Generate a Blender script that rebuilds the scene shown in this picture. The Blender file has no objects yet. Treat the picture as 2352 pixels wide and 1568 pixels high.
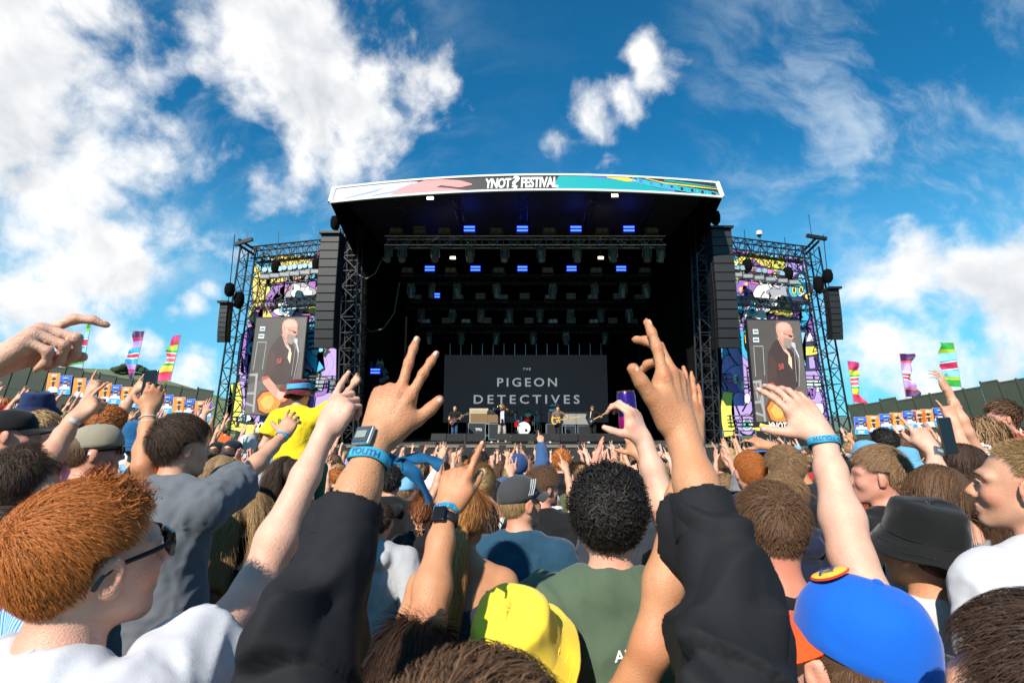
import bpy, math, random
import numpy as np
from mathutils import Vector, Matrix

# ------------------------------------------------------------------ camera, sky, sun, exposure
scene = bpy.context.scene
COL = scene.collection
R = math.radians
CAMZ = 1.95
PITCH = R(9.5)
cam_data = bpy.data.cameras.new('camera')
cam = bpy.data.objects.new('camera', cam_data)
COL.objects.link(cam)
cam.location = (0, 0, CAMZ)
cam.rotation_euler = (R(90) + PITCH, 0, 0)
cam_data.sensor_width = 36.0
cam_data.lens = 18.0
cam_data.clip_start = 0.05
cam_data.clip_end = 6000
cam_data.dof.use_dof = True
cam_data.dof.focus_distance = 7.0
cam_data.dof.aperture_fstop = 10.0
scene.camera = cam

scene.view_settings.view_transform = 'Standard'
scene.view_settings.look = 'None'
scene.view_settings.exposure = 0.5
scene.view_settings.gamma = 1.0
scene.cycles.use_denoising = True
scene.cycles.max_bounces = 6
scene.cycles.transparent_max_bounces = 6
scene.cycles.caustics_reflective = False
scene.cycles.caustics_refractive = False
scene.cycles.sample_clamp_indirect = 6.0

SUN_EL, SUN_AZ = R(37.5), R(180 + 25)        # azimuth clockwise from +Y: behind the camera, to the left
sun_dir = Vector((math.sin(SUN_AZ) * math.cos(SUN_EL), math.cos(SUN_AZ) * math.cos(SUN_EL), math.sin(SUN_EL)))
sun_data = bpy.data.lights.new('sun', 'SUN')
sun_data.energy = 5.0
sun_data.angle = R(0.53)
sun_data.color = (1.0, 0.93, 0.82)
sun = bpy.data.objects.new('sun', sun_data)
COL.objects.link(sun)
sun.rotation_euler = (-sun_dir).to_track_quat('-Z', 'Y').to_euler()
sun.location = (-20, -20, 40)

def ray(x, y):
 """direction of the photograph's point (x, y), its width taken as 2352"""
 a = (x - 1176) / 1176.0
 b = (784 - y) / 1176.0
 return np.array([a, math.cos(PITCH) - b * math.sin(PITCH), b * math.cos(PITCH) + math.sin(PITCH)])

def P(x, y, Y):
 r = ray(x, y)
 return np.array([0, 0, CAMZ]) + r * (Y / r[1])

def ground_z(x, y):
 z = float(np.interp(y, [1.8, 3.0, 4.0, 5.0, 9.0, 14.0, 22.0], [0, -.14, -.30, -.37, -.42, -.64, -1.04]))
 k = min(max((19.0 - y) / 4.0, 0.0), 1.0) * min(max((y - 2.2) / 2.5, 0.0), 1.0)     # the field banks up on both sides
 return z + k * (min(max(-x - 2.2, 0) * .15, 1.6) + min(max(x - 2.4, 0) * .075, .9))

def lin(c):
 """'#rrggbb' -> linear rgb"""
 if isinstance(c, str):
  v = [int(c[i:i + 2], 16) / 255.0 for i in (1, 3, 5)]
  return tuple(((u + .055) / 1.055) ** 2.4 if u > .04045 else u / 12.92 for u in v)
 return tuple(c[:3])

# ------------------------------------------------------------------ the sky
def build_world():
 w = bpy.data.worlds.new('World')
 scene.world = w
 w.use_nodes = True
 nt = w.node_tree
 nt.nodes.clear()
 N, L = nt.nodes.new, nt.links.new
 out = N('ShaderNodeOutputWorld')
 bg = N('ShaderNodeBackground')
 bg.inputs['Strength'].default_value = 0.1
 L(bg.outputs[0], out.inputs[0])
 sky = N('ShaderNodeTexSky')
 sky.sky_type = 'NISHITA'
 sky.sun_disc = False
 sky.sun_elevation = SUN_EL
 sky.sun_rotation = SUN_AZ
 sky.altitude = 300
 sky.air_density = 1.0
 sky.dust_density = 0.6
 sky.ozone_density = 3.0
 tc = N('ShaderNodeTexCoord')
 D = tc.outputs['Generated']

 def math_(op, a, b=None, c=None, clamp=False):
  n = N('ShaderNodeMath'); n.operation = op; n.use_clamp = clamp
  for i, v in enumerate((a, b, c)):
   if v is None: continue
   if isinstance(v, (int, float)): n.inputs[i].default_value = v
   else: L(v, n.inputs[i])
  return n.outputs[0]

 def vmath(op, a, b=None):
  n = N('ShaderNodeVectorMath'); n.operation = op
  for i, v in enumerate((a, b)):
   if v is None: continue
   if isinstance(v, (tuple, list, Vector)): n.inputs[i].default_value = tuple(v)
   else: L(v, n.inputs[i])
  return n.outputs['Value'] if op in ('DISTANCE', 'DOT_PRODUCT', 'LENGTH') else n.outputs[0]

 def noise(vec, scale, detail=8, rough=.55, dist=0.0, lac=2.0):
  n = N('ShaderNodeTexNoise')
  n.inputs['Scale'].default_value = scale
  n.inputs['Detail'].default_value = detail
  n.inputs['Roughness'].default_value = rough
  n.inputs['Distortion'].default_value = dist
  n.inputs['Lacunarity'].default_value = lac
  L(vec, n.inputs['Vector'])
  return n.outputs['Fac']

 def ramp(v, lo, hi, smooth=True):
  n = N('ShaderNodeMapRange')
  n.interpolation_type = 'SMOOTHSTEP' if smooth else 'LINEAR'
  L(v, n.inputs['Value'])
  n.inputs['From Min'].default_value = lo
  n.inputs['From Max'].default_value = hi
  return n.outputs[0]

 def mix(f, a, b):
  n = N('ShaderNodeMix'); n.data_type = 'RGBA'
  if isinstance(f, (int, float)): n.inputs[0].default_value = f
  else: L(f, n.inputs[0])
  for i, v in ((6, a), (7, b)):
   if isinstance(v, tuple): n.inputs[i].default_value = v + (1,)
   else: L(v, n.inputs[i])
  return n.outputs[2]

 # deep polarised blue
 tint = N('ShaderNodeMix'); tint.data_type = 'RGBA'; tint.blend_type = 'MULTIPLY'
 tint.inputs[0].default_value = 1
 L(sky.outputs[0], tint.inputs[6]); tint.inputs[7].default_value = (0.11, 0.80, 1.02, 1)
 sep = N('ShaderNodeSeparateXYZ'); L(D, sep.inputs[0])
 zz = sep.outputs[2]
 # the air over the fields is paler
 base = mix(math_('MULTIPLY', ramp(zz, 0.50, -0.02), 0.70), tint.outputs[2], (2.0, 5.6, 7.6))

 # cumulus: lobes with a torn edge
 warp = N('ShaderNodeVectorMath'); warp.operation = 'MULTIPLY_ADD'
 wn = N('ShaderNodeTexNoise'); wn.inputs['Scale'].default_value = 3.0; wn.inputs['Detail'].default_value = 4
 L(D, wn.inputs['Vector'])
 L(wn.outputs['Color'], warp.inputs[0]); warp.inputs[1].default_value = (.16, .16, .16)
 L(vmath('SUBTRACT', D, (.08, .08, .08)), warp.inputs[2])
 DW = warp.outputs[0]

 lobes = [  # x, y of the photo, radius, strength
  (60, 120, .20, 1.0), (40, 280, .22, 1.0), (130, 420, .17, .95), (230, 560, .13, 1.0), (300, 600, .09, 1.0),
  (60, 500, .13, .75), (50, 660, .11, .9), (150, 590, .12, .9),
  (620, 110, .16, 1.0), (720, 210, .17, 1.0), (830, 250, .13, 1.0), (480, 60, .11, .6), (960, 210, .09, .8), (1020, 180, .06, .75),
  (800, 350, .08, .7), (690, 90, .10, .9), (270, 110, .07, .55),
  (1490, 140, .035, .9), (1505, 190, .04, .9), (1440, 235, .046, .95), (1380, 275, .05, 1.0), (1320, 320, .046, .9), (1375, 355, .046, .8), (1300, 370, .03, .7),
  (450, 690, .045, .75), (500, 650, .03, .65), (410, 715, .03, .65),
  (2090, 640, .08, 1.0), (2180, 670, .09, 1.0), (2290, 700, .10, 1.0), (2040, 690, .06, .95), (2330, 640, .07, .9),
  (1960, 690, .05, .8), (2000, 790, .06, .8), (2120, 800, .07, .75), (2260, 830, .08, .8), (1950, 800, .05, .7), (2080, 880, .07, .7), (2290, 770, .08, .8),
  (430, 870, .07, .8), (330, 800, .06, .6), (480, 900, .05, .6), (220, 760, .07, .6), (90, 780, .08, .7), (150, 700, .07, .55),
  (620, 430, .09, .45), (520, 330, .12, .45), (330, 330, .12, .5),
 ]
 cov = None
 for x, y, rad, s in lobes:
  d = Vector(ray(x, y)).normalized()
  dist = vmath('DISTANCE', DW, tuple(d))
  v = math_('MULTIPLY', math_('SUBTRACT', 1.0, math_('DIVIDE', dist, rad * 1.24)), s)
  cov = v if cov is None else math_('SMOOTH_MAX', cov, v, .12)
 # the sky beyond the frame carries on with fair-weather cloud of the same kind
 n_out = math_('SUBTRACT', math_('MULTIPLY', noise(D, 2.3, 3, .5), 1.7), .98)
 infr = ramp(vmath('DOT_PRODUCT', D, tuple(Vector(ray(1176, 560)).normalized())), .40, .72)
 cov = math_('MAXIMUM', cov, math_('SUBTRACT', n_out, math_('MULTIPLY', infr, 1.2)))
 fb = noise(DW, 7.0, 8, .58, .15)
 fb2 = noise(D, 26.0, 4, .6, .2)
 dens = math_('ADD', cov, math_('MULTIPLY', math_('SUBTRACT', fb, .5), 1.9))
 dens = math_('ADD', dens, math_('MULTIPLY', math_('SUBTRACT', fb2, .5), .60))
 vo = N('ShaderNodeTexVoronoi'); vo.inputs['Scale'].default_value = 17.0
 L(DW, vo.inputs['Vector'])
 dens = math_('ADD', dens, math_('MULTIPLY', math_('SUBTRACT', .50, vo.outputs['Distance']), .34))       # cauliflower heads
 alpha = ramp(dens, .13, .78)
 # lit and shaded sides of the cloud, from the slope of its density towards the sun
 off = vmath('ADD', DW, tuple(sun_dir * 0.045))
 fbs = noise(off, 7.0, 4, .55, .15)
 slope = math_('MULTIPLY', math_('SUBTRACT', fb, fbs), 2.3)
 body = math_('ADD', math_('MULTIPLY', ramp(dens, .35, 1.4), -.46), slope)
 lit = math_('ADD', 1.0, body, clamp=True)
 ccol = mix(lit, (3.3, 3.7, 4.2), (7.6, 7.6, 7.6))
 # cirrus streaks
 mp = N('ShaderNodeMapping'); mp.inputs['Rotation'].default_value = (.3, .55, R(38)); mp.inputs['Scale'].default_value = (1.0, 4.2, 2.2)
 L(DW, mp.inputs[0])
 c1 = noise(mp.outputs[0], 3.6, 7, .62, .15)
 c2 = noise(D, 1.8, 2, .5)
 cir = math_('MULTIPLY', ramp(c1, .44, .78), ramp(c2, .36, .62))
 left = ramp(vmath('DOT_PRODUCT', D, (.70, .10, .05)), .22, .55)
 right = ramp(vmath('DOT_PRODUCT', D, (-.70, .10, .20)), .18, .50)
 side = math_('MAXIMUM', math_('MULTIPLY', left, 1.0), math_('MULTIPLY', right, .8))
 cir = math_('MULTIPLY', cir, math_('ADD', math_('MULTIPLY', side, .75), .03))
 c = mix(cir, base, (5.4, 6.3, 7.0))
 c = mix(alpha, c, ccol)
 # below the skyline: plain ground light
 c = mix(ramp(zz, -.02, -.10), c, (1.6, 1.8, 1.5))
 L(c, bg.inputs['Color'])
 w.cycles.sampling_method = 'MANUAL'
 w.cycles.sample_map_resolution = 512

build_world()

# ------------------------------------------------------------------ helpers: materials
MATS = {}

def mat(name, color, rough=.6, metal=0.0, spec=.5, noise=None, bump=None, emit=None, sss=0.0, sheen=0.0, coat=0.0):
 """procedural material; noise=(scale, amount) varies the colour, bump=(scale, strength, distance)"""
 if name in MATS:
  return MATS[name]
 m = bpy.data.materials.new(name)
 m.use_nodes = True
 nt = m.node_tree
 b = nt.nodes['Principled BSDF']
 c = lin(color)
 b.inputs['Base Color'].default_value = c + (1,)
 b.inputs['Roughness'].default_value = rough
 b.inputs['Metallic'].default_value = metal
 b.inputs['Specular IOR Level'].default_value = spec
 if sheen:
  b.inputs['Sheen Weight'].default_value = sheen
 if coat:
  b.inputs['Coat Weight'].default_value = coat
 if sss:
  b.inputs['Subsurface Weight'].default_value = sss
  b.inputs['Subsurface Radius'].default_value = (.012, .005, .003)
  b.inputs['Subsurface Scale'].default_value = 1.0
 if emit:
  b.inputs['Emission Color'].default_value = lin(emit[0]) + (1,)
  b.inputs['Emission Strength'].default_value = emit[1]
 tc = None
 if noise or bump:
  tc = nt.nodes.new('ShaderNodeTexCoord')
 if noise:
  n = nt.nodes.new('ShaderNodeTexNoise')
  n.inputs['Scale'].default_value = noise[0]
  n.inputs['Detail'].default_value = 5
  nt.links.new(tc.outputs['Object'], n.inputs['Vector'])
  mx = nt.nodes.new('ShaderNodeMix'); mx.data_type = 'RGBA'
  a = noise[1]
  mx.inputs[6].default_value = tuple(max(0, u * (1 - a)) for u in c) + (1,)
  mx.inputs[7].default_value = tuple(min(1, u * (1 + a)) for u in c) + (1,)
  nt.links.new(n.outputs['Fac'], mx.inputs[0])
  nt.links.new(mx.outputs[2], b.inputs['Base Color'])
 if bump:
  n = nt.nodes.new('ShaderNodeTexNoise')
  n.inputs['Scale'].default_value = bump[0]
  n.inputs['Detail'].default_value = 4
  nt.links.new(tc.outputs['Object'], n.inputs['Vector'])
  bp = nt.nodes.new('ShaderNodeBump')
  bp.inputs['Strength'].default_value = bump[1]
  bp.inputs['Distance'].default_value = bump[2]
  nt.links.new(n.outputs['Fac'], bp.inputs['Height'])
  nt.links.new(bp.outputs[0], b.inputs['Normal'])
 MATS[name] = m
 return m

def skin_mat(key):
 col = {'pale': (.68, .42, .31), 'fair': (.62, .345, .225), 'pink': (.62, .30, .21), 'tan': (.54, .27, .140), 'olive': (.48, .25, .130),
     'brown': (.20, .095, .055)}[key]
 name = 'skin ' + key
 if name in MATS:
  return MATS[name]
 m = mat(name, col, rough=.5, spec=.4, sss=.12, bump=(260, .12, .002))
 nt = m.node_tree
 b = nt.nodes['Principled BSDF']
 tc = [n for n in nt.nodes if n.type == 'TEX_COORD'][0]
 n1 = nt.nodes.new('ShaderNodeTexNoise'); n1.inputs['Scale'].default_value = 19; n1.inputs['Detail'].default_value = 9; n1.inputs['Roughness'].default_value = .65
 n2 = nt.nodes.new('ShaderNodeTexVoronoi'); n2.inputs['Scale'].default_value = 34
 nt.links.new(tc.outputs['Object'], n1.inputs['Vector']); nt.links.new(tc.outputs['Object'], n2.inputs['Vector'])
 mx = nt.nodes.new('ShaderNodeMix'); mx.data_type = 'RGBA'
 mx.inputs[6].default_value = (col[0] * .82, col[1] * .62, col[2] * .58, 1)
 mx.inputs[7].default_value = (min(1, col[0] * 1.06), col[1] * 1.12, col[2] * 1.14, 1)
 nt.links.new(n1.outputs['Fac'], mx.inputs[0])
 mr = nt.nodes.new('ShaderNodeMapRange')       # the odd freckle
 mr.inputs['From Min'].default_value = .05; mr.inputs['From Max'].default_value = .11
 nt.links.new(n2.outputs['Distance'], mr.inputs['Value'])
 mx2 = nt.nodes.new('ShaderNodeMix'); mx2.data_type = 'RGBA'
 mx2.inputs[6].default_value = (col[0] * .72, col[1] * .58, col[2] * .5, 1)
 nt.links.new(mr.outputs[0], mx2.inputs[0]); nt.links.new(mx.outputs[2], mx2.inputs[7])
 fl = nt.nodes.new('ShaderNodeAttribute'); fl.attribute_name = 'flush'
 mu = nt.nodes.new('ShaderNodeMath'); mu.operation = 'MULTIPLY'; mu.inputs[1].default_value = .75
 nt.links.new(fl.outputs['Fac'], mu.inputs[0])
 mx3 = nt.nodes.new('ShaderNodeMix'); mx3.data_type = 'RGBA'
 mx3.inputs[7].default_value = (col[0] * .88, col[1] * .56, col[2] * .50, 1)
 nt.links.new(mu.outputs[0], mx3.inputs[0]); nt.links.new(mx2.outputs[2], mx3.inputs[6])
 nt.links.new(mx3.outputs[2], b.inputs['Base Color'])
 bp = [n for n in nt.nodes if n.type == 'BUMP'][0]           # creases and pores
 vo = nt.nodes.new('ShaderNodeTexVoronoi'); vo.feature = 'DISTANCE_TO_EDGE'; vo.inputs['Scale'].default_value = 210
 nt.links.new(tc.outputs['Object'], vo.inputs['Vector'])
 ad = nt.nodes.new('ShaderNodeMath'); ad.operation = 'MULTIPLY_ADD'; ad.inputs[1].default_value = 1.2
 nt.links.new(vo.outputs['Distance'], ad.inputs[0]); nt.links.new(bp.inputs['Height'].links[0].from_socket, ad.inputs[2])
 nt.links.new(ad.outputs[0], bp.inputs['Height'])
 bp.inputs['Strength'].default_value = .45
 return m

HAIRCOL = {'ginger': (.46, .14, .030), 'red': (.28, .045, .025), 'auburn': (.24, .085, .034), 'brown': (.125, .064, .033), 'light brown': (.27, .155, .078),
     'dark brown': (.055, .030, .019), 'black': (.014, .011, .010), 'blond': (.58, .39, .19), 'dark blond': (.38, .24, .11), 'strawberry blond': (.52, .23, .075),
     'grey': (.26, .25, .24)}

def hair_mat(key):
 name = 'hair ' + key
 if name in MATS:
  return MATS[name]
 c = HAIRCOL[key]
 m = mat(name, c, rough=.6, spec=.28)
 nt = m.node_tree
 b = nt.nodes['Principled BSDF']
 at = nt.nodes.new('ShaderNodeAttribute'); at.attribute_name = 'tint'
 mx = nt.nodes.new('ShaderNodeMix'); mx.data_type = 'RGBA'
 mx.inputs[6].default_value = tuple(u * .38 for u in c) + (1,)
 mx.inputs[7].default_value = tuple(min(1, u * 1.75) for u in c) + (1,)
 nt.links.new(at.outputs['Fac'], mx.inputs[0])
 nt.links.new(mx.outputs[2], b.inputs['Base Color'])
 return m

def cloth_mat(color, kind='cotton'):
 key = f'{kind} {color}'
 if key in MATS:
  return MATS[key]
 if kind == 'shell':
  m = mat(key, color, rough=.8, spec=.22, noise=(3, .15), bump=(700, .3, .001))
 else:
  m = mat(key, color, rough=.85, spec=.25, sheen=.15, noise=(5, .14), bump=(420, .35, .0015))
 nt = m.node_tree                                  # creases too fine to model
 tc = [n for n in nt.nodes if n.type == 'TEX_COORD'][0]
 b1 = [n for n in nt.nodes if n.type == 'BUMP'][0]
 w = nt.nodes.new('ShaderNodeTexNoise'); w.noise_type = 'RIDGED_MULTIFRACTAL'
 w.inputs['Scale'].default_value = 5.5 if kind == 'shell' else 8.0; w.inputs['Detail'].default_value = 2.5; w.inputs['Distortion'].default_value = 1.4; w.inputs['Roughness'].default_value = .45
 nt.links.new(tc.outputs['Object'], w.inputs['Vector'])
 b2 = nt.nodes.new('ShaderNodeBump'); b2.inputs['Strength'].default_value = .5; b2.inputs['Distance'].default_value = .010
 nt.links.new(w.outputs['Fac'], b2.inputs['Height']); nt.links.new(b2.outputs[0], b1.inputs['Normal'])
 return m

# ------------------------------------------------------------------ helpers: objects
def put(name, mesh, material=None, parent=None, loc=None, matrix=None):
 o = bpy.data.objects.new(name, mesh)
 COL.objects.link(o)
 if material is not None and not mesh.materials:
  mesh.materials.append(material)
 if parent is not None:
  o.parent = parent
 if matrix is not None:
  o.matrix_local = matrix
 if loc is not None:
  o.location = loc
 return o

def paint(o, material):
 """material on the object, so that copies share their mesh and differ in colour"""
 if not o.data.materials:
  o.data.materials.append(None)
 o.material_slots[0].link = 'OBJECT'
 o.material_slots[0].material = material
 return o

def thing(name, label, cat, loc=(0, 0, 0), rotz=0, group=None, matrix=None):
 o = bpy.data.objects.new(name, None)
 COL.objects.link(o)
 o.empty_display_size = .1
 o.location = loc
 o.rotation_euler = (0, 0, rotz)
 if matrix is not None:
  o.matrix_world = matrix
 o['label'] = label
 o['category'] = cat
 if group: o['group'] = group
 return o

def tag(o, label, cat, group=None):
 o['label'] = label
 o['category'] = cat
 if group: o['group'] = group
 return o

def structure(o):
 o['kind'] = 'structure'
 return o

def mesh_from(name, V, F, smooth=False, material=None, attrs=None):
 """V (n,3), F either an (m,4)/(m,3) array or a list of tuples"""
 me = bpy.data.meshes.new(name)
 V = np.asarray(V, dtype=np.float32)
 if isinstance(F, np.ndarray) and F.ndim == 2:
  m, k = F.shape
  me.vertices.add(len(V)); me.vertices.foreach_set('co', V.ravel())
  me.loops.add(m * k); me.loops.foreach_set('vertex_index', F.astype(np.int32).ravel())
  me.polygons.add(m)
  me.polygons.foreach_set('loop_start', np.arange(0, m * k, k, dtype=np.int32))
  me.update(calc_edges=True)
 else:
  me.from_pydata([tuple(v) for v in V.tolist()], [], [tuple(f) for f in F])
  me.update()
 if smooth and len(me.polygons):
  me.polygons.foreach_set('use_smooth', np.ones(len(me.polygons), dtype=bool))
 if attrs:
  for k, v in attrs.items():
   a = me.attributes.new(k, 'FLOAT', 'POINT')
   a.data.foreach_set('value', np.asarray(v, dtype=np.float32))
 if material is not None:
  me.materials.append(material)
 return me

class MB:
 """collects simple solids into one mesh"""

 def __init__(self):
  self.V, self.F, self.M = [], [], []

 def add(self, V, F, m=0):
  o = len(self.V)
  self.V += [tuple(map(float, v)) for v in V]
  self.F += [tuple(i + o for i in f) for f in F]
  self.M += [m] * len(F)
  return self

 def box(self, c, s, rot=None, m=0, taper=None):
  hx, hy, hz = s[0] / 2, s[1] / 2, s[2] / 2
  t = taper or (1, 1)
  pts = []
  for z, k in ((-hz, (1, 1)), (hz, t)):
   for x, y in ((-hx, -hy), (hx, -hy), (hx, hy), (-hx, hy)):
    pts.append(Vector((x * k[0], y * k[1], z)))
  if rot is not None:
   pts = [rot @ p for p in pts]
  c = Vector(c)
  return self.add([p + c for p in pts], [(3, 2, 1, 0), (4, 5, 6, 7), (0, 1, 5, 4), (1, 2, 6, 5), (2, 3, 7, 6), (3, 0, 4, 7)], m)

 def tube(self, a, b, r, r2=None, n=6, m=0, caps=True):
  a, b = Vector(a), Vector(b)
  d = b - a
  if d.length < 1e-6: return self
  d.normalize()
  u = d.orthogonal().normalized(); w = d.cross(u)
  r2 = r if r2 is None else r2
  V = []
  for p, rr in ((a, r), (b, r2)):
   for i in range(n):
    t = 2 * math.pi * i / n
    V.append(p + u * (rr * math.cos(t)) + w * (rr * math.sin(t)))
  F = [(i, (i + 1) % n, n + (i + 1) % n, n + i) for i in range(n)]
  if caps:
   F += [tuple(range(n - 1, -1, -1)), tuple(range(n, 2 * n))]
  return self.add(V, F, m)

 def path(self, pts, r, n=6, m=0):
  pts = [Vector(p) for p in pts]
  V, F = [], []
  up = None
  for i, p in enumerate(pts):
   d = (pts[min(i + 1, len(pts) - 1)] - pts[max(i - 1, 0)]).normalized()
   if up is None:
    up = d.orthogonal().normalized()
   up = (up - d * up.dot(d)).normalized()
   w = d.cross(up)
   rr = r[i] if isinstance(r, (list, tuple)) else r
   for k in range(n):
    t = 2 * math.pi * k / n
    V.append(p + up * (rr * math.cos(t)) + w * (rr * math.sin(t)))
  for i in range(len(pts) - 1):
   for k in range(n):
    F.append((i * n + k, i * n + (k + 1) % n, (i + 1) * n + (k + 1) % n, (i + 1) * n + k))
  F += [tuple(range(n - 1, -1, -1)), tuple(range((len(pts) - 1) * n, len(pts) * n))]
  return self.add(V, F, m)

 def lathe(self, prof, c=(0, 0, 0), n=24, rot=None, m=0, sx=1.0, sy=1.0, caps=True):
  """prof: list of (radius, z)"""
  V, F = [], []
  c = Vector(c)
  for r, z in prof:
   for k in range(n):
    t = 2 * math.pi * k / n
    p = Vector((r * sx * math.cos(t), r * sy * math.sin(t), z))
    V.append((rot @ p if rot is not None else p) + c)
  for i in range(len(prof) - 1):
   for k in range(n):
    F.append((i * n + k, i * n + (k + 1) % n, (i + 1) * n + (k + 1) % n, (i + 1) * n + k))
  if caps: F += [tuple(range(n - 1, -1, -1)), tuple(range((len(prof) - 1) * n, len(prof) * n))]
  return self.add(V, F, m)

 def prism(self, poly, axis_o, ux, uy, depth, m=0):
  """2-D outline swept along ux x uy by depth"""
  o, ux, uy = Vector(axis_o), Vector(ux), Vector(uy)
  w = ux.cross(uy).normalized() * depth
  n = len(poly)
  V = [o + ux * x + uy * y for x, y in poly] + [o + ux * x + uy * y + w for x, y in poly]
  F = [tuple(range(n - 1, -1, -1)), tuple(range(n, 2 * n))] + [(i, (i + 1) % n, n + (i + 1) % n, n + i) for i in range(n)]
  return self.add(V, F, m)

 def mesh(self, name, mats=None, smooth=False):
  me = bpy.data.meshes.new(name)
  me.from_pydata(self.V, [], self.F)
  if mats is not None:
   for mm in (mats if isinstance(mats, (list, tuple)) else [mats]):
    me.materials.append(mm)
   if len(me.materials) > 1:
    me.polygons.foreach_set('material_index', np.array(self.M, dtype=np.int32))
  me.update()
  if smooth:
   me.polygons.foreach_set('use_smooth', np.ones(len(me.polygons), dtype=bool))
   try:
    me.set_sharp_from_angle(angle=R(40))
   except Exception:
    pass
  return me

 def build(self, name, mats, parent=None, smooth=False, **kw):
  return put(name, self.mesh(name, mats, smooth), None, parent, **kw)

def bevel_mesh(me, w, seg=2):
 import bmesh
 bm = bmesh.new(); bm.from_mesh(me)
 bmesh.ops.bevel(bm, geom=[e for e in bm.edges if e.is_manifold and e.calc_face_angle(0) > .5], offset=w, segments=seg, affect='EDGES', profile=.5)
 bm.to_mesh(me); bm.free()
 return me

_TEXT = {}

def text_geo(s, bold=0.0, shear=0.0, spacing=1.0):
 """letters as flat polygons: (V (n,2) scaled to cap height 1 with origin at the left of the base line, F, width)"""
 key = (s, bold, shear, spacing)
 if key in _TEXT:
  return _TEXT[key]
 cu = bpy.data.curves.new('letters', 'FONT')
 cu.body = s; cu.size = 1.0; cu.offset = bold; cu.shear = shear; cu.space_character = spacing
 cu.resolution_u = 3; cu.fill_mode = 'FRONT'
 o = bpy.data.objects.new('letters', cu)
 COL.objects.link(o)
 dg = bpy.context.evaluated_depsgraph_get()
 me = bpy.data.meshes.new_from_object(o.evaluated_get(dg))
 V = np.array([v.co[:2] for v in me.vertices]) if len(me.vertices) else np.zeros((1, 2))
 F = [tuple(p.vertices) for p in me.polygons]
 bpy.data.objects.remove(o); bpy.data.curves.remove(cu); bpy.data.meshes.remove(me)
 x0 = V[:, 0].min(); h = max(V[:, 1].max(), .3)
 V = (V - [x0, 0]) / h
 _TEXT[key] = (V, F, V[:, 0].max())
 return _TEXT[key]

def text_on(name, s, centre, ux, uy, height, material, parent=None, width=None, bold=0.0, shear=0.0, spacing=1.0):
 """flat lettering centred on a point in the plane ux, uy"""
 V, F, w = text_geo(s, bold, shear, spacing)
 ux, uy = Vector(ux).normalized(), Vector(uy).normalized()
 kx = height if width is None else width / w
 c = Vector(centre)
 W = [c + ux * ((x - w / 2) * kx) + uy * ((y - .5) * height) for x, y in V]
 return put(name, mesh_from(name, [tuple(p) for p in W], F, material=material), None, parent)

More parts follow.
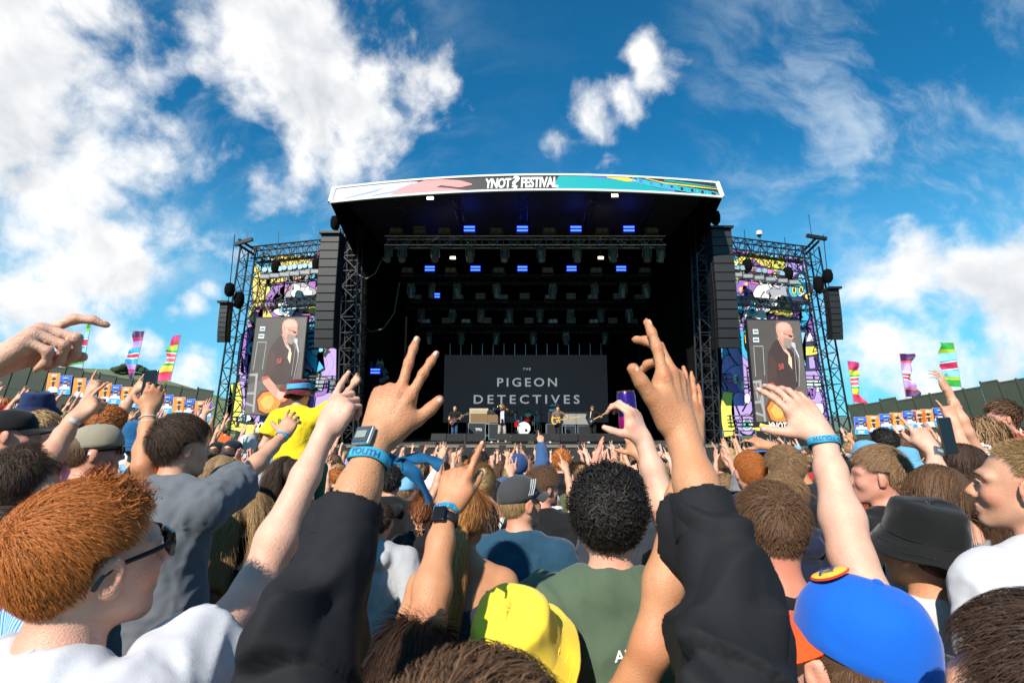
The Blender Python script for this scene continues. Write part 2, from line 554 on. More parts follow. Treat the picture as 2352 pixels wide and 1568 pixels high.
# ------------------------------------------------------------------ helpers: implicit bodies
class SDF:
 def __init__(self):
  self.p = []

 def cone(self, a, b, ra, rb=None, k=.012, op=0):
  a, b = np.array(a, float), np.array(b, float)
  rb = ra if rb is None else rb
  lo = np.minimum(a - ra, b - rb); hi = np.maximum(a + ra, b + rb)
  self.p.append(('c', a, b, ra, rb, k, op, lo, hi))
  return self

 def cyl(self, a, b, ra, rb=None, k=.006, op=0):
  a, b = np.array(a, float), np.array(b, float)
  rb = ra if rb is None else rb
  m = max(ra, rb)
  self.p.append(('y', a, b, ra, rb, k, op, np.minimum(a, b) - m, np.maximum(a, b) + m))
  return self

 def ell(self, c, r, k=.012, rot=None, op=0):
  c, r = np.array(c, float), np.array(r, float)
  m = r.max()
  self.p.append(('e', c, r, None if rot is None else np.array(rot, float), 0, k, op, c - m, c + m))
  return self

 def mesh(self, vox, smooth=1, zmin=None):
  adds = [q for q in self.p if q[6] == 0]
  lo = np.min([q[7] for q in adds], axis=0) - 3 * vox
  hi = np.max([q[8] for q in adds], axis=0) + 3 * vox
  if zmin is not None: lo[2] = zmin
  n = np.ceil((hi - lo) / vox).astype(int) + 1
  ax = [lo[i] + vox * np.arange(n[i]) for i in range(3)]
  f = np.full(tuple(n), 1.0, dtype=np.float32)
  for kind, a, b, c, d, k, op, plo, phi in self.p:
   pad = k + 2.5 * vox
   i0 = np.maximum(np.floor((plo - pad - lo) / vox).astype(int), 0)
   i1 = np.minimum(np.ceil((phi + pad - lo) / vox).astype(int) + 1, n)
   if np.any(i1 <= i0): continue
   X = ax[0][i0[0]:i1[0]][:, None, None].astype(np.float32)
   Y = ax[1][i0[1]:i1[1]][None, :, None].astype(np.float32)
   Z = ax[2][i0[2]:i1[2]][None, None, :].astype(np.float32)
   if kind in 'cy':
    ab = b - a; l2 = max(ab.dot(ab), 1e-9)
    t = ((X - a[0]) * ab[0] + (Y - a[1]) * ab[1] + (Z - a[2]) * ab[2]) / l2
    tc = np.clip(t, 0, 1)
    dx = X - a[0] - tc * ab[0]; dy = Y - a[1] - tc * ab[1]; dz = Z - a[2] - tc * ab[2]
    if kind == 'c':
     dd = np.sqrt(dx * dx + dy * dy + dz * dz) - (c + (d - c) * tc)
    else:
     dx = X - a[0] - t * ab[0]; dy = Y - a[1] - t * ab[1]; dz = Z - a[2] - t * ab[2]
     rad = np.sqrt(dx * dx + dy * dy + dz * dz) - (c + (d - c) * tc)
     dd = np.maximum(rad, (np.abs(t - .5) - .5) * math.sqrt(l2))
   else:
    qx, qy, qz = X - a[0], Y - a[1], Z - a[2]
    if c is not None:
     Rm = c            # columns are the ellipsoid's axes
     px = qx * Rm[0, 0] + qy * Rm[1, 0] + qz * Rm[2, 0]
     py = qx * Rm[0, 1] + qy * Rm[1, 1] + qz * Rm[2, 1]
     pz = qx * Rm[0, 2] + qy * Rm[1, 2] + qz * Rm[2, 2]
    else:
     px, py, pz = qx, qy, qz
    k0 = np.sqrt((px / b[0]) ** 2 + (py / b[1]) ** 2 + (pz / b[2]) ** 2)
    k1 = np.sqrt((px / b[0] ** 2) ** 2 + (py / b[1] ** 2) ** 2 + (pz / b[2] ** 2) ** 2)
    dd = k0 * (k0 - 1.0) / np.maximum(k1, 1e-6)
   S = f[i0[0]:i1[0], i0[1]:i1[1], i0[2]:i1[2]]
   if op == 0:
    h = np.clip(.5 + .5 * (S - dd) / k, 0, 1)
    S[...] = S + (dd - S) * h - k * h * (1 - h)
   else:
    nd = -dd
    h = np.clip(.5 + .5 * (nd - S) / k, 0, 1)
    S[...] = S + (nd - S) * h + k * h * (1 - h)
  return surface_nets(f, lo, vox, smooth)

def surface_nets(f, lo, vox, smooth=1):
 ins = f < 0
 s = ins.shape
 cnt = np.zeros((s[0] - 1, s[1] - 1, s[2] - 1), dtype=np.int8)
 for i in (0, 1):
  for j in (0, 1):
   for k in (0, 1):
    cnt += ins[i:s[0] - 1 + i, j:s[1] - 1 + j, k:s[2] - 1 + k]
 cells = np.argwhere((cnt > 0) & (cnt < 8))
 idx = np.full(cnt.shape, -1, dtype=np.int32)
 idx[cells[:, 0], cells[:, 1], cells[:, 2]] = np.arange(len(cells))
 corners = [(i, j, k) for i in (0, 1) for j in (0, 1) for k in (0, 1)]
 vals = {c: f[cells[:, 0] + c[0], cells[:, 1] + c[1], cells[:, 2] + c[2]] for c in corners}
 acc = np.zeros((len(cells), 3)); num = np.zeros(len(cells))
 for c in corners:
  for a in range(3):
   if c[a] == 1: continue
   e = list(c); e[a] = 1; e = tuple(e)
   va, vb = vals[c], vals[e]
   cross = (va < 0) != (vb < 0)
   t = np.where(cross, va / np.where(cross, va - vb, 1), 0)
   pt = np.tile(np.array(c, float), (len(cells), 1)); pt[:, a] = t
   acc[cross] += pt[cross]; num[cross] += 1
 V = lo + (cells + acc / np.maximum(num, 1)[:, None]) * vox
 F = []
 for a in range(3):
  b, c = (a + 1) % 3, (a + 2) % 3
  sl0 = [slice(1, s[i] - 1) for i in range(3)]; sl1 = list(sl0)
  sl0[a] = slice(0, s[a] - 1); sl1[a] = slice(1, s[a])
  A, B = ins[tuple(sl0)], ins[tuple(sl1)]
  e = np.argwhere(A != B)
  if len(e) == 0: continue
  flip = A[e[:, 0], e[:, 1], e[:, 2]]
  off = np.array([1, 1, 1]); off[a] = 0
  e = e + off
  q = []
  for db, dc in ((-1, -1), (0, -1), (0, 0), (-1, 0)):
   o = np.zeros(3, int); o[b] = db; o[c] = dc
   p = e + o
   q.append(idx[p[:, 0], p[:, 1], p[:, 2]])
  q = np.stack(q, 1)
  q[~flip] = q[~flip][:, ::-1]
  F.append(q)
 F = np.concatenate(F)
 F = F[(F >= 0).all(1)]
 for _ in range(smooth):
  V = relax(V, F, .5)
 return V, F

def relax(V, F, w):
 n = len(V)
 A = np.zeros((n, 3)); num = np.zeros(n)
 for i in range(F.shape[1]):
  for j in (i - 1, (i + 1) % F.shape[1]):
   for d in range(3):
    A[:, d] += np.bincount(F[:, i], V[F[:, j], d], n)
   num += np.bincount(F[:, i], minlength=n)
 A /= np.maximum(num, 1)[:, None]
 return V + (A - V) * w

def normals(V, F):
 a = V[F[:, 2]] - V[F[:, 0]]; b = V[F[:, 3]] - V[F[:, 1]]
 fn = np.cross(a, b)
 N = np.zeros_like(V)
 for i in range(4):
  for d in range(3):
   N[:, d] += np.bincount(F[:, i], fn[:, d], len(V))
 return N / np.maximum(np.linalg.norm(N, axis=1), 1e-9)[:, None]

def wave_noise(P_, freq, seed, n=5):
 rs = np.random.RandomState(seed)
 out = np.zeros(len(P_))
 for i in range(n):
  k = rs.normal(size=3); k = k / np.linalg.norm(k) * freq * rs.uniform(.6, 1.6)
  q = rs.normal(size=3) * freq * .5
  out += np.sin(P_ @ k + rs.uniform(0, 6) + 1.3 * np.sin(P_ @ q + rs.uniform(0, 6)))
 return out / n

def folds(V, F, amp, freq, seed, along=None):
 """cloth creases: ridges pushed along the normal"""
 N = normals(V, F)
 Q = V.copy()
 if along is not None:            # stretch the pattern along one direction
  d = np.array(along, float); d /= np.linalg.norm(d)
  Q = Q - np.outer(Q @ d, d) * .72
 a = wave_noise(Q, freq, seed); b = wave_noise(Q, freq * 2.1, seed + 1)
 r = (1 - np.abs(a) * 2.2) * .7 + b * .35
 return V + N * (r * amp)[:, None]

# ------------------------------------------------------------------ people: bodies
def nrm(v):
 v = np.array(v, float)
 return v / max(np.linalg.norm(v), 1e-9)

def rotm(axis, ang):
 return np.array(Matrix.Rotation(ang, 3, axis))

FLEX = {  # index, middle, ring, little: (knuckle, middle joint, end joint); spread; thumb (out, forward, bend)
 'open': ([(6, 10, 6)] * 4, (11, 3, -6, -15), (48, .1, 8)),
 'flat': ([(4, 6, 4)] * 4, (3, 1, -1, -4), (30, .1, 5)),
 'point': ([(4, 4, 3), (70, 95, 55), (76, 98, 55), (80, 95, 50)], (2, 0, -3, -6), (22, .55, 35)),
 'peace': ([(2, 6, 4), (0, 6, 4), (82, 100, 60), (84, 98, 60)], (9, -7, -4, -8), (50, .15, 16)),
 'rock': ([(2, 5, 3), (78, 98, 60), (80, 98, 60), (4, 6, 4)], (6, 0, -3, -16), (30, .5, 30)),
 'grip': ([(38, 52, 30), (40, 52, 32), (42, 54, 32), (44, 54, 32)], (5, 1, -3, -7), (58, .75, 20)),
 'fist': ([(78, 98, 60)] * 4, (1, 0, -2, -4), (22, .7, 45)),
 'limp': ([(14, 42, 22), (48, 62, 36), (58, 66, 40), (62, 62, 40)], (2, 0, -3, -6), (26, .5, 22)),
 'claw': ([(10, 24, 14), (22, 30, 18), (28, 34, 20), (34, 34, 20)], (9, 2, -4, -12), (60, .25, 12)),
 'clap': ([(2, 8, 6), (6, 10, 8), (10, 14, 8), (14, 16, 10)], (5, 0, -2, -4), (40, .1, 6)),
}

def hand_prims(s, W, fwd, dorsal, right, pose, sc=1.0, nails=None, fine=True):
 """adds a hand to the field; W wrist, fwd along the fingers, dorsal = back of the hand"""
 Y = nrm(fwd)
 Z = np.array(dorsal, float); Z = nrm(Z - Y * Z.dot(Y))
 X = np.cross(Y, Z) * (-1 if right else 1)        # towards the thumb
 fl, spread, th = FLEX[pose] if isinstance(pose, str) else pose

 def L(x, y, z): return W + (X * x + Y * y + Z * z) * sc
 base = [(.029, .090, 0), (.0085, .095, .003), (-.0125, .090, .001), (-.031, .080, -.004)]
 lens = [(.044, .026, .021), (.049, .030, .022), (.045, .028, .022), (.035, .021, .019)]
 rads = [(.0098, .0088, .0078, .0068), (.0100, .0090, .0080, .0070), (.0096, .0086, .0076, .0066), (.0086, .0077, .0068, .0060)]
 # palm
 s.cone(L(.0, -.02, -.001), L(0, .02, -.002), .021 * sc, .023 * sc, k=.02)
 for i, (x, y, z) in enumerate(base):
  s.cone(L(x * .55, .018, -.004), L(x, y - .002, z - .003), .0155 * sc, .0115 * sc, k=.014)
  s.cone(L(x * .6, .028, -.014), L(x * .95, y - .014, -.013), .012 * sc, .010 * sc, k=.014)
 for i, (x, y, z) in enumerate(base):             # knuckles
  s.ell(L(x, y - .003, z + .0035), np.array([.0098, .012, .0082]) * sc, k=.007, rot=np.stack([X, Y, Z], 1))
 if fine:                                         # tendons over the back of the hand
  for x, y, z in base:
   s.cone(L(x * .45, .020, .0085), L(x * .97, y - .012, z + .0085), .0042 * sc, .0036 * sc, k=.006)
 hot = s.__dict__.setdefault('hot', [])
 hot += [(L(x, y - .002, z + .008), .012 * sc) for x, y, z in base] + [(L(.03, .04, -.012), .02 * sc)]
 s.cone(L(.020, .012, -.010), L(.036, .052, -.010), .017 * sc, .0155 * sc, k=.014)
 s.cone(L(-.024, .012, -.012), L(-.030, .060, -.010), .013 * sc, .011 * sc, k=.012)
 # fingers
 for i in range(4):
  p = L(*base[i])
  sp = R(spread[i]); u = X * math.sin(sp) + Y * math.cos(sp)
  ang = 0
  for j in range(3):
   ang += R(fl[i][j])
   d = u * math.cos(ang) - Z * math.sin(ang)
   q = p + d * lens[i][j] * sc
   s.cone(p, q, rads[i][j] * sc, rads[i][j + 1] * sc, k=.0035)
   hot.append((q, .011 * sc))
   if j < 2:
    s.ell(q, np.array([rads[i][j + 1]] * 3) * 1.10 * sc, k=.004)
   if j == 2 and nails is not None:
    up = np.cross(np.cross(u, Z), d); up = nrm(up) * (1 if up.dot(Z) > 0 or ang > 1.5 else -1)
    nails.append((q - d * .004 * sc + up * rads[i][3] * .78 * sc, d, up, .0062 * sc))
   p = q
 # thumb
 out, fw, bend = th
 a = R(out)
 d = nrm(X * math.sin(a) + Y * math.cos(a) - Z * fw)
 p = L(.022, .020, -.009)
 ls, rs = (.044, .031, .024), (.0165, .0130, .0118, .0096)
 for j in range(3):
  if j: d = nrm(d * math.cos(R(bend * .6)) + nrm(-X * (1 if fw > .3 else .2) + Y * .9 - Z * fw * .4) * math.sin(R(bend * .6)))
  q = p + d * ls[j] * sc
  s.cone(p, q, rs[j] * sc, rs[j + 1] * sc, k=.010 if j == 0 else .004)
  hot.append((q, .013 * sc))
  if j == 2 and nails is not None:
   up = nrm(np.cross(np.cross(d, Z), d) + X * .5)
   nails.append((q - d * .004 * sc + nrm(up - d * up.dot(d)) * rs[3] * .78 * sc, d, nrm(up - d * up.dot(d)), .0075 * sc))
  p = q

def head_prims(s, H, Rh, sc=1.0, fine=True, female=False, jaw=1.0):
 """head centred at H, Rh columns = right, forward, up"""
 def L(x, y, z): return H + Rh @ (np.array([x, y, z]) * sc)
 r = lambda *v: np.array(v) * sc
 s.ell(L(0, -.012, .022), r(.075, .096, .098), k=.02, rot=Rh)
 s.ell(L(0, .026, -.030), r(.058, .066, .082), k=.03, rot=Rh)
 for sx in (-1, 1):
  s.cone(L(.050 * sx, .0, -.055), L(.018 * sx, .064, -.100), .020 * sc, .016 * sc, k=.03)
  s.ell(L(.040 * sx, .060, -.030), r(.022, .024, .024), k=.02, rot=Rh)
  s.cone(L(.052 * sx, .070, .020), L(.012 * sx, .086, .022), .012 * sc, .013 * sc, k=.016)
 s.ell(L(0, .074, -.100), r(.020 * jaw, .017, .017), k=.018, rot=Rh)
 if fine:
  for sx in (-1, 1):
   s.ell(L(.032 * sx, .101, .002), r(.016, .011, .010), k=.012, rot=Rh, op=1)
   s.ell(L(.031 * sx, .074, .0), r(.0145, .0145, .0135), k=.003, rot=Rh)
 s.cone(L(0, .090, .008), L(0, .110, -.030), .0075 * sc, .0115 * sc, k=.010)
 for sx in (-1, 1):
  s.ell(L(.011 * sx, .099, -.036), r(.0085, .010, .008), k=.006, rot=Rh)
 s.ell(L(0, .084, -.068), r(.026, .013, .017), k=.012, rot=Rh)
 if fine:
  s.ell(L(0, .094, -.0625), r(.022, .0065, .0055), k=.003, rot=Rh)
  s.ell(L(0, .092, -.0755), r(.019, .0072, .0065), k=.003, rot=Rh)
 # ears
 for sx in (-1, 1):
  Re = Rh @ rotm('Z', R(-24 * sx)) @ rotm('X', R(-12))
  c = L(.082 * sx, -.008, -.004)
  s.ell(c, r(.0085, .0205, .034), k=.006, rot=Re)
  s.ell(c + Rh @ (np.array([.0, .002, -.022]) * sc), r(.007, .011, .013), k=.008, rot=Re)
  if fine:
   s.ell(c + Re @ (np.array([.008 * sx, .004, .004]) * sc), r(.0065, .0105, .019), k=.003, rot=Re, op=1)
   s.ell(c + Re @ (np.array([.004 * sx, .011, -.002]) * sc), r(.005, .005, .007), k=.003, rot=Re)

def sleeve_creases(V, F, S, E, W, amp, seed):
 """folds that run round and across a sleeve, deepest at the elbow"""
 N = normals(V, F)
 out = np.zeros(len(V))
 L1, L2 = np.linalg.norm(E - S), np.linalg.norm(W - E)
 for A, B, t0 in ((S, E, 0.0), (E, W, L1)):
  ab = B - A; l = np.linalg.norm(ab)
  t = np.clip(((V - A) @ ab) / (l * l), 0, 1)
  rel = V - A - np.outer(t, ab)
  near = np.linalg.norm(rel, axis=1) < .11
  u = nrm(np.cross(ab, (0, 1, .2))); w = np.cross(nrm(ab), u)
  phi = np.arctan2(rel @ w, rel @ u)
  x = (t0 + t * l) * 44 + 2.4 * np.sin(phi + seed) + 1.3 * np.sin(2 * phi + 1.3 * seed) + 2.0 * wave_noise(V, 13, seed + 3)
  y = (t0 + t * l) * 17 - 3.0 * np.sin(phi + 2 + seed) + 1.6 * wave_noise(V, 19, seed + 5)
  ridge = np.clip(1 - np.abs(np.sin(x / 2)) * 1.5, 0, 1) * .75 + np.clip(1 - np.abs(np.sin(y / 2)) * 1.8, 0, 1) * .8 - .35
  mod = .45 + .55 * np.clip(wave_noise(V, 18, seed + 8) * 1.8, -1, 1)
  elb = .55 + .6 * np.exp(-((t0 + t * l - L1) / .10) ** 2)
  out = np.where(near, ridge * mod * elb, out)
 return V + N * (out * amp)[:, None]

class Fig:
 pass

def figure(h=1.0, leg=1.0, female=False, head=(0, 0, 0), lean=(0, 0), arms=(None, None), sleeve=.55, top='tee', vox=.008, cvox=None,
     seed=0, bulk=1.0, fold=.006, fine=True, neckcut=.0, jacket_r=0.0, hands_sc=1.0, armlen=1.0, legs=True, stance=0.0, sit=False, want_nails=False, cloth_k=1.0):
 """a standing person in its own space: feet at the origin, facing +Y. arms = (left, right), each None or
 dict(wrist=, elbow=(optional), pole=, pose=, fwd=, dorsal=). Returns meshes and frames."""
 g = Fig()
 cvox = cvox or vox * 1.35
 zl = .93 * h * leg                               # hip height
 up = lambda z: zl + (z - .93) * h                # heights above the hips keep their size
 piv = np.array([0, 0, zl])
 RT = rotm('X', R(-lean[0])) @ rotm('Y', R(lean[1]))
 T = lambda p: piv + RT @ (np.array(p, float) - piv)
 sw = (.165 if female else .19) * h * bulk
 neck0, neck1 = T((0, -.012 * h, up(1.43))), T((0, .004 * h, up(1.535)))
 Hc = T((0, .02 * h, up(1.625)))
 Rh = rotm('Z', R(-head[0])) @ rotm('X', R(head[1])) @ rotm('Y', R(head[2]))
 g.head = Matrix.Translation(Vector(Hc)) @ Matrix(Rh.tolist()).to_4x4() @ Matrix.Scale(h, 4)
 g.Hc, g.Rh = Hc, Rh
 s = SDF()
 head_prims(s, Hc, Rh, h, fine, female)
 # neck and upper trunk
 s.cone(neck0, Hc + Rh @ np.array([0, -.022, -.06]) * h, .058 * h * (.88 if female else 1), .052 * h * (.86 if female else 1), k=.02)
 for sx in (-1, 1):
  s.cone(T((.02 * sx, -.02 * h, up(1.47))), T((sw * .8 * sx, -.012 * h, up(1.415))), .045 * h, .045 * h, k=.04)
  s.cone(T((.055 * sx, .012 * h, up(1.37))), T((sw * .80 * sx, 0, up(1.375))), .075 * h, .062 * h, k=.03)
 s.ell(T((0, -.005 * h, up(1.26))), np.array([.155 * bulk, .100, .17]) * h, k=.05, rot=RT)
 s.ell(T((0, 0, up(1.08))), np.array([.135 * bulk, .095, .15]) * h, k=.06, rot=RT)
 sh = [T((-sw, -.004 * h, up(1.395))), T((sw, -.004 * h, up(1.395)))]
 la, lf = .285 * h * armlen, .255 * h * armlen
 g.wrist, g.elbow, g.shoulder, g.handframe = [None, None], [None, None], sh, [None, None]
 joints = []
 g.nails = [] if want_nails else None
 for i, A in enumerate(arms):
  sx = -1 if i == 0 else 1
  if A is None:
   A = dict(wrist=sh[i] + np.array([.08 * sx, .04, -.50]) * h, pole=(.4 * sx, -1, 0), pose='limp', fwd=(0, .25, -1), dorsal=(sx, .2, .1))
  S, W = sh[i], np.array(A['wrist'], float)
  if 'elbow' in A:
   E = np.array(A['elbow'], float)
  else:
   d = W - S; L_ = np.linalg.norm(d); mx = (la + lf) * .985
   if L_ > mx:
    W = S + d / L_ * mx; L_ = mx
   u = nrm(W - S)
   x = (la * la - lf * lf + L_ * L_) / (2 * L_)
   hgt = math.sqrt(max(la * la - x * x, 0))
   po = np.array(A.get('pole', (sx * 1.0, -.2, -.6)), float); po = nrm(po - u * po.dot(u))
   E = S + u * x + po * hgt
  fw = np.array(A['fwd'], float) if A.get('fwd') is not None else nrm(W - E)
  do = np.array(A['dorsal'], float) if A.get('dorsal') is not None else np.array([0, -1, .3])
  g.wrist[i], g.elbow[i] = W, E
  g.handframe[i] = (nrm(fw), do)
  m = .86 if female else 1.0
  k = h * m * A.get('thick', 1.0)
  s.cone(S, S + (E - S) * .45, .055 * k, .050 * k, k=.035)
  s.cone(S + (E - S) * .4, E, .050 * k, .040 * k, k=.03)
  s.cone(E, E + (W - E) * .28, .040 * k, .042 * k, k=.03)
  s.cone(E + (W - E) * .28, E + (W - E) * .68, .042 * k, .033 * k, k=.03)
  s.cone(E + (W - E) * .68, W, .033 * k, .0255 * k, k=.02)
  hs = hands_sc * (.9 if female else 1) * h * A.get('scale', 1.0)
  hand_prims(s, W, fw, do, i == 1, A.get('pose', 'open'), hs, g.nails, vox < .0066)
  s.hot.append((E, .045 * h))
  joints.append((S, E, W, k))
 V, F = s.mesh(vox, smooth=1)
 g.body = (V, F)
 g.flush = np.zeros(len(V))
 if vox < .0085:                                  # where the blood shows: joints, ears, nose, cheeks, nape
  hot = s.__dict__.get('hot', []) + [(Hc + Rh @ (np.array(q) * h), r * h) for q, r in (((0, .11, -.03), .018), ((.05, .06, -.035), .028), ((-.05, .06, -.035), .028), ((.08, -.01, 0), .034), ((-.08, -.01, 0), .034), ((0, -.07, -.10), .05), ((0, .09, -.07), .012))]
  for q, r in hot:
   g.flush = np.maximum(g.flush, np.exp(-((V - q) ** 2).sum(1) / r ** 2))
 # garment
 c = SDF()
 ex = .016 + jacket_r
 if top != 'none':
  c.ell(T((0, -.004 * h, up(1.27))), (np.array([.158 * bulk, .104, .175]) + ex) * h, k=.05, rot=RT)
  c.ell(T((0, 0, up(1.07))), (np.array([.138 * bulk, .100, .165]) + ex) * h, k=.07, rot=RT)
  c.ell(T((0, 0, up(.98))), (np.array([.150 * bulk, .106, .13]) + ex) * h, k=.06, rot=RT)
  c.ell(T((0, 0, up(.86))), (np.array([.158 * bulk, .112, .14]) + ex) * h, k=.03, rot=RT)
  c.cyl(T((0, 0, up(.60))), T((0, 0, up(.80))), .30 * h, k=.004, op=1)
  if top != 'tank':
   for sx in (-1, 1):
    c.cone(T((.03 * sx, -.018 * h, up(1.462))), T((sw * .82 * sx, -.008 * h, up(1.41))), (.044 + ex) * h, (.047 + ex) * h, k=.04)
    c.cone(T((.055 * sx, .010 * h, up(1.37))), T((sw * .82 * sx, 0, up(1.375))), (.078 + ex * .8) * h, (.064 + ex) * h, k=.03)
   for (S, E, W, k) in joints:
    if sleeve <= 1.0:
     e = S + (E - S) * sleeve
     c.cone(S, S + (E - S) * sleeve * .5, (.058 + ex * 1.1) * k, (.056 + ex * 1.3) * k, k=.035)
     c.cyl(S + (E - S) * sleeve * .45, e, (.056 + ex * 1.3) * k, (.056 + ex * 1.75) * k, k=.012)
     c.cyl(e - (E - S) * .10, e + (E - S) * .05, (.054 + ex * .8) * k, k=.002, op=1)
    else:
     t = sleeve - 1.0
     e = E + (W - E) * t
     cl = cloth_k
     c.cone(S, E, (.060 + ex * 1.1) * k * cl, (.050 + ex * 1.3) * k * cl, k=.03)
     c.cone(E, E + (W - E) * t * .9 - nrm(W - E) * (.03 if cl != 1 else 0), (.050 + ex * 1.3) * k * cl, (.040 + ex * 1.05) * k * cl, k=.015)
     if cloth_k == 1.0: c.cyl(e - nrm(W - E) * .055 * h, e, (.040 + ex * 1.0) * k, (.038 + ex) * k, k=.005)
     if cloth_k == 1.0: c.cyl(e - nrm(W - E) * .03 * h, e + nrm(W - E) * .02, (.034 + ex * .7) * k, k=.002, op=1)
   # neckline
   nd = nrm(Hc - neck0)
   c.ell(neck1 + np.array([0, .016, .0]) * h - nd * (.012 + neckcut) * h, np.array([.074, .074, .048]) * h, k=.012, op=1, rot=RT)
  else:
   c.ell(T((0, .0, up(1.40))), np.array([.11, .16, .085]) * h, k=.02, op=1, rot=RT)
   for sx in (-1, 1):
    c.cone(T((.085 * sx, .085 * h, up(1.33))), T((.085 * sx, -.01 * h, up(1.455))), .014 * h, k=.01)
    c.cone(T((.085 * sx, -.085 * h, up(1.33))), T((.085 * sx, -.01 * h, up(1.455))), .014 * h, k=.01)
  if top == 'hoodie':
   c.cone(T((-.075 * h, -.10 * h, up(1.42))), T((.075 * h, -.10 * h, up(1.42))), .05 * h, k=.03)
   c.cone(T((-.07 * h, -.06 * h, up(1.49))), T((.07 * h, -.06 * h, up(1.49))), .028 * h, k=.02)
  V, F = c.mesh(cvox, smooth=1)
  if fold:
   V = folds(V, F, fold, 30.0, seed, along=(.15, 0, 1))
   V = folds(V, F, fold * .7, 46.0, seed + 9)
  if cloth_k != 1.0:
   for q, (S, E, W, k) in enumerate(joints):
    V = relax(sleeve_creases(V, F, S, E, W, .046, seed + q), F, .4)
  g.top = (V, F)
 # trousers and shoes
 if legs:
  t = SDF()
  t.ell((0, 0, zl), np.array([.165 * bulk, .12, .12]) * h, k=.05)
  for sx in (-1, 1):
   hp = np.array([.085 * sx * h, 0, zl - .03])
   an = np.array([(.10 + stance) * sx * h, -.01, .09 * h])
   kn = (hp + an) / 2 + np.array([0, .03 * h, .02])
   t.cone(hp, kn, .088 * h, .066 * h, k=.03)
   t.cone(kn, an, .064 * h, .052 * h, k=.02)
   t.cone(an + np.array([0, -.03, -.045]) * h, an + np.array([.01 * sx, .16, -.055]) * h, .036 * h, .034 * h, k=.01)
  V, F = t.mesh(.02 if vox < .012 else .016, smooth=1)
  g.legs = (V, F)
 g.h = h
 return g

# ------------------------------------------------------------------ people: hair
CR_C = np.array([0, -.012, .022])
CR_R = np.array([.075, .096, .098])

def hair_mask(d, style='short'):
 """signed: > 0 where hair grows; d = unit directions from the cranium's centre"""
 y, z = d[:, 1], d[:, 2]
 if style == 'long':
  thr = np.interp(y, [-1, -.4, 0, .30, .55, 1], [-1.2, -1.1, -.6, -.15, .46, .62])
 elif style == 'bald':
  thr = np.full(len(d), 2.0)
 else:
  thr = np.interp(y, [-1, -.55, -.20, .05, .28, .50, 1], [-.74, -.68, -.36, -.02, .20, .56, .68])
  # room for the ears
  ear = np.exp(-((y - .02) ** 2 / .03 + (z + .22) ** 2 / .035)) * (np.abs(d[:, 0]) > .7)
  thr = thr + ear * .25
 return z - thr

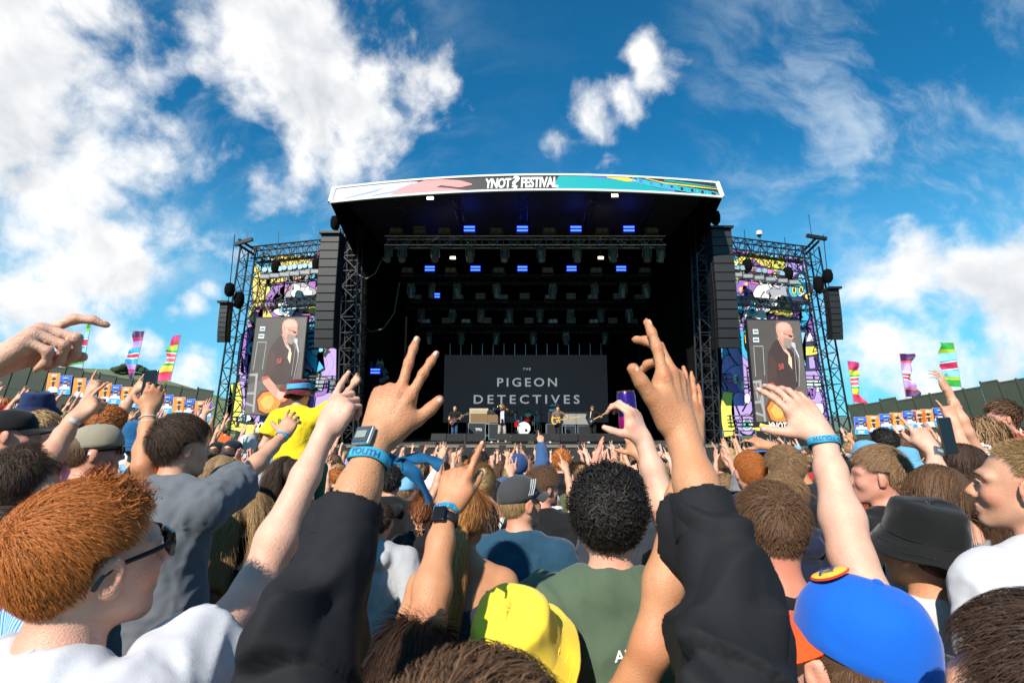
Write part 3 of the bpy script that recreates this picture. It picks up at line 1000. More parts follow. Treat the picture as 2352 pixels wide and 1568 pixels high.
def strands(n, segs, length, width, seed, style='short', comb=(0, .6, 0), lift=.5, curl=0.0, gravity=.5, base=.004, jitter=.35, clump=0, fall=None, part=False):
 """hair as ribbons over the cranium; returns V, F, tint"""
 rs = np.random.RandomState(seed)
 d = rs.normal(size=(n * 3, 3)); d /= np.linalg.norm(d, axis=1)[:, None]
 d = d[hair_mask(d, style) > .03 * rs.normal(size=len(d))][:n]
 n = len(d)
 p = CR_C + d * (CR_R + .002)
 nr = d / CR_R; nr /= np.linalg.norm(nr, axis=1)[:, None]
 whorl = np.array([.02, -.075, .09])
 flow = p - (CR_C + whorl * 1.0)
 flow += np.array(comb)[None, :] * .1
 if part:
  flow = np.stack([np.sign(p[:, 0] - .02) * .11, np.full(n, -.015), np.full(n, -.02)], 1) + (p - CR_C) * .2
 flow += rs.normal(size=(n, 3)) * jitter * .05
 if clump:
  cidx = rs.randint(0, clump, n); cd = rs.normal(size=(clump, 3)) * jitter * .09
  flow += cd[cidx]
 flow -= nr * np.sum(flow * nr, 1)[:, None]
 flow /= np.maximum(np.linalg.norm(flow, axis=1), 1e-6)[:, None]
 Ls = length * rs.uniform(.65, 1.25, n)
 zrel = (p[:, 2] - CR_C[2]) / CR_R[2]
 if style in ('short', 'fade'):
  Ls *= np.interp(zrel, [-1, -.3, .35, 1], [.25, .30, .90, 1.15] if style == 'short' else [.06, .10, .75, 1.2])
 layer = base * rs.uniform(.2, 1.3, n) * (np.interp(zrel, [-1, -.2, .4], [.25, .45, 1]) if style != 'long' else 1)
 pts = [p]
 cur = p.copy(); dr = flow * (1 - lift) + nr * lift
 ph = rs.uniform(0, 6.28, n)
 bi = np.cross(nr, flow)
 step = (Ls / segs)[:, None]
 for k in range(segs):
  t = (k + 1) / segs
  dd = dr + np.array([0, 0, -gravity]) * t
  if fall is not None:
   dd = dd * max(0, 1 - t * 1.6) + np.array(fall) * min(1, t * 1.6) + rs.normal(size=(n, 3)) * .05
  if curl:
   w = 6.28 * t * 1.5 + ph
   dd = dd * .6 + (flow * np.cos(w)[:, None] + bi * np.sin(w)[:, None] + nr * .25) * curl
  dd = dd / np.maximum(np.linalg.norm(dd, axis=1), 1e-6)[:, None]
  ear = (np.abs(cur[:, 0]) > .058) & (cur[:, 1] > -.034) & (cur[:, 1] < .035) & (cur[:, 2] < .034)
  cur = cur + dd * step * (np.where(ear, .05, 1.0)[:, None] if style != 'long' else 1.0)
  if style == 'long':
   fc = (np.abs(cur[:, 0]) < .074) & (cur[:, 1] > .045) & (cur[:, 2] < .062)
   cur[fc, 0] = np.where(cur[fc, 0] < 0, -.078, .078); cur[fc, 1] = np.minimum(cur[fc, 1], .055)
  q = (cur - CR_C) / (CR_R + .003 + layer[:, None])
  r = np.linalg.norm(q, axis=1)
  ins = (r < 1) & (cur[:, 2] > -.06)
  cur[ins] = CR_C + q[ins] / r[ins][:, None] * (CR_R + .003 + layer[ins][:, None])
  pts.append(cur.copy())
  dr = dd
 Pt = np.stack(pts, 1)                            # n, segs+1, 3
 tan = np.gradient(Pt, axis=1)
 side = np.cross(tan, nr[:, None, :] + rs.normal(size=(n, 1, 3)) * .35)
 side /= np.maximum(np.linalg.norm(side, axis=2), 1e-9)[:, :, None]
 wd = width * rs.uniform(.6, 1.4, n)[:, None] * np.linspace(1, .22, segs + 1)[None, :]
 A = Pt - side * wd[:, :, None] / 2; B = Pt + side * wd[:, :, None] / 2
 V = np.stack([A, B], 2).reshape(-1, 3)           # index ((i*(segs+1)+j)*2 + s)
 i = np.arange(n)[:, None] * (segs + 1) + np.arange(segs)[None, :]
 i = i.ravel() * 2
 F = np.stack([i, i + 1, i + 3, i + 2], 1)
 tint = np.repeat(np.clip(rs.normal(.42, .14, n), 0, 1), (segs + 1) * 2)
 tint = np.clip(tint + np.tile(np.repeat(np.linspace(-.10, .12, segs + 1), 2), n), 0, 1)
 return V, F, tint

def hair_cap(thick, seed, style='short', n=40, bumpy=.25, drop=0.0):
 """the mass of the hair: a shell that dives under the skin outside the hairline"""
 th = np.linspace(0, math.pi, n // 2 + 1); ph = np.linspace(0, 2 * math.pi, n, endpoint=False)
 T_, P_ = np.meshgrid(th, ph, indexing='ij')
 d = np.stack([np.sin(T_) * np.cos(P_), np.sin(T_) * np.sin(P_), np.cos(T_)], -1).reshape(-1, 3)
 m = np.clip(hair_mask(d, style) / .16, -1, 1)
 nz = wave_noise(d, 7.0, seed) * bumpy + wave_noise(d, 15.0, seed + 5) * bumpy * .6
 zr = np.interp(d[:, 2], [-1, -.2, .4, 1], [.25, .35, 1, 1.0]) if style != 'long' else 1
 if style == 'fade':
  zr = np.interp(d[:, 2], [-1, .0, .45, 1], [.03, .08, .9, 1.1])
 tk = thick * (1 + nz) * zr
 r = np.where(m > 0, tk * np.sqrt(np.clip(m, 0, 1)), m * .012)
 V = CR_C + d * (CR_R + r[:, None])
 a, b = n // 2, n
 i, j = np.meshgrid(np.arange(a), np.arange(b), indexing='ij')
 F = np.stack([(i * b + j), ((i + 1) * b + j), ((i + 1) * b + (j + 1) % b), (i * b + (j + 1) % b)], -1).reshape(-1, 4)
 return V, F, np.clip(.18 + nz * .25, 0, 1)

def curls(n, seed, rad=.012, turns=1.5, width=.004, segs=8, spread=.03):
 """tight ringlets standing off the scalp"""
 rs = np.random.RandomState(seed)
 d = rs.normal(size=(n * 3, 3)); d /= np.linalg.norm(d, axis=1)[:, None]
 d = d[hair_mask(d) > -.02][:n]; n = len(d)
 p = CR_C + d * (CR_R + .004)
 ax = d + rs.normal(size=(n, 3)) * .55; ax /= np.linalg.norm(ax, axis=1)[:, None]
 u = np.cross(ax, rs.normal(size=(n, 3))); u /= np.linalg.norm(u, axis=1)[:, None]
 w = np.cross(ax, u)
 zr = np.interp(d[:, 2], [-1, -.3, .2, 1], [.55, .7, 1, 1.1])
 t = np.linspace(0, 1, segs + 1)
 ln = (spread * rs.uniform(.5, 1.2, n) * zr)[:, None]
 rr = (rad * rs.uniform(.5, 1.2, n))[:, None]
 ang = 6.28 * turns * t[None, :] + rs.uniform(0, 6.28, n)[:, None]
 Pt = p[:, None, :] + ax[:, None, :] * (ln * t)[:, :, None] + u[:, None, :] * (rr * np.cos(ang))[:, :, None] + w[:, None, :] * (rr * np.sin(ang))[:, :, None]
 tan = np.gradient(Pt, axis=1)
 side = np.cross(tan, d[:, None, :]); side /= np.maximum(np.linalg.norm(side, axis=2), 1e-9)[:, :, None]
 wd = width * np.linspace(1, .5, segs + 1)[None, :, None]
 V = np.stack([Pt - side * wd / 2, Pt + side * wd / 2], 2).reshape(-1, 3)
 i = (np.arange(n)[:, None] * (segs + 1) + np.arange(segs)[None, :]).ravel() * 2
 F = np.stack([i, i + 1, i + 3, i + 2], 1)
 tint = np.repeat(np.clip(rs.normal(.35, .2, n), 0, 1), (segs + 1) * 2)
 return V, F, tint

def join_geo(*parts):
 V, F, A, o = [], [], [], 0
 for v, f, a in parts:
  V.append(v); F.append(f + o); A.append(a); o += len(v)
 return np.concatenate(V), np.concatenate(F), np.concatenate(A)

HAIR = {}

def hair_mesh(style, seed=0, hero=False):
 key = (style, seed, hero)
 if key in HAIR:
  return HAIR[key]
 q = 2.2 if hero else .26
 wd = .0013 if hero else .0055
 sg = 6 if hero else 4
 N = lambda n: int(n * q)
 if style == 'short':
  geo = join_geo(hair_cap(.012, seed), strands(N(5200), sg, .036, wd, seed, 'short', (.1, .8, 0), .16, gravity=.30, base=.014, jitter=.34))
 elif style == 'swept':
  geo = join_geo(hair_cap(.018, seed, bumpy=.35), strands(N(5600), sg, .058, wd, seed, 'short', (.9, 1.2, 0), .18, gravity=.5, base=.026, clump=130, jitter=.26))
 elif style == 'quiff':
  geo = join_geo(hair_cap(.020, seed, bumpy=.35), strands(N(6500), sg, .055, wd, seed, 'short', (.3, 1.6, .2), .24, gravity=.25, base=.030, clump=70, jitter=.32))
 elif style == 'messy':
  geo = join_geo(hair_cap(.016, seed, bumpy=.5), strands(N(5200), sg, .056, wd, seed, 'short', (.2, .4, 0), .34, gravity=.6, base=.025, clump=40, jitter=.7))
 elif style == 'fade':
  geo = join_geo(hair_cap(.014, seed, 'fade'), strands(N(5200), sg, .05, wd, seed, 'fade', (.3, .9, 0), .24, gravity=.4, base=.018, clump=160, jitter=.32))
 elif style == 'crop':          # close back and sides, loose curls over the forehead
  V, F, A = curls(N(2600), seed, rad=.008, turns=1.3, width=.0022, segs=9, spread=.030)
  n = 20
  keep = (V.reshape(-1, n, 3)[:, 0, 2] > .075) & (V.reshape(-1, n, 3)[:, 0, 1] > .005)
  V = V.reshape(-1, n, 3)[keep].reshape(-1, 3); A = A.reshape(-1, n)[keep].ravel(); F = F.reshape(-1, 9, 4)[:keep.sum()].reshape(-1, 4)
  geo = join_geo(hair_cap(.010, seed, bumpy=.2), strands(N(9000), sg, .034, wd * .8, seed, 'short', (.1, 1.0, -.1), .10, gravity=.3, base=.012, clump=260, jitter=.24), (V, F, A))
 elif style == 'buzz':
  geo = join_geo(hair_cap(.0035, seed, bumpy=.1), strands(N(7000), 2, .012, wd * .8, seed, 'short', (0, .2, 0), .65, gravity=.1, base=.004))
 elif style == 'curly':
  geo = join_geo(hair_cap(.026, seed, bumpy=.30), curls(int(6200 * (1.2 if hero else .26)), seed, rad=.0095, turns=1.9, width=.0046 if hero else .009, segs=12 if hero else 7, spread=.036))
 elif style == 'long':
  geo = join_geo(hair_cap(.014, seed, 'long', bumpy=.12), strands(N(7000), sg + 5, .36, wd * 1.15, seed, 'long', (0, -.3, -.6), .06, base=.016, part=True, fall=(0, -.16, -1.0), jitter=.16))
 elif style == 'longwavy':
  geo = join_geo(hair_cap(.016, seed, 'long', bumpy=.25), strands(N(6500), sg + 6, .38, wd * 1.2, seed, 'long', (0, -.3, -.5), .2, base=.022, part=True, fall=(0, -.12, -1.0), jitter=.3, curl=.16))
 elif style == 'pony':
  geo = join_geo(hair_cap(.012, seed, bumpy=.15), strands(N(4200), sg, .085, wd * 1.2, seed, 'short', (0, -2.4, -.2), .06, gravity=.1, base=.010, jitter=.25),
        tail(N(1700), sg + 8, .46, seed, wd * 1.5))
 elif style == 'bun':
  geo = join_geo(hair_cap(.012, seed, bumpy=.15), strands(N(4200), sg, .085, wd * 1.2, seed, 'short', (0, -2.2, .8), .06, gravity=.0, base=.010, jitter=.25),
        bun(N(1500), seed, wd * 1.3))
 elif style == 'braid':
  geo = join_geo(hair_cap(.012, seed, bumpy=.15), strands(N(4200), sg, .085, wd * 1.2, seed, 'short', (0, -2.4, -.2), .06, gravity=.1, base=.010, jitter=.25),
        plait(seed))
 elif style == 'fringe':      # what shows beneath a hat
  V, F, A = strands(N(2600), sg, .05, wd, seed, 'short', (0, -.2, -.6), .15, gravity=.6, base=.006)
  n = (sg + 1) * 2
  keep = V.reshape(-1, n, 3)[:, 0, 2] < .030
  V = V.reshape(-1, n, 3)[keep].reshape(-1, 3); A = A.reshape(-1, n)[keep].ravel(); F = F.reshape(-1, sg, 4)[:keep.sum()].reshape(-1, 4)
  c = hair_cap(.006, seed, bumpy=.1)
  geo = join_geo((c[0] * [1, 1, 1] - [0, 0, .012], c[1], c[2]), (V, F, A))
 else:
  raise ValueError(style)
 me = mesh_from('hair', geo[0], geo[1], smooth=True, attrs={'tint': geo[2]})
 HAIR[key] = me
 return me

def ribbon(Pt, width, nref, rs, mean=.42):
 n, m, _ = Pt.shape
 tan = np.gradient(Pt, axis=1)
 side = np.cross(tan, nref); side /= np.maximum(np.linalg.norm(side, axis=2), 1e-9)[:, :, None]
 wd = (width * rs.uniform(.6, 1.4, n))[:, None, None] * np.linspace(1, .3, m)[None, :, None]
 V = np.stack([Pt - side * wd / 2, Pt + side * wd / 2], 2).reshape(-1, 3)
 i = (np.arange(n)[:, None] * m + np.arange(m - 1)[None, :]).ravel() * 2
 return V, np.stack([i, i + 1, i + 3, i + 2], 1), np.repeat(np.clip(rs.normal(mean, .2, n), 0, 1), m * 2)

def tail(n, segs, length, seed, width):
 rs = np.random.RandomState(seed + 77)
 t = np.linspace(0, 1, segs + 1)
 a = rs.uniform(0, 6.28, n); r = np.sqrt(rs.uniform(0, 1, n))
 rad = np.interp(t, [0, .12, .5, 1], [.010, .030, .042, .018])
 L_ = length * rs.uniform(.7, 1.05, n)
 cx = r * np.cos(a); cy = r * np.sin(a)
 wob = .010 * np.sin(t[None, :] * 9 + rs.uniform(0, 6, n)[:, None])
 X = cx[:, None] * rad + wob
 Y = -.108 - .045 * np.sin(np.minimum(t, .35) / .35 * 1.57)[None, :] + cy[:, None] * rad * .8 + wob * .6
 Z = .030 - L_[:, None] * np.maximum(t - .03, 0)[None, :]
 Pt = np.stack([X, np.broadcast_to(Y, X.shape), Z], -1)
 nref = np.stack([cx, cy - .3, np.zeros(n)], -1)[:, None, :]
 return ribbon(Pt, width, nref, rs)

def bun(n, seed, width):
 rs = np.random.RandomState(seed + 33)
 d = rs.normal(size=(n, 3)); d /= np.linalg.norm(d, axis=1)[:, None]
 ax = np.cross(d, rs.normal(size=(n, 3))); ax /= np.linalg.norm(ax, axis=1)[:, None]
 e = np.cross(ax, d)
 t = np.linspace(0, 1.2, 6)
 rad = .036 * rs.uniform(.85, 1.12, n)
 Pt = (d[:, None, :] * np.cos(t)[None, :, None] + e[:, None, :] * np.sin(t)[None, :, None]) * rad[:, None, None] + np.array([0, -.095, .095])
 return ribbon(Pt, width * 1.6, d[:, None, :], rs)

def plait(seed):
 rs = np.random.RandomState(seed)
 parts = []
 for k in range(9):
  z = .0 - k * .034
  for sx in (-1, 1):
   n = 26
   t = np.linspace(0, 1, 6)
   u = rs.uniform(-.008, .008, (n, 1)); w = rs.uniform(-.004, .006, (n, 1))
   X = sx * (.017 * np.sin(t * 2.6)[None, :]) * np.ones((n, 1)) + u * .6
   Y = -.115 - .008 * np.sin(t * 3.1)[None, :] + w
   Z = z - .036 * t[None, :] + u
   Pt = np.stack([X, Y, Z * np.ones((n, 6))], -1)
   parts.append(ribbon(Pt, .005, np.array([0, -1, .2])[None, None, :] * np.ones((n, 1, 1)), rs))
 return join_geo(*parts)

# ------------------------------------------------------------------ people: hats and glasses (in the head's own frame)
def grid_mesh(name, fn, nu, nv, closed_u=True, smooth=True, thick=0.0):
 V, F = [], []
 for j in range(nv + 1):
  for i in range(nu + (0 if closed_u else 1)):
   V.append(fn(i / nu, j / nv))
 w = nu if closed_u else nu + 1
 for j in range(nv):
  for i in range(nu):
   F.append((j * w + i, j * w + (i + 1) % w if closed_u else j * w + i + 1, (j + 1) * w + ((i + 1) % w if closed_u else i + 1), (j + 1) * w + i))
 V = np.array(V); F = np.array(F)
 if thick:
  N = normals(V, F)
  V2 = V - N * thick
  n = len(V)
  F2 = F[:, ::-1] + n
  rim = []
  for j in (0, nv):
   for i in range(nu):
    a, b = j * w + i, j * w + ((i + 1) % w if closed_u else i + 1)
    rim.append((b, a, a + n, b + n) if j == 0 else (a, b, b + n, a + n))
  V = np.concatenate([V, V2]); F = np.concatenate([F, F2, np.array(rim)])
 return mesh_from(name, V, F, smooth=smooth)

def crumple(me, amp, freq, seed):
 """soft dents and creases in a sewn thing"""
 V = np.empty(len(me.vertices) * 3, dtype=np.float32); me.vertices.foreach_get('co', V); V = V.reshape(-1, 3)
 N = np.empty_like(V).ravel(); me.vertices.foreach_get('normal', N); N = N.reshape(-1, 3)
 h_ = len(V) // 2
 a = wave_noise(V, freq, seed + 40); r = (.5 - np.abs(a)) * amp * 1.6 + wave_noise(V, freq * 2, seed + 41) * amp * .5
 N[h_:] = -N[h_:]
 V = V + N * r[:, None]
 me.vertices.foreach_set('co', V.ravel().astype(np.float32)); me.update()
 return me

_HATS = {}

def hat_meshes(kind, seed=0):
 """list of (part name, mesh) in head space"""
 key = (kind, seed)
 if key in _HATS:
  return _HATS[key]
 rs = np.random.RandomState(seed + 5)
 ph = rs.uniform(0, 6)
 out = []
 if kind == 'bucket':
  prof = [(.0004, .1505), (.045, .150), (.072, .146), (.084, .138), (.090, .120), (.0945, .095), (.099, .070), (.102, .052), (.104, .048), (.112, .036), (.126, .018), (.140, .0), (.146, -.008)]

  def fn(u, v):
   t = u * 2 * math.pi
   x = v * (len(prof) - 1); i = min(int(x), len(prof) - 2); f = x - i
   r = prof[i][0] * (1 - f) + prof[i + 1][0] * f
   z = prof[i][1] * (1 - f) + prof[i + 1][1] * f
   br = max(0, (r - .104) / .042)
   z += br * .016 * math.sin(2 * t + ph) + br * .005 * math.sin(5 * t + ph * 2)
   dent = .006 * math.sin(3 * t + ph) * (1 - br) * (1 if z > .06 else .4)
   return (r * .93 * math.cos(t), -.012 + (r + dent) * 1.10 * math.sin(t), z + (.004 * math.cos(2 * t + ph) if z > .13 else 0))
  out.append(('crown', crumple(grid_mesh('crown', fn, 56, 28, thick=.003), .0055, 36, seed)))
  # stitched rings on the brim and the seam
  mb = MB()
  for rr, zz in ((.1045, .050), (.121, .0255), (.133, .0105)):
   pts = []
   for i in range(41):
    t = 2 * math.pi * i / 40
    br = max(0, (rr - .104) / .042)
    z = zz + br * .016 * math.sin(2 * t + ph) + br * .005 * math.sin(5 * t + ph * 2)
    pts.append((rr * .93 * math.cos(t), -.012 + rr * 1.10 * math.sin(t), z + .0006))
   mb.path(pts, .0011, n=4)
  out.append(('stitching', mb.mesh('stitching', smooth=True)))
 elif kind == 'cap':
  def fn(u, v):
   t = u * 2 * math.pi
   a = v * math.pi * .5
   r = math.sin(a) ** .8; z = math.cos(a)
   ridge = .0012 * abs(math.sin(3 * t)) ** .2
   return ((.085 + ridge) * r * math.cos(t), -.010 + (.104 + ridge) * r * math.sin(t), .028 + .102 * z ** .85)
  out.append(('crown', crumple(grid_mesh('crown', fn, 36, 14, thick=.003), .0022, 40, seed)))

  def pk(u, v):
   a = (u - .5) * 2.3
   rr = 1 + v * (.78 - .12 * abs(a))
   return (.083 * math.sin(a) * (1 + v * .12), -.010 + .102 * math.cos(a) * 1.0 + v * .072 * (1 - .35 * abs(a) ** 1.6), .031 - v * .020 - .022 * (math.sin(a) ** 2) * (v ** .6) + .004 * math.cos(a))
  out.append(('peak', grid_mesh('peak', pk, 18, 6, closed_u=False, thick=.003)))
  mb = MB().lathe([(.008, .0), (.008, .004), (.004, .006)], c=(0, -.010, .129), n=10)
  out.append(('button', mb.mesh('button', smooth=True)))
 elif kind == 'hood':
  def fn(u, v):
   t = u * 2 * math.pi
   a = v * math.pi * .78
   r = math.sin(a) ** .75
   k = 1 + .03 * math.sin(4 * t + ph)
   return (.104 * r * math.cos(t) * k, -.030 + .118 * r * math.sin(t) * k, .020 + .125 * math.cos(a))
  me = grid_mesh('crown', fn, 32, 16, thick=.004)
  out.append(('crown', me))
 elif kind == 'visor':
  out = []
 _HATS[key] = out
 return out

def sunglasses(parent, M, tinted='#0a0a0a'):
 fr = mat('glossy black plastic', (.006, .006, .007), rough=.18)
 ln = mat('dark lens', (.010, .010, .012), rough=.06, spec=.8)
 root = put('sunglasses', MB().box((0, .108, .012), (.022, .006, .008)).mesh('bridge', fr), None, parent, matrix=M)
 for sx in (-1, 1):
  mb = MB()
  rim = [(-.027, .016), (.027, .019), (.029, .004), (.020, -.017), (-.012, -.019), (-.026, -.006)]
  rim = [(x * sx, y) for x, y in rim]
  o = Vector((.034 * sx, .104, .006)); ux = Vector((1, -.30 * sx, 0)).normalized(); uy = Vector((0, 0, 1))
  pts = [o + ux * x + uy * y for x, y in rim] + [o + ux * rim[0][0] + uy * rim[0][1]]
  mb.path([tuple(p) for p in pts], .0042, n=5)
  put('frame', mb.mesh('frame', fr, True), None, root)
  put('lens', MB().prism(rim if sx > 0 else rim[::-1], o, ux, uy, .002).mesh('lens', ln), None, root)
  tp = MB().path([(.064 * sx, .092, .014), (.077 * sx, .055, .014), (.0835 * sx, .0, .012), (.083 * sx, -.018, .002), (.080 * sx, -.030, -.016)], [.0045, .0045, .004, .004, .0035], n=5)
  put('temple', tp.mesh('temple', fr, True), None, root)
 return root

def person_parts(root, g, skin='fair', top='#222222', trousers='#20232b', hair=None, haircol='brown', hat=None, hatcol='#111111', hseed=0, hero=True, topkind='cotton', hattilt=0, hatyaw=0,
     beard=None, glasses=False, topmat=None):
 """hang the parts of a figure under its root; meshes made here are the person's own"""
 put('body', mesh_from('body', *g.body, smooth=True, material=skin_mat(skin), attrs={'flush': g.flush}), None, root)
 if hasattr(g, 'top'):
  put('top', mesh_from('top', *g.top, smooth=True, material=topmat or cloth_mat(top, topkind)), None, root)
 if hasattr(g, 'legs'):
  put('trousers', mesh_from('trousers', *g.legs, smooth=True, material=cloth_mat(trousers)), None, root)
 head_parts(root, g.head, hair, haircol, hat, hatcol, hseed, hero, hattilt, hatyaw, glasses, beard)

def head_parts(root, M, hair=None, haircol='brown', hat=None, hatcol='#111111', hseed=0, hero=False, hattilt=0, hatyaw=0, glasses=False, beard=None):
 if hair:
  o = put('hair', hair_mesh(hair, hseed, hero), None, root, matrix=M)
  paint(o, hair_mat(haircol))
 if hat:
  HM = M @ Matrix.Rotation(R(hatyaw), 4, 'Z') @ Matrix.Rotation(R(hattilt), 4, 'X')
  first = None
  for nm, me in hat_meshes(hat, hseed):
   if first is None:
    first = put('hat', me, None, root, matrix=HM); paint(first, cloth_mat(hatcol))
   else:
    paint(put(nm, me, None, first), cloth_mat(hatcol))
 if glasses:
  sunglasses(root, M)
 if beard:
  s = SDF()
  s.ell((0, .066, -.096), (.046, .034, .034), k=.01); s.cone((-.058, .012, -.045), (-.02, .062, -.106), .016, .018); s.cone((.058, .012, -.045), (.02, .062, -.106), .016, .018)
  s.ell((0, .088, -.068), (.026, .018, .010), k=.01, op=1)
  V, F = s.mesh(.006)
  V = V + normals(V, F) * (wave_noise(V, 160, 3) * .002)[:, None]
  o = put('beard', mesh_from('beard', V, F, True, attrs={'tint': np.clip(.4 + wave_noise(V, 200, 8) * .5, 0, 1)}), None, root, matrix=M)
  paint(o, hair_mat(beard))

def face_parts(root, M, haircol='brown'):
 """eyes and brows for a face that shows"""
 ew, ir = mat('eye white', (.50, .46, .43), rough=.2), mat('iris', (.06, .09, .12), rough=.1)
 for sx in (-1, 1):
  e = put('eye', MB().lathe([(.0125 * math.sin(a), -.0125 * math.cos(a)) for a in np.linspace(.05, 3.09, 9)], n=14).mesh('eye', ew, True), None, root, matrix=M @ Matrix.Translation((.031 * sx, .0785, .0005)))
  put('iris', MB().lathe([(.001, .0132), (.004, .0130), (.0056, .0122)], n=12, rot=Matrix.Rotation(R(-90), 3, 'X')).mesh('iris', ir, True), None, e)
  put('eyelid', MB().path([(.018 * sx, .0905, .004), (.031 * sx, .0935, .0085), (.046 * sx, .084, .003)], .0026, n=5).mesh('eyelid', MATS['skin fair'], True), None, root, matrix=M)
  b = put('eyebrow', MB().path([(.013 * sx, .0985, .022), (.030 * sx, .0975, .027), (.050 * sx, .083, .022)], [.0026, .0034, .0016], n=5).mesh('eyebrow', None, True), None, root, matrix=M)
  paint(b, hair_mat(haircol))

# ------------------------------------------------------------------ ground and far country
M_BLACK = mat('black steel', (.012, .012, .013), rough=.45, metal=.3, noise=(6, .3))
M_DRAPE = mat('black drape', (.004, .004, .004), rough=.95, spec=.1, bump=(5, .5, .05))
M_ALU = mat('aluminium tube', (.42, .43, .45), rough=.35, metal=.9, noise=(9, .2))
M_DECK = mat('stage ply', (.075, .066, .055), rough=.75, noise=(2, .35), bump=(40, .2, .01))
M_CASE = mat('black flight case', (.014, .014, .016), rough=.5, noise=(12, .25))
M_WHITE = mat('white paint', (.72, .72, .70), rough=.5)
M_SPK = mat('speaker cabinet paint', (.008, .008, .009), rough=.6, noise=(30, .3), bump=(160, .3, .002))
M_GRILLE = mat('speaker grille', (.010, .010, .011), rough=.55, bump=(300, .8, .004))

def ground_mesh():
 xs = np.concatenate([[-4000, -1500, -600, -250, -120], np.linspace(-60, 60, 121), [120, 250, 600, 1500, 4000]])
 ys = np.concatenate([[-4000, -1000, -300, -80], np.linspace(-30, 60, 91), [90, 140, 220, 350, 600, 1000, 2000, 4000]])
 V = []
 for y in ys:
  for x in xs:
   z = ground_z(x, y)
   if y > 70: z += 1.2 * math.sin(x * .01) * min(1, (y - 70) / 80) - .5
   V.append((x, y, z))
 n = len(xs)
 F = np.array([(j * n + i, j * n + i + 1, (j + 1) * n + i + 1, (j + 1) * n + i) for j in range(len(ys) - 1) for i in range(n - 1)])
 return mesh_from('ground', np.array(V), F, smooth=True)

M_GRASS = mat('trodden grass', (.085, .095, .035), rough=.95, noise=(.8, .5), bump=(30, .6, .03))
structure(put('ground', ground_mesh(), M_GRASS))

def hill(name, pts, depth, material, back=260):
 """a ridge seen over the fence: skyline points (x, y of the photo) at a distance, with a sloping near side"""
 top = [P(x, y, depth) for x, y in pts]
 V, F = [], []
 for p in top:
  k = p[:2] / np.linalg.norm(p[:2])
  f = p[:2] - k * depth * .45; b = p[:2] + k * back
  V += [(f[0], f[1], -3), ((f[0] + p[0]) / 2, (f[1] + p[1]) / 2, -3 + (p[2] + 3) * .55), tuple(p), (b[0], b[1], -4)]
 for i in range(len(top) - 1):
  for j in range(3):
   a = i * 4 + j
   F.append((a, a + 4, a + 5, a + 1))
 return structure(put(name, mesh_from(name, np.array(V), np.array(F), smooth=True), material))

M_FIELD = mat('far pasture', (.13, .17, .07), rough=1, noise=(.02, .3))
M_WOOD = mat('far woodland', (.03, .045, .022), rough=1, noise=(.1, .5), bump=(.3, 1, 3))
hill('hill', [(-400, 850), (-100, 842), (120, 842), (250, 848), (320, 856), (420, 884), (520, 915), (640, 945), (760, 962)], 420, M_FIELD)
hill('hill', [(1700, 972), (1850, 962), (1960, 955), (2100, 958), (2300, 950), (2600, 945), (2900, 950)], 900, mat('far blue fields', (.10, .14, .11), rough=1, noise=(.01, .3)))

def wood_clump():
 """the wood on the skyline: many rounded crowns in one far mass"""
 rs = np.random.RandomState(4)
 mb = MB()
 for i in range(60):
  t = rs.uniform(0, 1)
  x = 262 + t * 75
  yb = 852 - 10 * math.sin(math.pi * t) + rs.uniform(-1, 4)
  c = P(x, yb, 410 + rs.uniform(-8, 8))
  r = rs.uniform(2.0, 3.6)
  prof = [(r * math.sin(a) * rs.uniform(.85, 1.15), r * .8 * -math.cos(a)) for a in np.linspace(.05, 3.1, 6)]
  mb.lathe(prof, c=c, n=8)
 o = mb.build('far_wood', M_WOOD, smooth=True)
 o['kind'] = 'stuff'
 o['label'] = 'dark far wood on the hill skyline behind the left fence'

wood_clump()

# ------------------------------------------------------------------ bars and trusses
_BAR = {}

def bar(parent, name, a, b, r, material, n=6):
 """one straight tube; alike tubes share a unit mesh"""
 key = (round(r, 4), material.name, n)
 if key not in _BAR:
  _BAR[key] = MB().tube((0, 0, 0), (0, 0, 1), r, n=n).mesh(name, material)
 a, b = Vector(a), Vector(b)
 d = b - a
 q = d.to_track_quat('Z', 'Y').to_matrix().to_4x4()
 return put(name, _BAR[key], None, parent, matrix=Matrix.Translation(a) @ q @ Matrix.Diagonal((1, 1, d.length, 1)))

def box_truss(root, A, B, w, d, bays, r=.024, rb=.014, material=None, up=(0, 0, 1), bottom=None):
 """four chords and zigzag braces between A and B (points in the root's space)"""
 material = material or M_BLACK
 A, B = Vector(A), Vector(B)
 t = (B - A).normalized()
 u = Vector(up); u = (u - t * u.dot(t)).normalized(); s = t.cross(u)
 cor = [u * (d / 2) + s * (w / 2), u * (d / 2) - s * (w / 2), -u * (d / 2) - s * (w / 2), -u * (d / 2) + s * (w / 2)]
 for c in cor:
  bar(root, 'chord', A + c, B + c, r, material)
 for f in range(4):
  c0, c1 = cor[f], cor[(f + 1) % 4]
  for i in range(bays):
   p, q = A + (B - A) * (i / bays), A + (B - A) * ((i + 1) / bays)
   if i % 2: bar(root, 'brace', p + c1, q + c0, rb, material, 4)
   else: bar(root, 'brace', p + c0, q + c1, rb, material, 4)
   if i: bar(root, 'brace', p + c0, p + c1, rb, material, 4)
 return cor

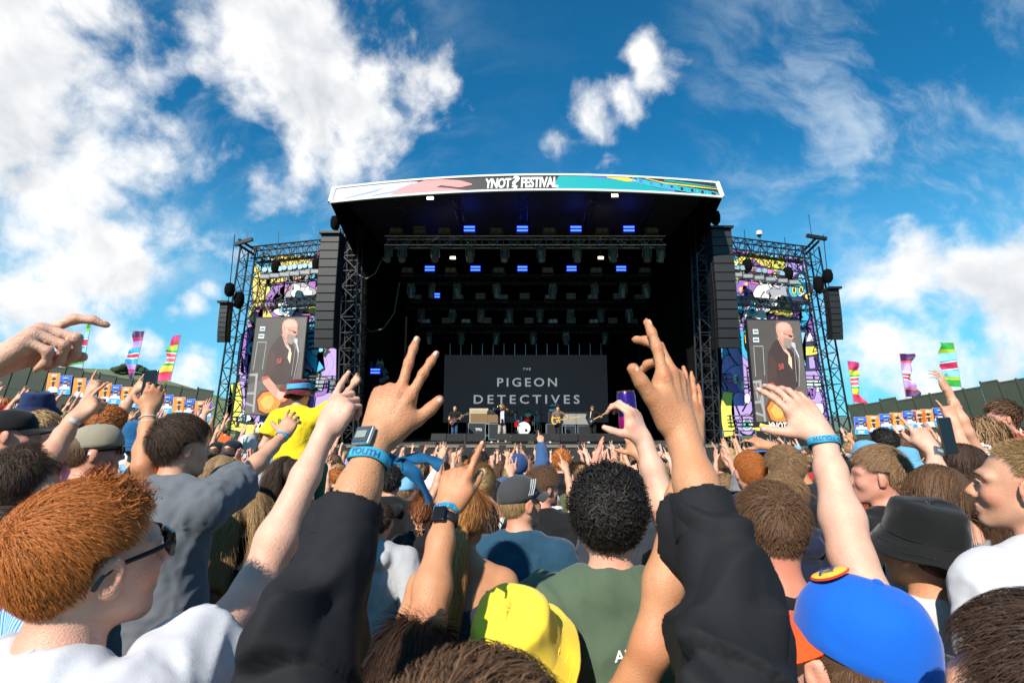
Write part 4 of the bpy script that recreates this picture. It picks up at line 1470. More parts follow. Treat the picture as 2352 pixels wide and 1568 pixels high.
# ------------------------------------------------------------------ the stage: deck, roof, drapes
DZ = float(P(1210, 1016, 24.8)[2])               # deck height
XL, XR = -7.6, 8.9
YF, YB = 21.6, 35.5
gz = ground_z(0, 22)
stage = thing('stage_deck', 'long black fronted festival stage deck with worn plywood floor', 'stage', ((XL + XR) / 2, YF, gz))
off = Vector((-(XL + XR) / 2, -YF, -gz))
nx, ny = 12, 6
sheet = MB().box((0, 0, 0), ((XR - XL) / nx - .012, (YB - YF) / ny - .012, .10)).mesh('deck_panel', M_DECK)
for i in range(nx):
 for j in range(ny):
  put('deck_panel', sheet, None, stage, loc=Vector((XL + (XR - XL) * (i + .5) / nx, YF + (YB - YF) * (j + .5) / ny, DZ - .05)) + off)
val = MB()
n = 140
for i in range(n):
 x0, x1 = XL + (XR - XL) * i / n, XL + (XR - XL) * (i + 1) / n
 y0 = YF - .03 + .035 * math.sin(i * .9); y1 = YF - .03 + .035 * math.sin((i + 1) * .9)
 val.add([(x0, y0, gz), (x1, y1, gz), (x1, y1, DZ - .004), (x0, y0, DZ - .004)], [(0, 1, 2, 3)])
val.V = [tuple(Vector(v) + off) for v in val.V]
val.build('front_drape', mat('stage skirt cloth', (.022, .022, .024), rough=.9, noise=(1.5, .3)), stage, smooth=True)
for i in range(14):
 x = XL + .3 + (XR - XL - .6) * i / 13
 bar(stage, 'deck_leg', Vector((x, YF + .5, gz)) + off, Vector((x, YF + .5, DZ - .1)) + off, .03, M_ALU)
MB().box(Vector((.65, YF - .02, DZ - .05)) + off, (XR - XL, .05, .11)).build('edge_trim', mat('deck edge timber', (.16, .14, .11), rough=.7, noise=(3, .4)), stage)

# roof
ROOFY = 18.6

def banner_pt(s, t, out=0.0):
 """point on the fascia banner; s from left to right 0..1, t bottom to top 0..1"""
 xb = 758 + (1660 - 758) * s
 xt = 768 + (1648 - 768) * s
 c = 1 - (2 * s - 1) ** 2
 yb = 465 - 12 * s - c * 22.5
 yt = 432 - 12 * s - c * 24
 x, y = xb + (xt - xb) * t, yb + (yt - yb) * t
 return P(x, y, ROOFY - .25 + .25 * t - out - .7 * c)

roof = thing('stage_roof', 'huge black stage roof canopy over the band, white edged', 'stage roof', (.65, 26, DZ))
ro = Vector((-.65, -26, -DZ))
e = [Vector(banner_pt(s, 1)) for s in np.linspace(0, 1, 13)]
f_ = [Vector(banner_pt(s, 0)) for s in np.linspace(0, 1, 13)]
top = MB()
BKZ = 12.7
for i in range(12):
 a, b = e[i] + Vector((0, .06, .01)), e[i + 1] + Vector((0, .06, .01))
 ax_, bx_ = [XL + .1 if j == 0 else XR - .1 if j == 12 else e[j].x for j in (i, i + 1)]
 top.add([a + ro, b + ro, Vector((bx_, 37, BKZ)) + ro, Vector((ax_, 37, BKZ)) + ro], [(0, 1, 2, 3)])
top.build('roof_skin', mat('roof tarpaulin', (.03, .03, .032), rough=.6), roof)
sof = MB()
for i in range(12):
 a, b = f_[i] + Vector((0, .10, .02)), f_[i + 1] + Vector((0, .10, .02))
 ax_, bx_ = [XL + .05 if j == 0 else XR - .05 if j == 12 else f_[j].x for j in (i, i + 1)]
 sof.add([a + ro, b + ro, Vector((bx_, 20.4, 11.75)) + ro, Vector((ax_, 20.4, 11.75)) + ro, Vector((bx_, 36.6, 12.1)) + ro, Vector((ax_, 36.6, 12.1)) + ro], [(3, 2, 1, 0), (5, 4, 2, 3)])
sof.build('soffit', M_DRAPE, roof)
M_EDGE = mat('banner hem', (.80, .80, .80), rough=.45)
for s0, s1 in ((0, 0), (1, 1)):
 pass
for t in (0, 1):
 MB().path([Vector(banner_pt(s, t, .03)) + ro for s in np.linspace(0, 1, 25)], .05, n=6).build('hem_tube', M_EDGE, roof)
for s in (0, 1):
 MB().path([Vector(banner_pt(s, t, .03)) + ro for t in (0, .5, 1)], .09, n=6).build('hem_tube', M_EDGE, roof)
M_RAFT = mat('rafter steel', (.02, .02, .02), rough=.5, metal=.5)
for xd, xe in ((905, 965), (1045, 1075), (1203, 1203), (1360, 1335), (1515, 1440)):
 a = Vector(P(xd, 452, ROOFY + .3)); a.z -= .12
 b = Vector(P(xe, 540, 27)); b.z = 11.8
 rt = MB()
 d = b - a
 for o_ in (-.16, .16):
  rt.tube(a + Vector((o_, 0, 0)) + ro, b + Vector((o_, 0, 0)) + ro, .035)
 for k in range(14):
  p, q = a + d * (k / 14), a + d * ((k + 1) / 14)
  sgn = .16 if k % 2 else -.16
  rt.tube(p + Vector((sgn, 0, 0)) + ro, q + Vector((-sgn, 0, 0)) + ro, .02, n=4)
 rt.build('rafter', M_RAFT, roof)
for xd in (1000, 1200, 1400):
 pass
# side returns of the canopy
for s, X in ((0, XL + .2), (1, XR - .2)):
 a, b = Vector(banner_pt(s, 1)), Vector(banner_pt(s, 0))
 mb = MB().add([a + ro, b + ro, Vector((X, 24.0, 9.6)) + ro, Vector((X, 36.5, 9.6)) + ro, Vector((X, 36.5, BKZ)) + ro, Vector((X, 20.4, 11.85)) + ro], [(0, 1, 2), (0, 2, 5), (5, 2, 3, 4)])
 mb.build('side_flap', M_DRAPE, roof)

# the printed fascia
fascia = thing('fascia_banner', 'printed roof banner reading YNOT?FESTIVAL with teal swirls', 'banner', (.65, ROOFY - 1, 10))
fo = Vector((-.65, -(ROOFY - 1), -10))

def strip(name, outline, material, lift, n=24):
 """a printed shape on the banner; outline = list of (s, lower t, upper t)"""
 s_ = np.array([o[0] for o in outline]); lo_ = [o[1] for o in outline]; hi_ = [o[2] for o in outline]
 ss = np.linspace(s_[0], s_[-1], n + 1)
 V = []
 for s in ss:
  for t in (np.interp(s, s_, lo_), np.interp(s, s_, hi_)):
   V.append(Vector(banner_pt(s, t, lift)) + fo)
 F = np.array([(2 * i, 2 * i + 2, 2 * i + 3, 2 * i + 1) for i in range(n)])
 return put(name, mesh_from(name, np.array(V), F, material=material), None, fascia)

PVC = lambda nm, c: mat('print ' + nm, c, rough=.42, spec=.4)
strip('banner_sheet', [(0, 0, 1), (1, 0, 1)], PVC('charcoal', (.035, .032, .036)), .0, 48)
strip('printed_shape', [(0, 0, 1), (.16, 0, 1), (.22, 0, .86), (.26, .30, .34)], PVC('lilac grey', (.50, .47, .52)), .004)  # pale left end: sun glare on the sheet, painted into the print colour
rs = np.random.RandomState(2)
for k in range(9):
 s0 = .01 + k * .024
 strip('printed_shape', [(s0, .05 + .08 * (k % 3), .12 + .08 * (k % 3)), (s0 + .05, .25 + .07 * (k % 4), .36 + .07 * (k % 4)), (s0 + .10, .55 + .05 * (k % 5), .60 + .05 * (k % 5))],
    PVC('pale blue', (.22, .27, .42)) if k % 3 else PVC('cream', (.62, .58, .50)), .008 + .001 * k, 10)
strip('printed_shape', [(.15, .0, .12), (.19, .05, .62), (.24, .30, .95), (.28, .52, .92), (.33, .30, .78), (.36, .45, .52)], PVC('coral', (.62, .22, .22)), .020)
strip('printed_shape', [(.20, .02, .30), (.26, .02, .42), (.30, .06, .30), (.345, .02, .10)], PVC('coral', (.62, .22, .22)), .022)
strip('printed_shape', [(.575, .0, .55), (.588, .0, 1), (.68, 0, 1), (.76, 0, .75), (.84, .0, .30), (.90, 0, .05)], PVC('teal', (.012, .30, .32)), .020)
strip('printed_shape', [(.66, .90, 1), (.74, .74, 1), (.82, .42, .72), (.88, .12, .40)], PVC('periwinkle', (.12, .14, .46)), .023)
strip('printed_shape', [(.71, .88, 1), (.76, .66, .97), (.79, .70, .74)], PVC('yellow', (.70, .48, .06)), .026)
strip('printed_shape', [(.80, .96, 1), (.86, .66, .74), (.93, .55, .66), (1, .52, .56)], PVC('yellow', (.70, .48, .06)), .026)
strip('printed_shape', [(.86, .82, .92), (.93, .70, .82), (1, .62, .66)], PVC('teal', (.012, .30, .32)), .027)
for k in range(16):            # rings of suckers along the tentacle
 s0 = .785 + k * .0128
 t0 = .80 - .62 * ((k / 15) ** .7)
 V, F, m = [], [], 14
 for rr in (.10, .16):
  for i in range(m):
   a = 2 * math.pi * i / m
   V.append(Vector(banner_pt(min(s0 + .062 * rr * math.cos(a) * (1 + .5 * (k % 2)), .998), min(max(t0 + 1.15 * rr * math.sin(a), .01), .99), .030)) + fo)
 F = np.array([(i, (i + 1) % m, m + (i + 1) % m, m + i) for i in range(m)])[:, ::-1]
 put('printed_ring', mesh_from('printed_ring', np.array(V), F, material=PVC('cyan', (.03, .38, .46))), None, fascia)

def banner_text(txt, s0, s1, t0, t1, material, lift, bold=.03, shear=.12):
 V, F, w = text_geo(txt, bold, shear, .92)
 W = [Vector(banner_pt(s0 + (s1 - s0) * x / w, t0 + (t1 - t0) * y, lift)) + fo for x, y in V]
 put('lettering', mesh_from('lettering', np.array(W), F, material=material), None, fascia)

M_LET = PVC('letter white', (.82, .80, .75))
banner_text('YNOT', .395, .462, .20, .82, M_LET, .034, .035)
banner_text('?', .463, .484, .22, .95, M_LET, .034, .035)
banner_text('FESTIVAL', .486, .582, .20, .86, M_LET, .034, .035)
put('lettering', mesh_from('lettering', np.array([Vector(banner_pt(s, t, .034)) + fo for s, t in ((.4735, .28), (.466, .06), (.4715, .10), (.466, -.0), (.478, .16), (.4735, .14), (.479, .28))]), [(0, 1, 2, 3, 4, 5, 6)], material=M_LET), None, fascia)

# drapes: back and sides
def drape(name, label, a, b, z0, z1, waves):
 a, b = Vector(a), Vector(b)
 d = b - a; nn = Vector((-d.y, d.x, 0)).normalized()
 mb = MB(); m = waves * 8
 pts = [d * (i / m) + nn * (.09 * math.sin(i / 8 * 2 * math.pi)) for i in range(m + 1)]
 for i in range(m):
  p, q = pts[i], pts[i + 1]
  mb.add([(p.x, p.y, 0), (q.x, q.y, 0), (q.x, q.y, z1 - z0), (p.x, p.y, z1 - z0)], [(0, 1, 2, 3)])
 o = put(name, mb.mesh(name, M_DRAPE, True), None, None, loc=(a.x, a.y, z0))
 return tag(o, label, 'drape')

drape('stage_drape', 'tall black drape across the back of the stage', (XL, 35.2, 0), (XR, 35.2, 0), DZ, 12.2, 26)
drape('stage_drape', 'black drape closing the left wing side of the stage', (XL + .1, 24.6, 0), (XL + .1, 35, 0), DZ, 12.0, 14)
drape('stage_drape', 'black drape closing the right wing side of the stage', (XR - .1, 24.6, 0), (XR - .1, 35, 0), DZ, 12.0, 14)

drape('stage_drape', 'narrow black masking drape behind the left tower', (XL - .9, 23.7, 0), (XL + .75, 23.7, 0), DZ, 11.0, 3)
drape('stage_drape', 'narrow black masking drape behind the right tower', (XR - .75, 23.7, 0), (XR + .9, 23.7, 0), DZ, 11.0, 3)

# ------------------------------------------------------------------ the band's name on the rear screen
SCY = 33.0
tl, tr, bl, br = P(1022, 815, SCY), P(1394, 815, SCY), P(1017, 968, SCY), P(1397, 972, SCY)
x0, x1 = (tl[0] + bl[0]) / 2, (tr[0] + br[0]) / 2
z0, z1 = (bl[2] + br[2]) / 2, tl[2]
wall_ = thing('led_screen', 'wide dark led screen reading THE PIGEON DETECTIVES behind the band', 'screen', ((x0 + x1) / 2, SCY, z0))
M_LED = mat('dark led panel', (.030, .030, .032), rough=.6, noise=(8, .15), emit=('#2c2c2e', .35), bump=(200, .3, .004))
cols, rows = 12, 6
w_, h_ = (x1 - x0) / cols, (z1 - z0) / rows
tile = MB().box((0, 0, 0), (w_ - .006, .10, h_ - .006)).mesh('led_tile', M_LED)
for i in range(cols):
 for j in range(rows):
  put('led_tile', tile, None, wall_, loc=((i + .5 - cols / 2) * w_, 0, (j + .5) * h_))
M_LTR = mat('lit led letters', (.30, .31, .32), rough=.6, emit=('#b4b6b8', .50))
for txt, xa, xb, ya, yb, sp in (('THE', 1201, 1219, 844, 850, 1.25), ('PIGEON', 1142, 1279, 866, 888.5, 1.22), ('DETECTIVES', 1088, 1331, 905, 928, 1.3)):
 a, b = P(xa, yb, SCY - .06), P(xb, ya, SCY - .06)
 text_on('lettering', txt, Vector(((a[0] + b[0]) / 2 - (x0 + x1) / 2, -.056, (a[2] + b[2]) / 2 - z0)), (1, 0, 0), (0, 0, 1), (b[2] - a[2]) * .86, M_LTR, wall_, width=b[0] - a[0], bold=.012, spacing=sp * 1.12)
for k in range(15):             # hanging straps above the screen
 x = x0 + (x1 - x0) * (k + .5) / 15
 bar(wall_, 'hanger', (x - (x0 + x1) / 2, .0, z1 - z0), (x - (x0 + x1) / 2, 0, z1 - z0 + .75), .018, M_ALU, 4)

# ------------------------------------------------------------------ lighting rig
M_FIX = mat('fixture body', (.13, .13, .135), rough=.35, spec=.6, noise=(9, .3))
M_LENS = mat('fixture lens', (.25, .26, .27), rough=.12, spec=.9)
M_BLUE = mat('blue strobe tubes', (.02, .03, .3), emit=('#2846ff', 6.0))
M_BLUEH = mat('blue strobe housing glow', (.01, .015, .10), emit=('#0a14ff', .25))
M_PALE = mat('unlit strobe tubes', (.30, .31, .32), rough=.3)
M_WARM = mat('warm work light', (.6, .55, .4), emit=('#fff0b8', 9.0))
M_REFL = mat('lamp reflector', (.75, .75, .73), rough=.18, metal=.7)

def copy_tree(o, parent=None):
 c = o.copy(); COL.objects.link(c)
 c.parent = parent
 c.matrix_parent_inverse = o.matrix_parent_inverse.copy()
 for ch in o.children:
  copy_tree(ch, c)
 return c

def moving_head(loc, tilt, pan, label):
 r = thing('moving_head_light', label, 'stage light', loc, pan, 'moving head lights on the trusses')
 if not hasattr(moving_head, 'm'):
  moving_head.m = [
   ('clamp_base', MB().box((0, 0, -.06), (.34, .26, .12)).tube((-.1, 0, 0), (-.1, 0, .14), .025).tube((.1, 0, 0), (.1, 0, .14), .025).mesh('clamp_base', M_FIX)),
   ('yoke', MB().box((0, 0, -.15), (.40, .10, .05)).box((-.19, 0, -.32), (.035, .13, .34)).box((.19, 0, -.32), (.035, .13, .34)).mesh('yoke', M_FIX)),
   ('lamp_head', bevel_mesh(MB().lathe([(.06, .24), (.13, .22), (.15, .10), (.145, -.08), (.165, -.14), (.165, -.30), (.14, -.31)], n=16).mesh('lamp_head', M_FIX, True), .004, 1)),
   ('lens', MB().lathe([(.001, -.318), (.09, -.325), (.135, -.315), (.135, -.305)], n=16).mesh('lens', M_LENS, True))]
 for nm, me in moving_head.m[:2]:
  put(nm, me, None, r)
 M = Matrix.Translation((0, 0, -.40)) @ Matrix.Rotation(tilt, 4, 'X')
 hd = put(moving_head.m[2][0], moving_head.m[2][1], None, r, matrix=M)
 put('lens', moving_head.m[3][1], None, hd)
 return r

def blinder(loc, label, lit=False, rot=0):
 r = thing('blinder_light', label, 'stage light', loc, rot, 'two lamp blinders on the trusses')
 if not hasattr(blinder, 'm'):
  blinder.m = [('housing', MB().box((0, .06, 0), (.56, .12, .27)).mesh('housing', M_FIX)),
      ('lamp', MB().lathe([(.001, .0), (.05, .012), (.105, .045), (.112, .05)], n=14, rot=Matrix.Rotation(R(90), 3, 'X')).mesh('lamp', M_REFL, True)),
      ('bracket', MB().box((-.30, .06, -.10), (.02, .05, .34)).box((.30, .06, -.10), (.02, .05, .34)).box((0, .06, -.28), (.62, .05, .02)).mesh('bracket', M_FIX))]
 put('housing', blinder.m[0][1], None, r); put('bracket', blinder.m[2][1], None, r)
 for x in (-.13, .13):
  put('lamp', blinder.m[1][1], None, r, loc=(x, -.012, 0))
 return r

def strobe(loc, label, lit=True):
 r = thing('strobe_light', label, 'strobe light', loc, 0, 'strobe lights on the trusses')
 k = 'lit' if lit else 'dark'
 if not hasattr(strobe, k):
  setattr(strobe, k, [('housing', MB().box((0, .08, 0), (.56, .14, .36)).mesh('housing', M_FIX)),
       ('tube', MB().box((0, 0, 0), (.48, .02, .075)).mesh('tube', M_BLUE if lit else M_PALE)),
       ('reflector', MB().box((0, .003, 0), (.53, .012, .32)).mesh('reflector', M_BLUEH if lit else M_FIX))])
 m = getattr(strobe, k)
 put('housing', m[0][1], None, r); put('reflector', m[2][1], None, r)
 for z in (-.08, .08):
  put('tube', m[1][1], None, r, loc=(0, -.014, z))
 return r

ORD = ['first', 'second', 'third', 'fourth', 'fifth', 'sixth', 'seventh', 'eighth', 'ninth', 'tenth', 'eleventh', 'twelfth', 'thirteenth', 'fourteenth']
rows_ = [  # name, left x, right x, y, depth, blinders, strobes, dark strobes, movers
 ('front', 886, 1526, 556, 22.4, [909, 1020, 1140, 1262, 1383, 1498], [1078, 1200, 1323, 1445], [963], [893, 925, 1000, 1080, 1160, 1243, 1325, 1408, 1485, 1517], M_ALU),
 ('second', 916, 1491, 643, 25.6, [935, 1035, 1145, 1258, 1370, 1482], [987, 1092, 1200, 1313, 1427], [], [945, 992, 1050, 1141, 1270, 1366, 1430, 1484], M_BLACK),
 ('third', 934, 1486, 702, 28.4, [955, 1052, 1155, 1263, 1362, 1470], [1000], [1103, 1205, 1312, 1420], [968, 1040, 1105, 1170, 1240, 1310, 1380, 1445], M_BLACK),
 ('rear', 950, 1484, 756, 31.0, [978, 1070, 1168, 1270, 1364, 1454], [], [1025, 1118, 1215, 1312, 1408], [985, 1060, 1140, 1225, 1300, 1390], M_BLACK),
]
for nm, xa, xb, y, Y, bls, sts, dks, mvs, mm in rows_:
 a, b = Vector(P(xa, y, Y)), Vector(P(xb, y, Y))
 rt = thing('lighting_truss', f'{"silver" if mm is M_ALU else "black"} {nm} lighting truss hung across the stage', 'truss', ((a.x + b.x) / 2, Y, a.z), group='lighting trusses over the stage')
 o_ = Vector(rt.location)
 box_truss(rt, a - o_, Vector((b.x, Y, a.z)) - o_, .42, .42, 26 if nm == 'front' else 18, r=.028, rb=.015, material=mm)
 for x_ in np.linspace(a.x + .8, b.x - .8, 5):
  bar(rt, 'hoist_chain', Vector((x_, Y, a.z + .2)) - o_, Vector((x_, Y, 11.35 + .02 * Y)) - o_, .012, M_BLACK, 4)
 for i, x in enumerate(bls):
  p = Vector(P(x, y - (14 if nm == 'front' else 10), Y - .25)); p.z = a.z + .46
  blinder(p, f'twin lamp blinder, {ORD[i]} from the left above the {nm} lighting truss')
 for i, x in enumerate(sts):
  p = Vector(P(x, y - 18, Y - .3)); p.z = a.z + .52
  strobe(p, f'glowing blue strobe, {ORD[i]} from the left above the {nm} lighting truss')
 for i, x in enumerate(dks):
  p = Vector(P(x, y - 18, Y - .3)); p.z = a.z + .50
  strobe(p, f'unlit pale strobe, {ORD[i]} from the left above the {nm} lighting truss', False)
 rr = random.Random(int(Y * 10))
 for i, x in enumerate(mvs):
  p = Vector(P(x, y + 10, Y)); p.z = a.z - .24
  moving_head(p, R(rr.uniform(-25, 40)), R(rr.uniform(-50, 50)), f'moving head spotlight, {ORD[i]} from the left under the {nm} lighting truss')
for i, (x, y, Y) in enumerate(((988, 455, 19.6), (1412, 449, 19.6), (1040, 592, 24.0), (1380, 592, 24.0))):
 w = ['left floodlight under the roof banner', 'right floodlight under the roof banner', 'left floodlight between the first two trusses', 'right floodlight between the first two trusses'][i]
 p = Vector(P(x, y, Y))
 t_ = thing('floodlight', 'small warm lit ' + w, 'floodlight', p)
 MB().box((0, .06, 0), (.30, .10, .16)).tube((0, .06, .08), (0, .06, .5), .012).build('housing', M_FIX, t_)
 MB().box((0, 0, -.0), (.25, .014, .11)).build('lamp_face', M_WARM, t_)
# a side light cluster stage right
p = Vector(P(862, 852, 27.0))
strobe(p, 'lone blue glowing strobe low at the left side of the stage')
for i, (x, y) in enumerate(((848, 838), (872, 838), (838, 862), (885, 860))):
 moving_head(Vector(P(x, y - 8, 27.2)), R(20 * i), R(30 * i), f'{ORD[i]} moving head clustered round the low left blue strobe')
cl = thing('light_tower', 'black floor tower carrying the low left light cluster', 'light tower', (p.x, 27.5, DZ))
box_truss(cl, (0, 0, 0), (0, 0, p.z - DZ + .3), .4, .4, 8, up=(0, 1, 0))
MB().box((0, 0, .03), (.9, .9, .06)).build('base_plate', M_BLACK, cl)
bar(cl, 'cross_tube', (-.8, 0, p.z - DZ + .32), (.8, 0, p.z - DZ + .32), .03, M_BLACK)
# cables looping in the left wing
for i, (pts, lab) in enumerate((([(880, 590), (862, 628), (842, 640), (824, 632)], 'black cable looping from the front truss to the left tower'),
        ([(918, 648), (905, 720), (880, 755), (850, 762), (815, 730), (808, 690)], 'long black cable sagging beside the left tower'))):
 q = [Vector(P(x, y, 23.0 + i * 1.4)) for x, y in pts]
 pp = []
 for k in range(len(q) - 1):
  for t in (0, .33, .66): pp.append(q[k].lerp(q[k + 1], t))
 pp.append(q[-1])
 tag(MB().path([p - q[0] for p in pp], .03, n=5).build('cable', mat('grey cable', (.10, .10, .10), rough=.6), smooth=True, loc=q[0]), lab, 'cable')

# ------------------------------------------------------------------ wings: towers, murals, side screens, loudspeakers
M_TOW = mat('worn tower steel', (.055, .055, .06), rough=.4, metal=.6, noise=(5, .4))

def lattice_tower(label, base, top, w, bays):
 base, top = Vector(base), Vector(top)
 t = thing('lattice_tower', label, 'truss tower', base)
 box_truss(t, (0, 0, 0), top - base, w, w, bays, r=.042, rb=.020, up=(0, 1, 0), material=M_TOW if 'opening' in label else None)
 MB().box((0, 0, .04), (w + .5, w + .5, .08)).build('base_plate', M_BLACK, t)
 return t

WY = 22.6
gw = ground_z(0, WY)

def wp(x, y, Y=WY):
 return Vector(P(x, y, Y))

def foot(v):
 return Vector((v.x, v.y, gw))

def tower_from(label, xb, yb, xt, yt, Y, w, bays):
 b, t = wp(xb, yb, Y), wp(xt, yt, Y)
 k = (b.z - gw) / max(t.z - b.z, .1)
 return lattice_tower(label, b + (b - t) * k, t, w, bays)

tower_from('leaning black lattice tower at the outer edge of the left wing', 524, 950, 580, 572, WY, .72, 16)
tower_from('leaning black lattice tower at the outer edge of the right wing', 1918, 960, 1852, 574, WY, .72, 16)
tower_from('black lattice tower left of the stage opening beside the loudspeakers', 800, 950, 812, 492, 22.9, .70, 18)
tower_from('black lattice tower right of the stage opening beside the loudspeakers', 1628, 950, 1606, 492, 22.9, .70, 18)
tower_from('slim black tower behind the left loudspeaker stack', 772, 950, 790, 520, 24.4, .5, 18)
tower_from('slim black tower behind the right loudspeaker stack', 1655, 950, 1632, 520, 24.4, .5, 18)

def beam(label, a, b, d=.5, bays=12, cat='truss', r=.034):
 a, b = Vector(a), Vector(b)
 t = thing('wing_truss', label, cat, (a + b) / 2)
 box_truss(t, a - (a + b) / 2, b - (a + b) / 2, d, d, bays, r=r, rb=.018)
 return t

beam('top truss of the left wing over the mural', wp(582, 585), wp(768, 566), .55, 12)
beam('top truss of the right wing over the mural', wp(1655, 560), wp(1852, 585), .55, 12)
beam('lower bare truss across the left mural above the screen', wp(572, 702, WY - .6), wp(760, 690, WY - .6), .32, 12, r=.022)
beam('lower bare truss across the right mural above the screen', wp(1672, 688, WY - .6), wp(1862, 706, WY - .6), .32, 12, r=.022)
beam('light carrying truss across the left mural', wp(600, 648, WY - .9), wp(760, 630, WY - .9), .32, 10, r=.022)
beam('light carrying truss across the right mural', wp(1672, 628, WY - .9), wp(1842, 650, WY - .9), .32, 10, r=.022)
for side, xs, y0_, sl in (('left', [610, 632, 655, 678, 702, 726], 632, -.10), ('right', [1692, 1716, 1742, 1768, 1796, 1822], 628, .13)):
 for i, x in enumerate(xs):
  y = y0_ + (x - xs[0]) * sl
  t_ = thing('wash_light', f'silver wash light bar, {ORD[i]} from the left on the {side} mural truss', 'stage light', wp(x, y + 4, WY - 1.2), 0, 'wash light bars on the mural trusses')
  MB().box((0, 0, 0), (.42, .16, .20)).build('housing', M_FIX, t_)
  MB().box((0, -.085, 0), (.38, .012, .13)).build('lens_strip', M_PALE, t_)
  if i % 2 == 0 or side == 'left':
   blinder(wp(x + 6, y - 12, WY - 1.0), f'twin lamp blinder above the {ORD[i]} wash light bar of the {side} mural')
 for i, (dx, dy) in enumerate(((24, -8), (118, -14 if side == 'left' else 10))):
  t_ = thing('chain_hoist', f'{"inner" if (i == 0) == (side == "right") else "outer"} black covered chain hoist over the {side} mural truss', 'hoist', wp(xs[0] + dx, y0_ + dy - 8, WY - .95))
  MB().lathe([(.05, .34), (.17, .28), (.22, .10), (.20, -.10), (.12, -.26), (.03, -.30)], n=10).build('motor_cover', M_DRAPE, t_, smooth=True)
  bar(t_, 'chain', (0, 0, .3), (0, 0, 1.7), .015, M_BLACK, 4)

# murals ---------------------------------------------------------------
PAL = {'yellow': (.80, .56, .12), 'purple': (.28, .12, .42), 'lilac': (.44, .30, .70), 'cyan': (.05, .42, .68), 'pink': (.66, .20, .46), 'navy': (.03, .04, .09),
    'grey': (.34, .34, .38), 'white': (.78, .78, .76), 'black': (.008, .008, .010), 'sky': (.20, .55, .72), 'lemon': (.80, .66, .10), 'mint': (.20, .55, .50), 'mid': (.16, .17, .20)}
PM = {k: mat('mural ' + k, v, rough=.6) for k, v in PAL.items()}
PMK = list(PM)

def mural_mat():
 """graffiti ground: warped fields of flat colour with black outlines"""
 m = bpy.data.materials.new('mural ground')
 m.use_nodes = True
 nt = m.node_tree; N, L = nt.nodes.new, nt.links.new
 b = nt.nodes['Principled BSDF']; b.inputs['Roughness'].default_value = .6
 tc = N('ShaderNodeTexCoord')
 nz = N('ShaderNodeTexNoise'); nz.inputs['Scale'].default_value = .9; nz.inputs['Detail'].default_value = 2
 L(tc.outputs['Object'], nz.inputs['Vector'])
 ad = N('ShaderNodeVectorMath'); ad.operation = 'MULTIPLY_ADD'; ad.inputs[1].default_value = (1.5, 0, 1.5)
 L(nz.outputs['Color'], ad.inputs[0]); L(tc.outputs['Object'], ad.inputs[2])
 vo = N('ShaderNodeTexVoronoi'); vo.inputs['Scale'].default_value = .75; L(ad.outputs[0], vo.inputs['Vector'])
 sp = N('ShaderNodeSeparateColor'); L(vo.outputs['Color'], sp.inputs[0])
 cr = N('ShaderNodeValToRGB'); cr.color_ramp.interpolation = 'CONSTANT'
 keys = ['yellow', 'purple', 'lilac', 'cyan', 'lilac', 'pink', 'purple', 'mid', 'yellow', 'sky']
 while len(cr.color_ramp.elements) < len(keys): cr.color_ramp.elements.new(.5)
 for i, k in enumerate(keys):
  cr.color_ramp.elements[i].position = i / len(keys); cr.color_ramp.elements[i].color = PAL[k] + (1,)
 L(sp.outputs[0], cr.inputs[0])
 ve = N('ShaderNodeTexVoronoi'); ve.feature = 'DISTANCE_TO_EDGE'; ve.inputs['Scale'].default_value = .75; L(ad.outputs[0], ve.inputs['Vector'])
 wv = N('ShaderNodeTexWave'); wv.inputs['Scale'].default_value = .55; wv.inputs['Distortion'].default_value = 9; wv.inputs['Detail'].default_value = 1.2
 L(tc.outputs['Object'], wv.inputs['Vector'])
 lt = N('ShaderNodeMath'); lt.operation = 'LESS_THAN'; lt.inputs[1].default_value = .022; L(ve.outputs['Distance'], lt.inputs[0])
 l2 = N('ShaderNodeMath'); l2.operation = 'COMPARE'; l2.inputs[1].default_value = .5; l2.inputs[2].default_value = .03; L(wv.outputs['Fac'], l2.inputs[0])
 mxm = N('ShaderNodeMath'); mxm.operation = 'MAXIMUM'; L(lt.outputs[0], mxm.inputs[0]); L(l2.outputs[0], mxm.inputs[1])
 mx = N('ShaderNodeMix'); mx.data_type = 'RGBA'; mx.inputs[7].default_value = PAL['black'] + (1,)
 L(mxm.outputs[0], mx.inputs[0]); L(cr.outputs[0], mx.inputs[6]); L(mx.outputs[2], b.inputs['Base Color'])
 return m

M_MURAL = mural_mat()

def blob(cx, cy, rx, ry, seed, n=28, amp=.22, lob=4, rot=0.0):
 rr = random.Random(seed); p1, p2 = rr.uniform(0, 6), rr.uniform(0, 6)
 out = []
 for i in range(n):
  t = 2 * math.pi * i / n
  k = 1 + amp * math.sin(lob * t + p1) + amp * .5 * math.sin((lob + 3) * t + p2)
  x, y = rx * k * math.cos(t), ry * k * math.sin(t)
  out.append((cx + x * math.cos(rot) - y * math.sin(rot), cy + x * math.sin(rot) + y * math.cos(rot)))
 return out

def grow(poly, d):
 n = len(poly); out = []
 area = sum(poly[i][0] * poly[(i + 1) % n][1] - poly[(i + 1) % n][0] * poly[i][1] for i in range(n))
 s = 1 if area > 0 else -1
 for i in range(n):
  a, b = poly[i - 1], poly[(i + 1) % n]
  dx, dy = b[0] - a[0], b[1] - a[1]; L_ = math.hypot(dx, dy) or 1
  out.append((poly[i][0] + s * dy / L_ * d, poly[i][1] - s * dx / L_ * d))
 return out

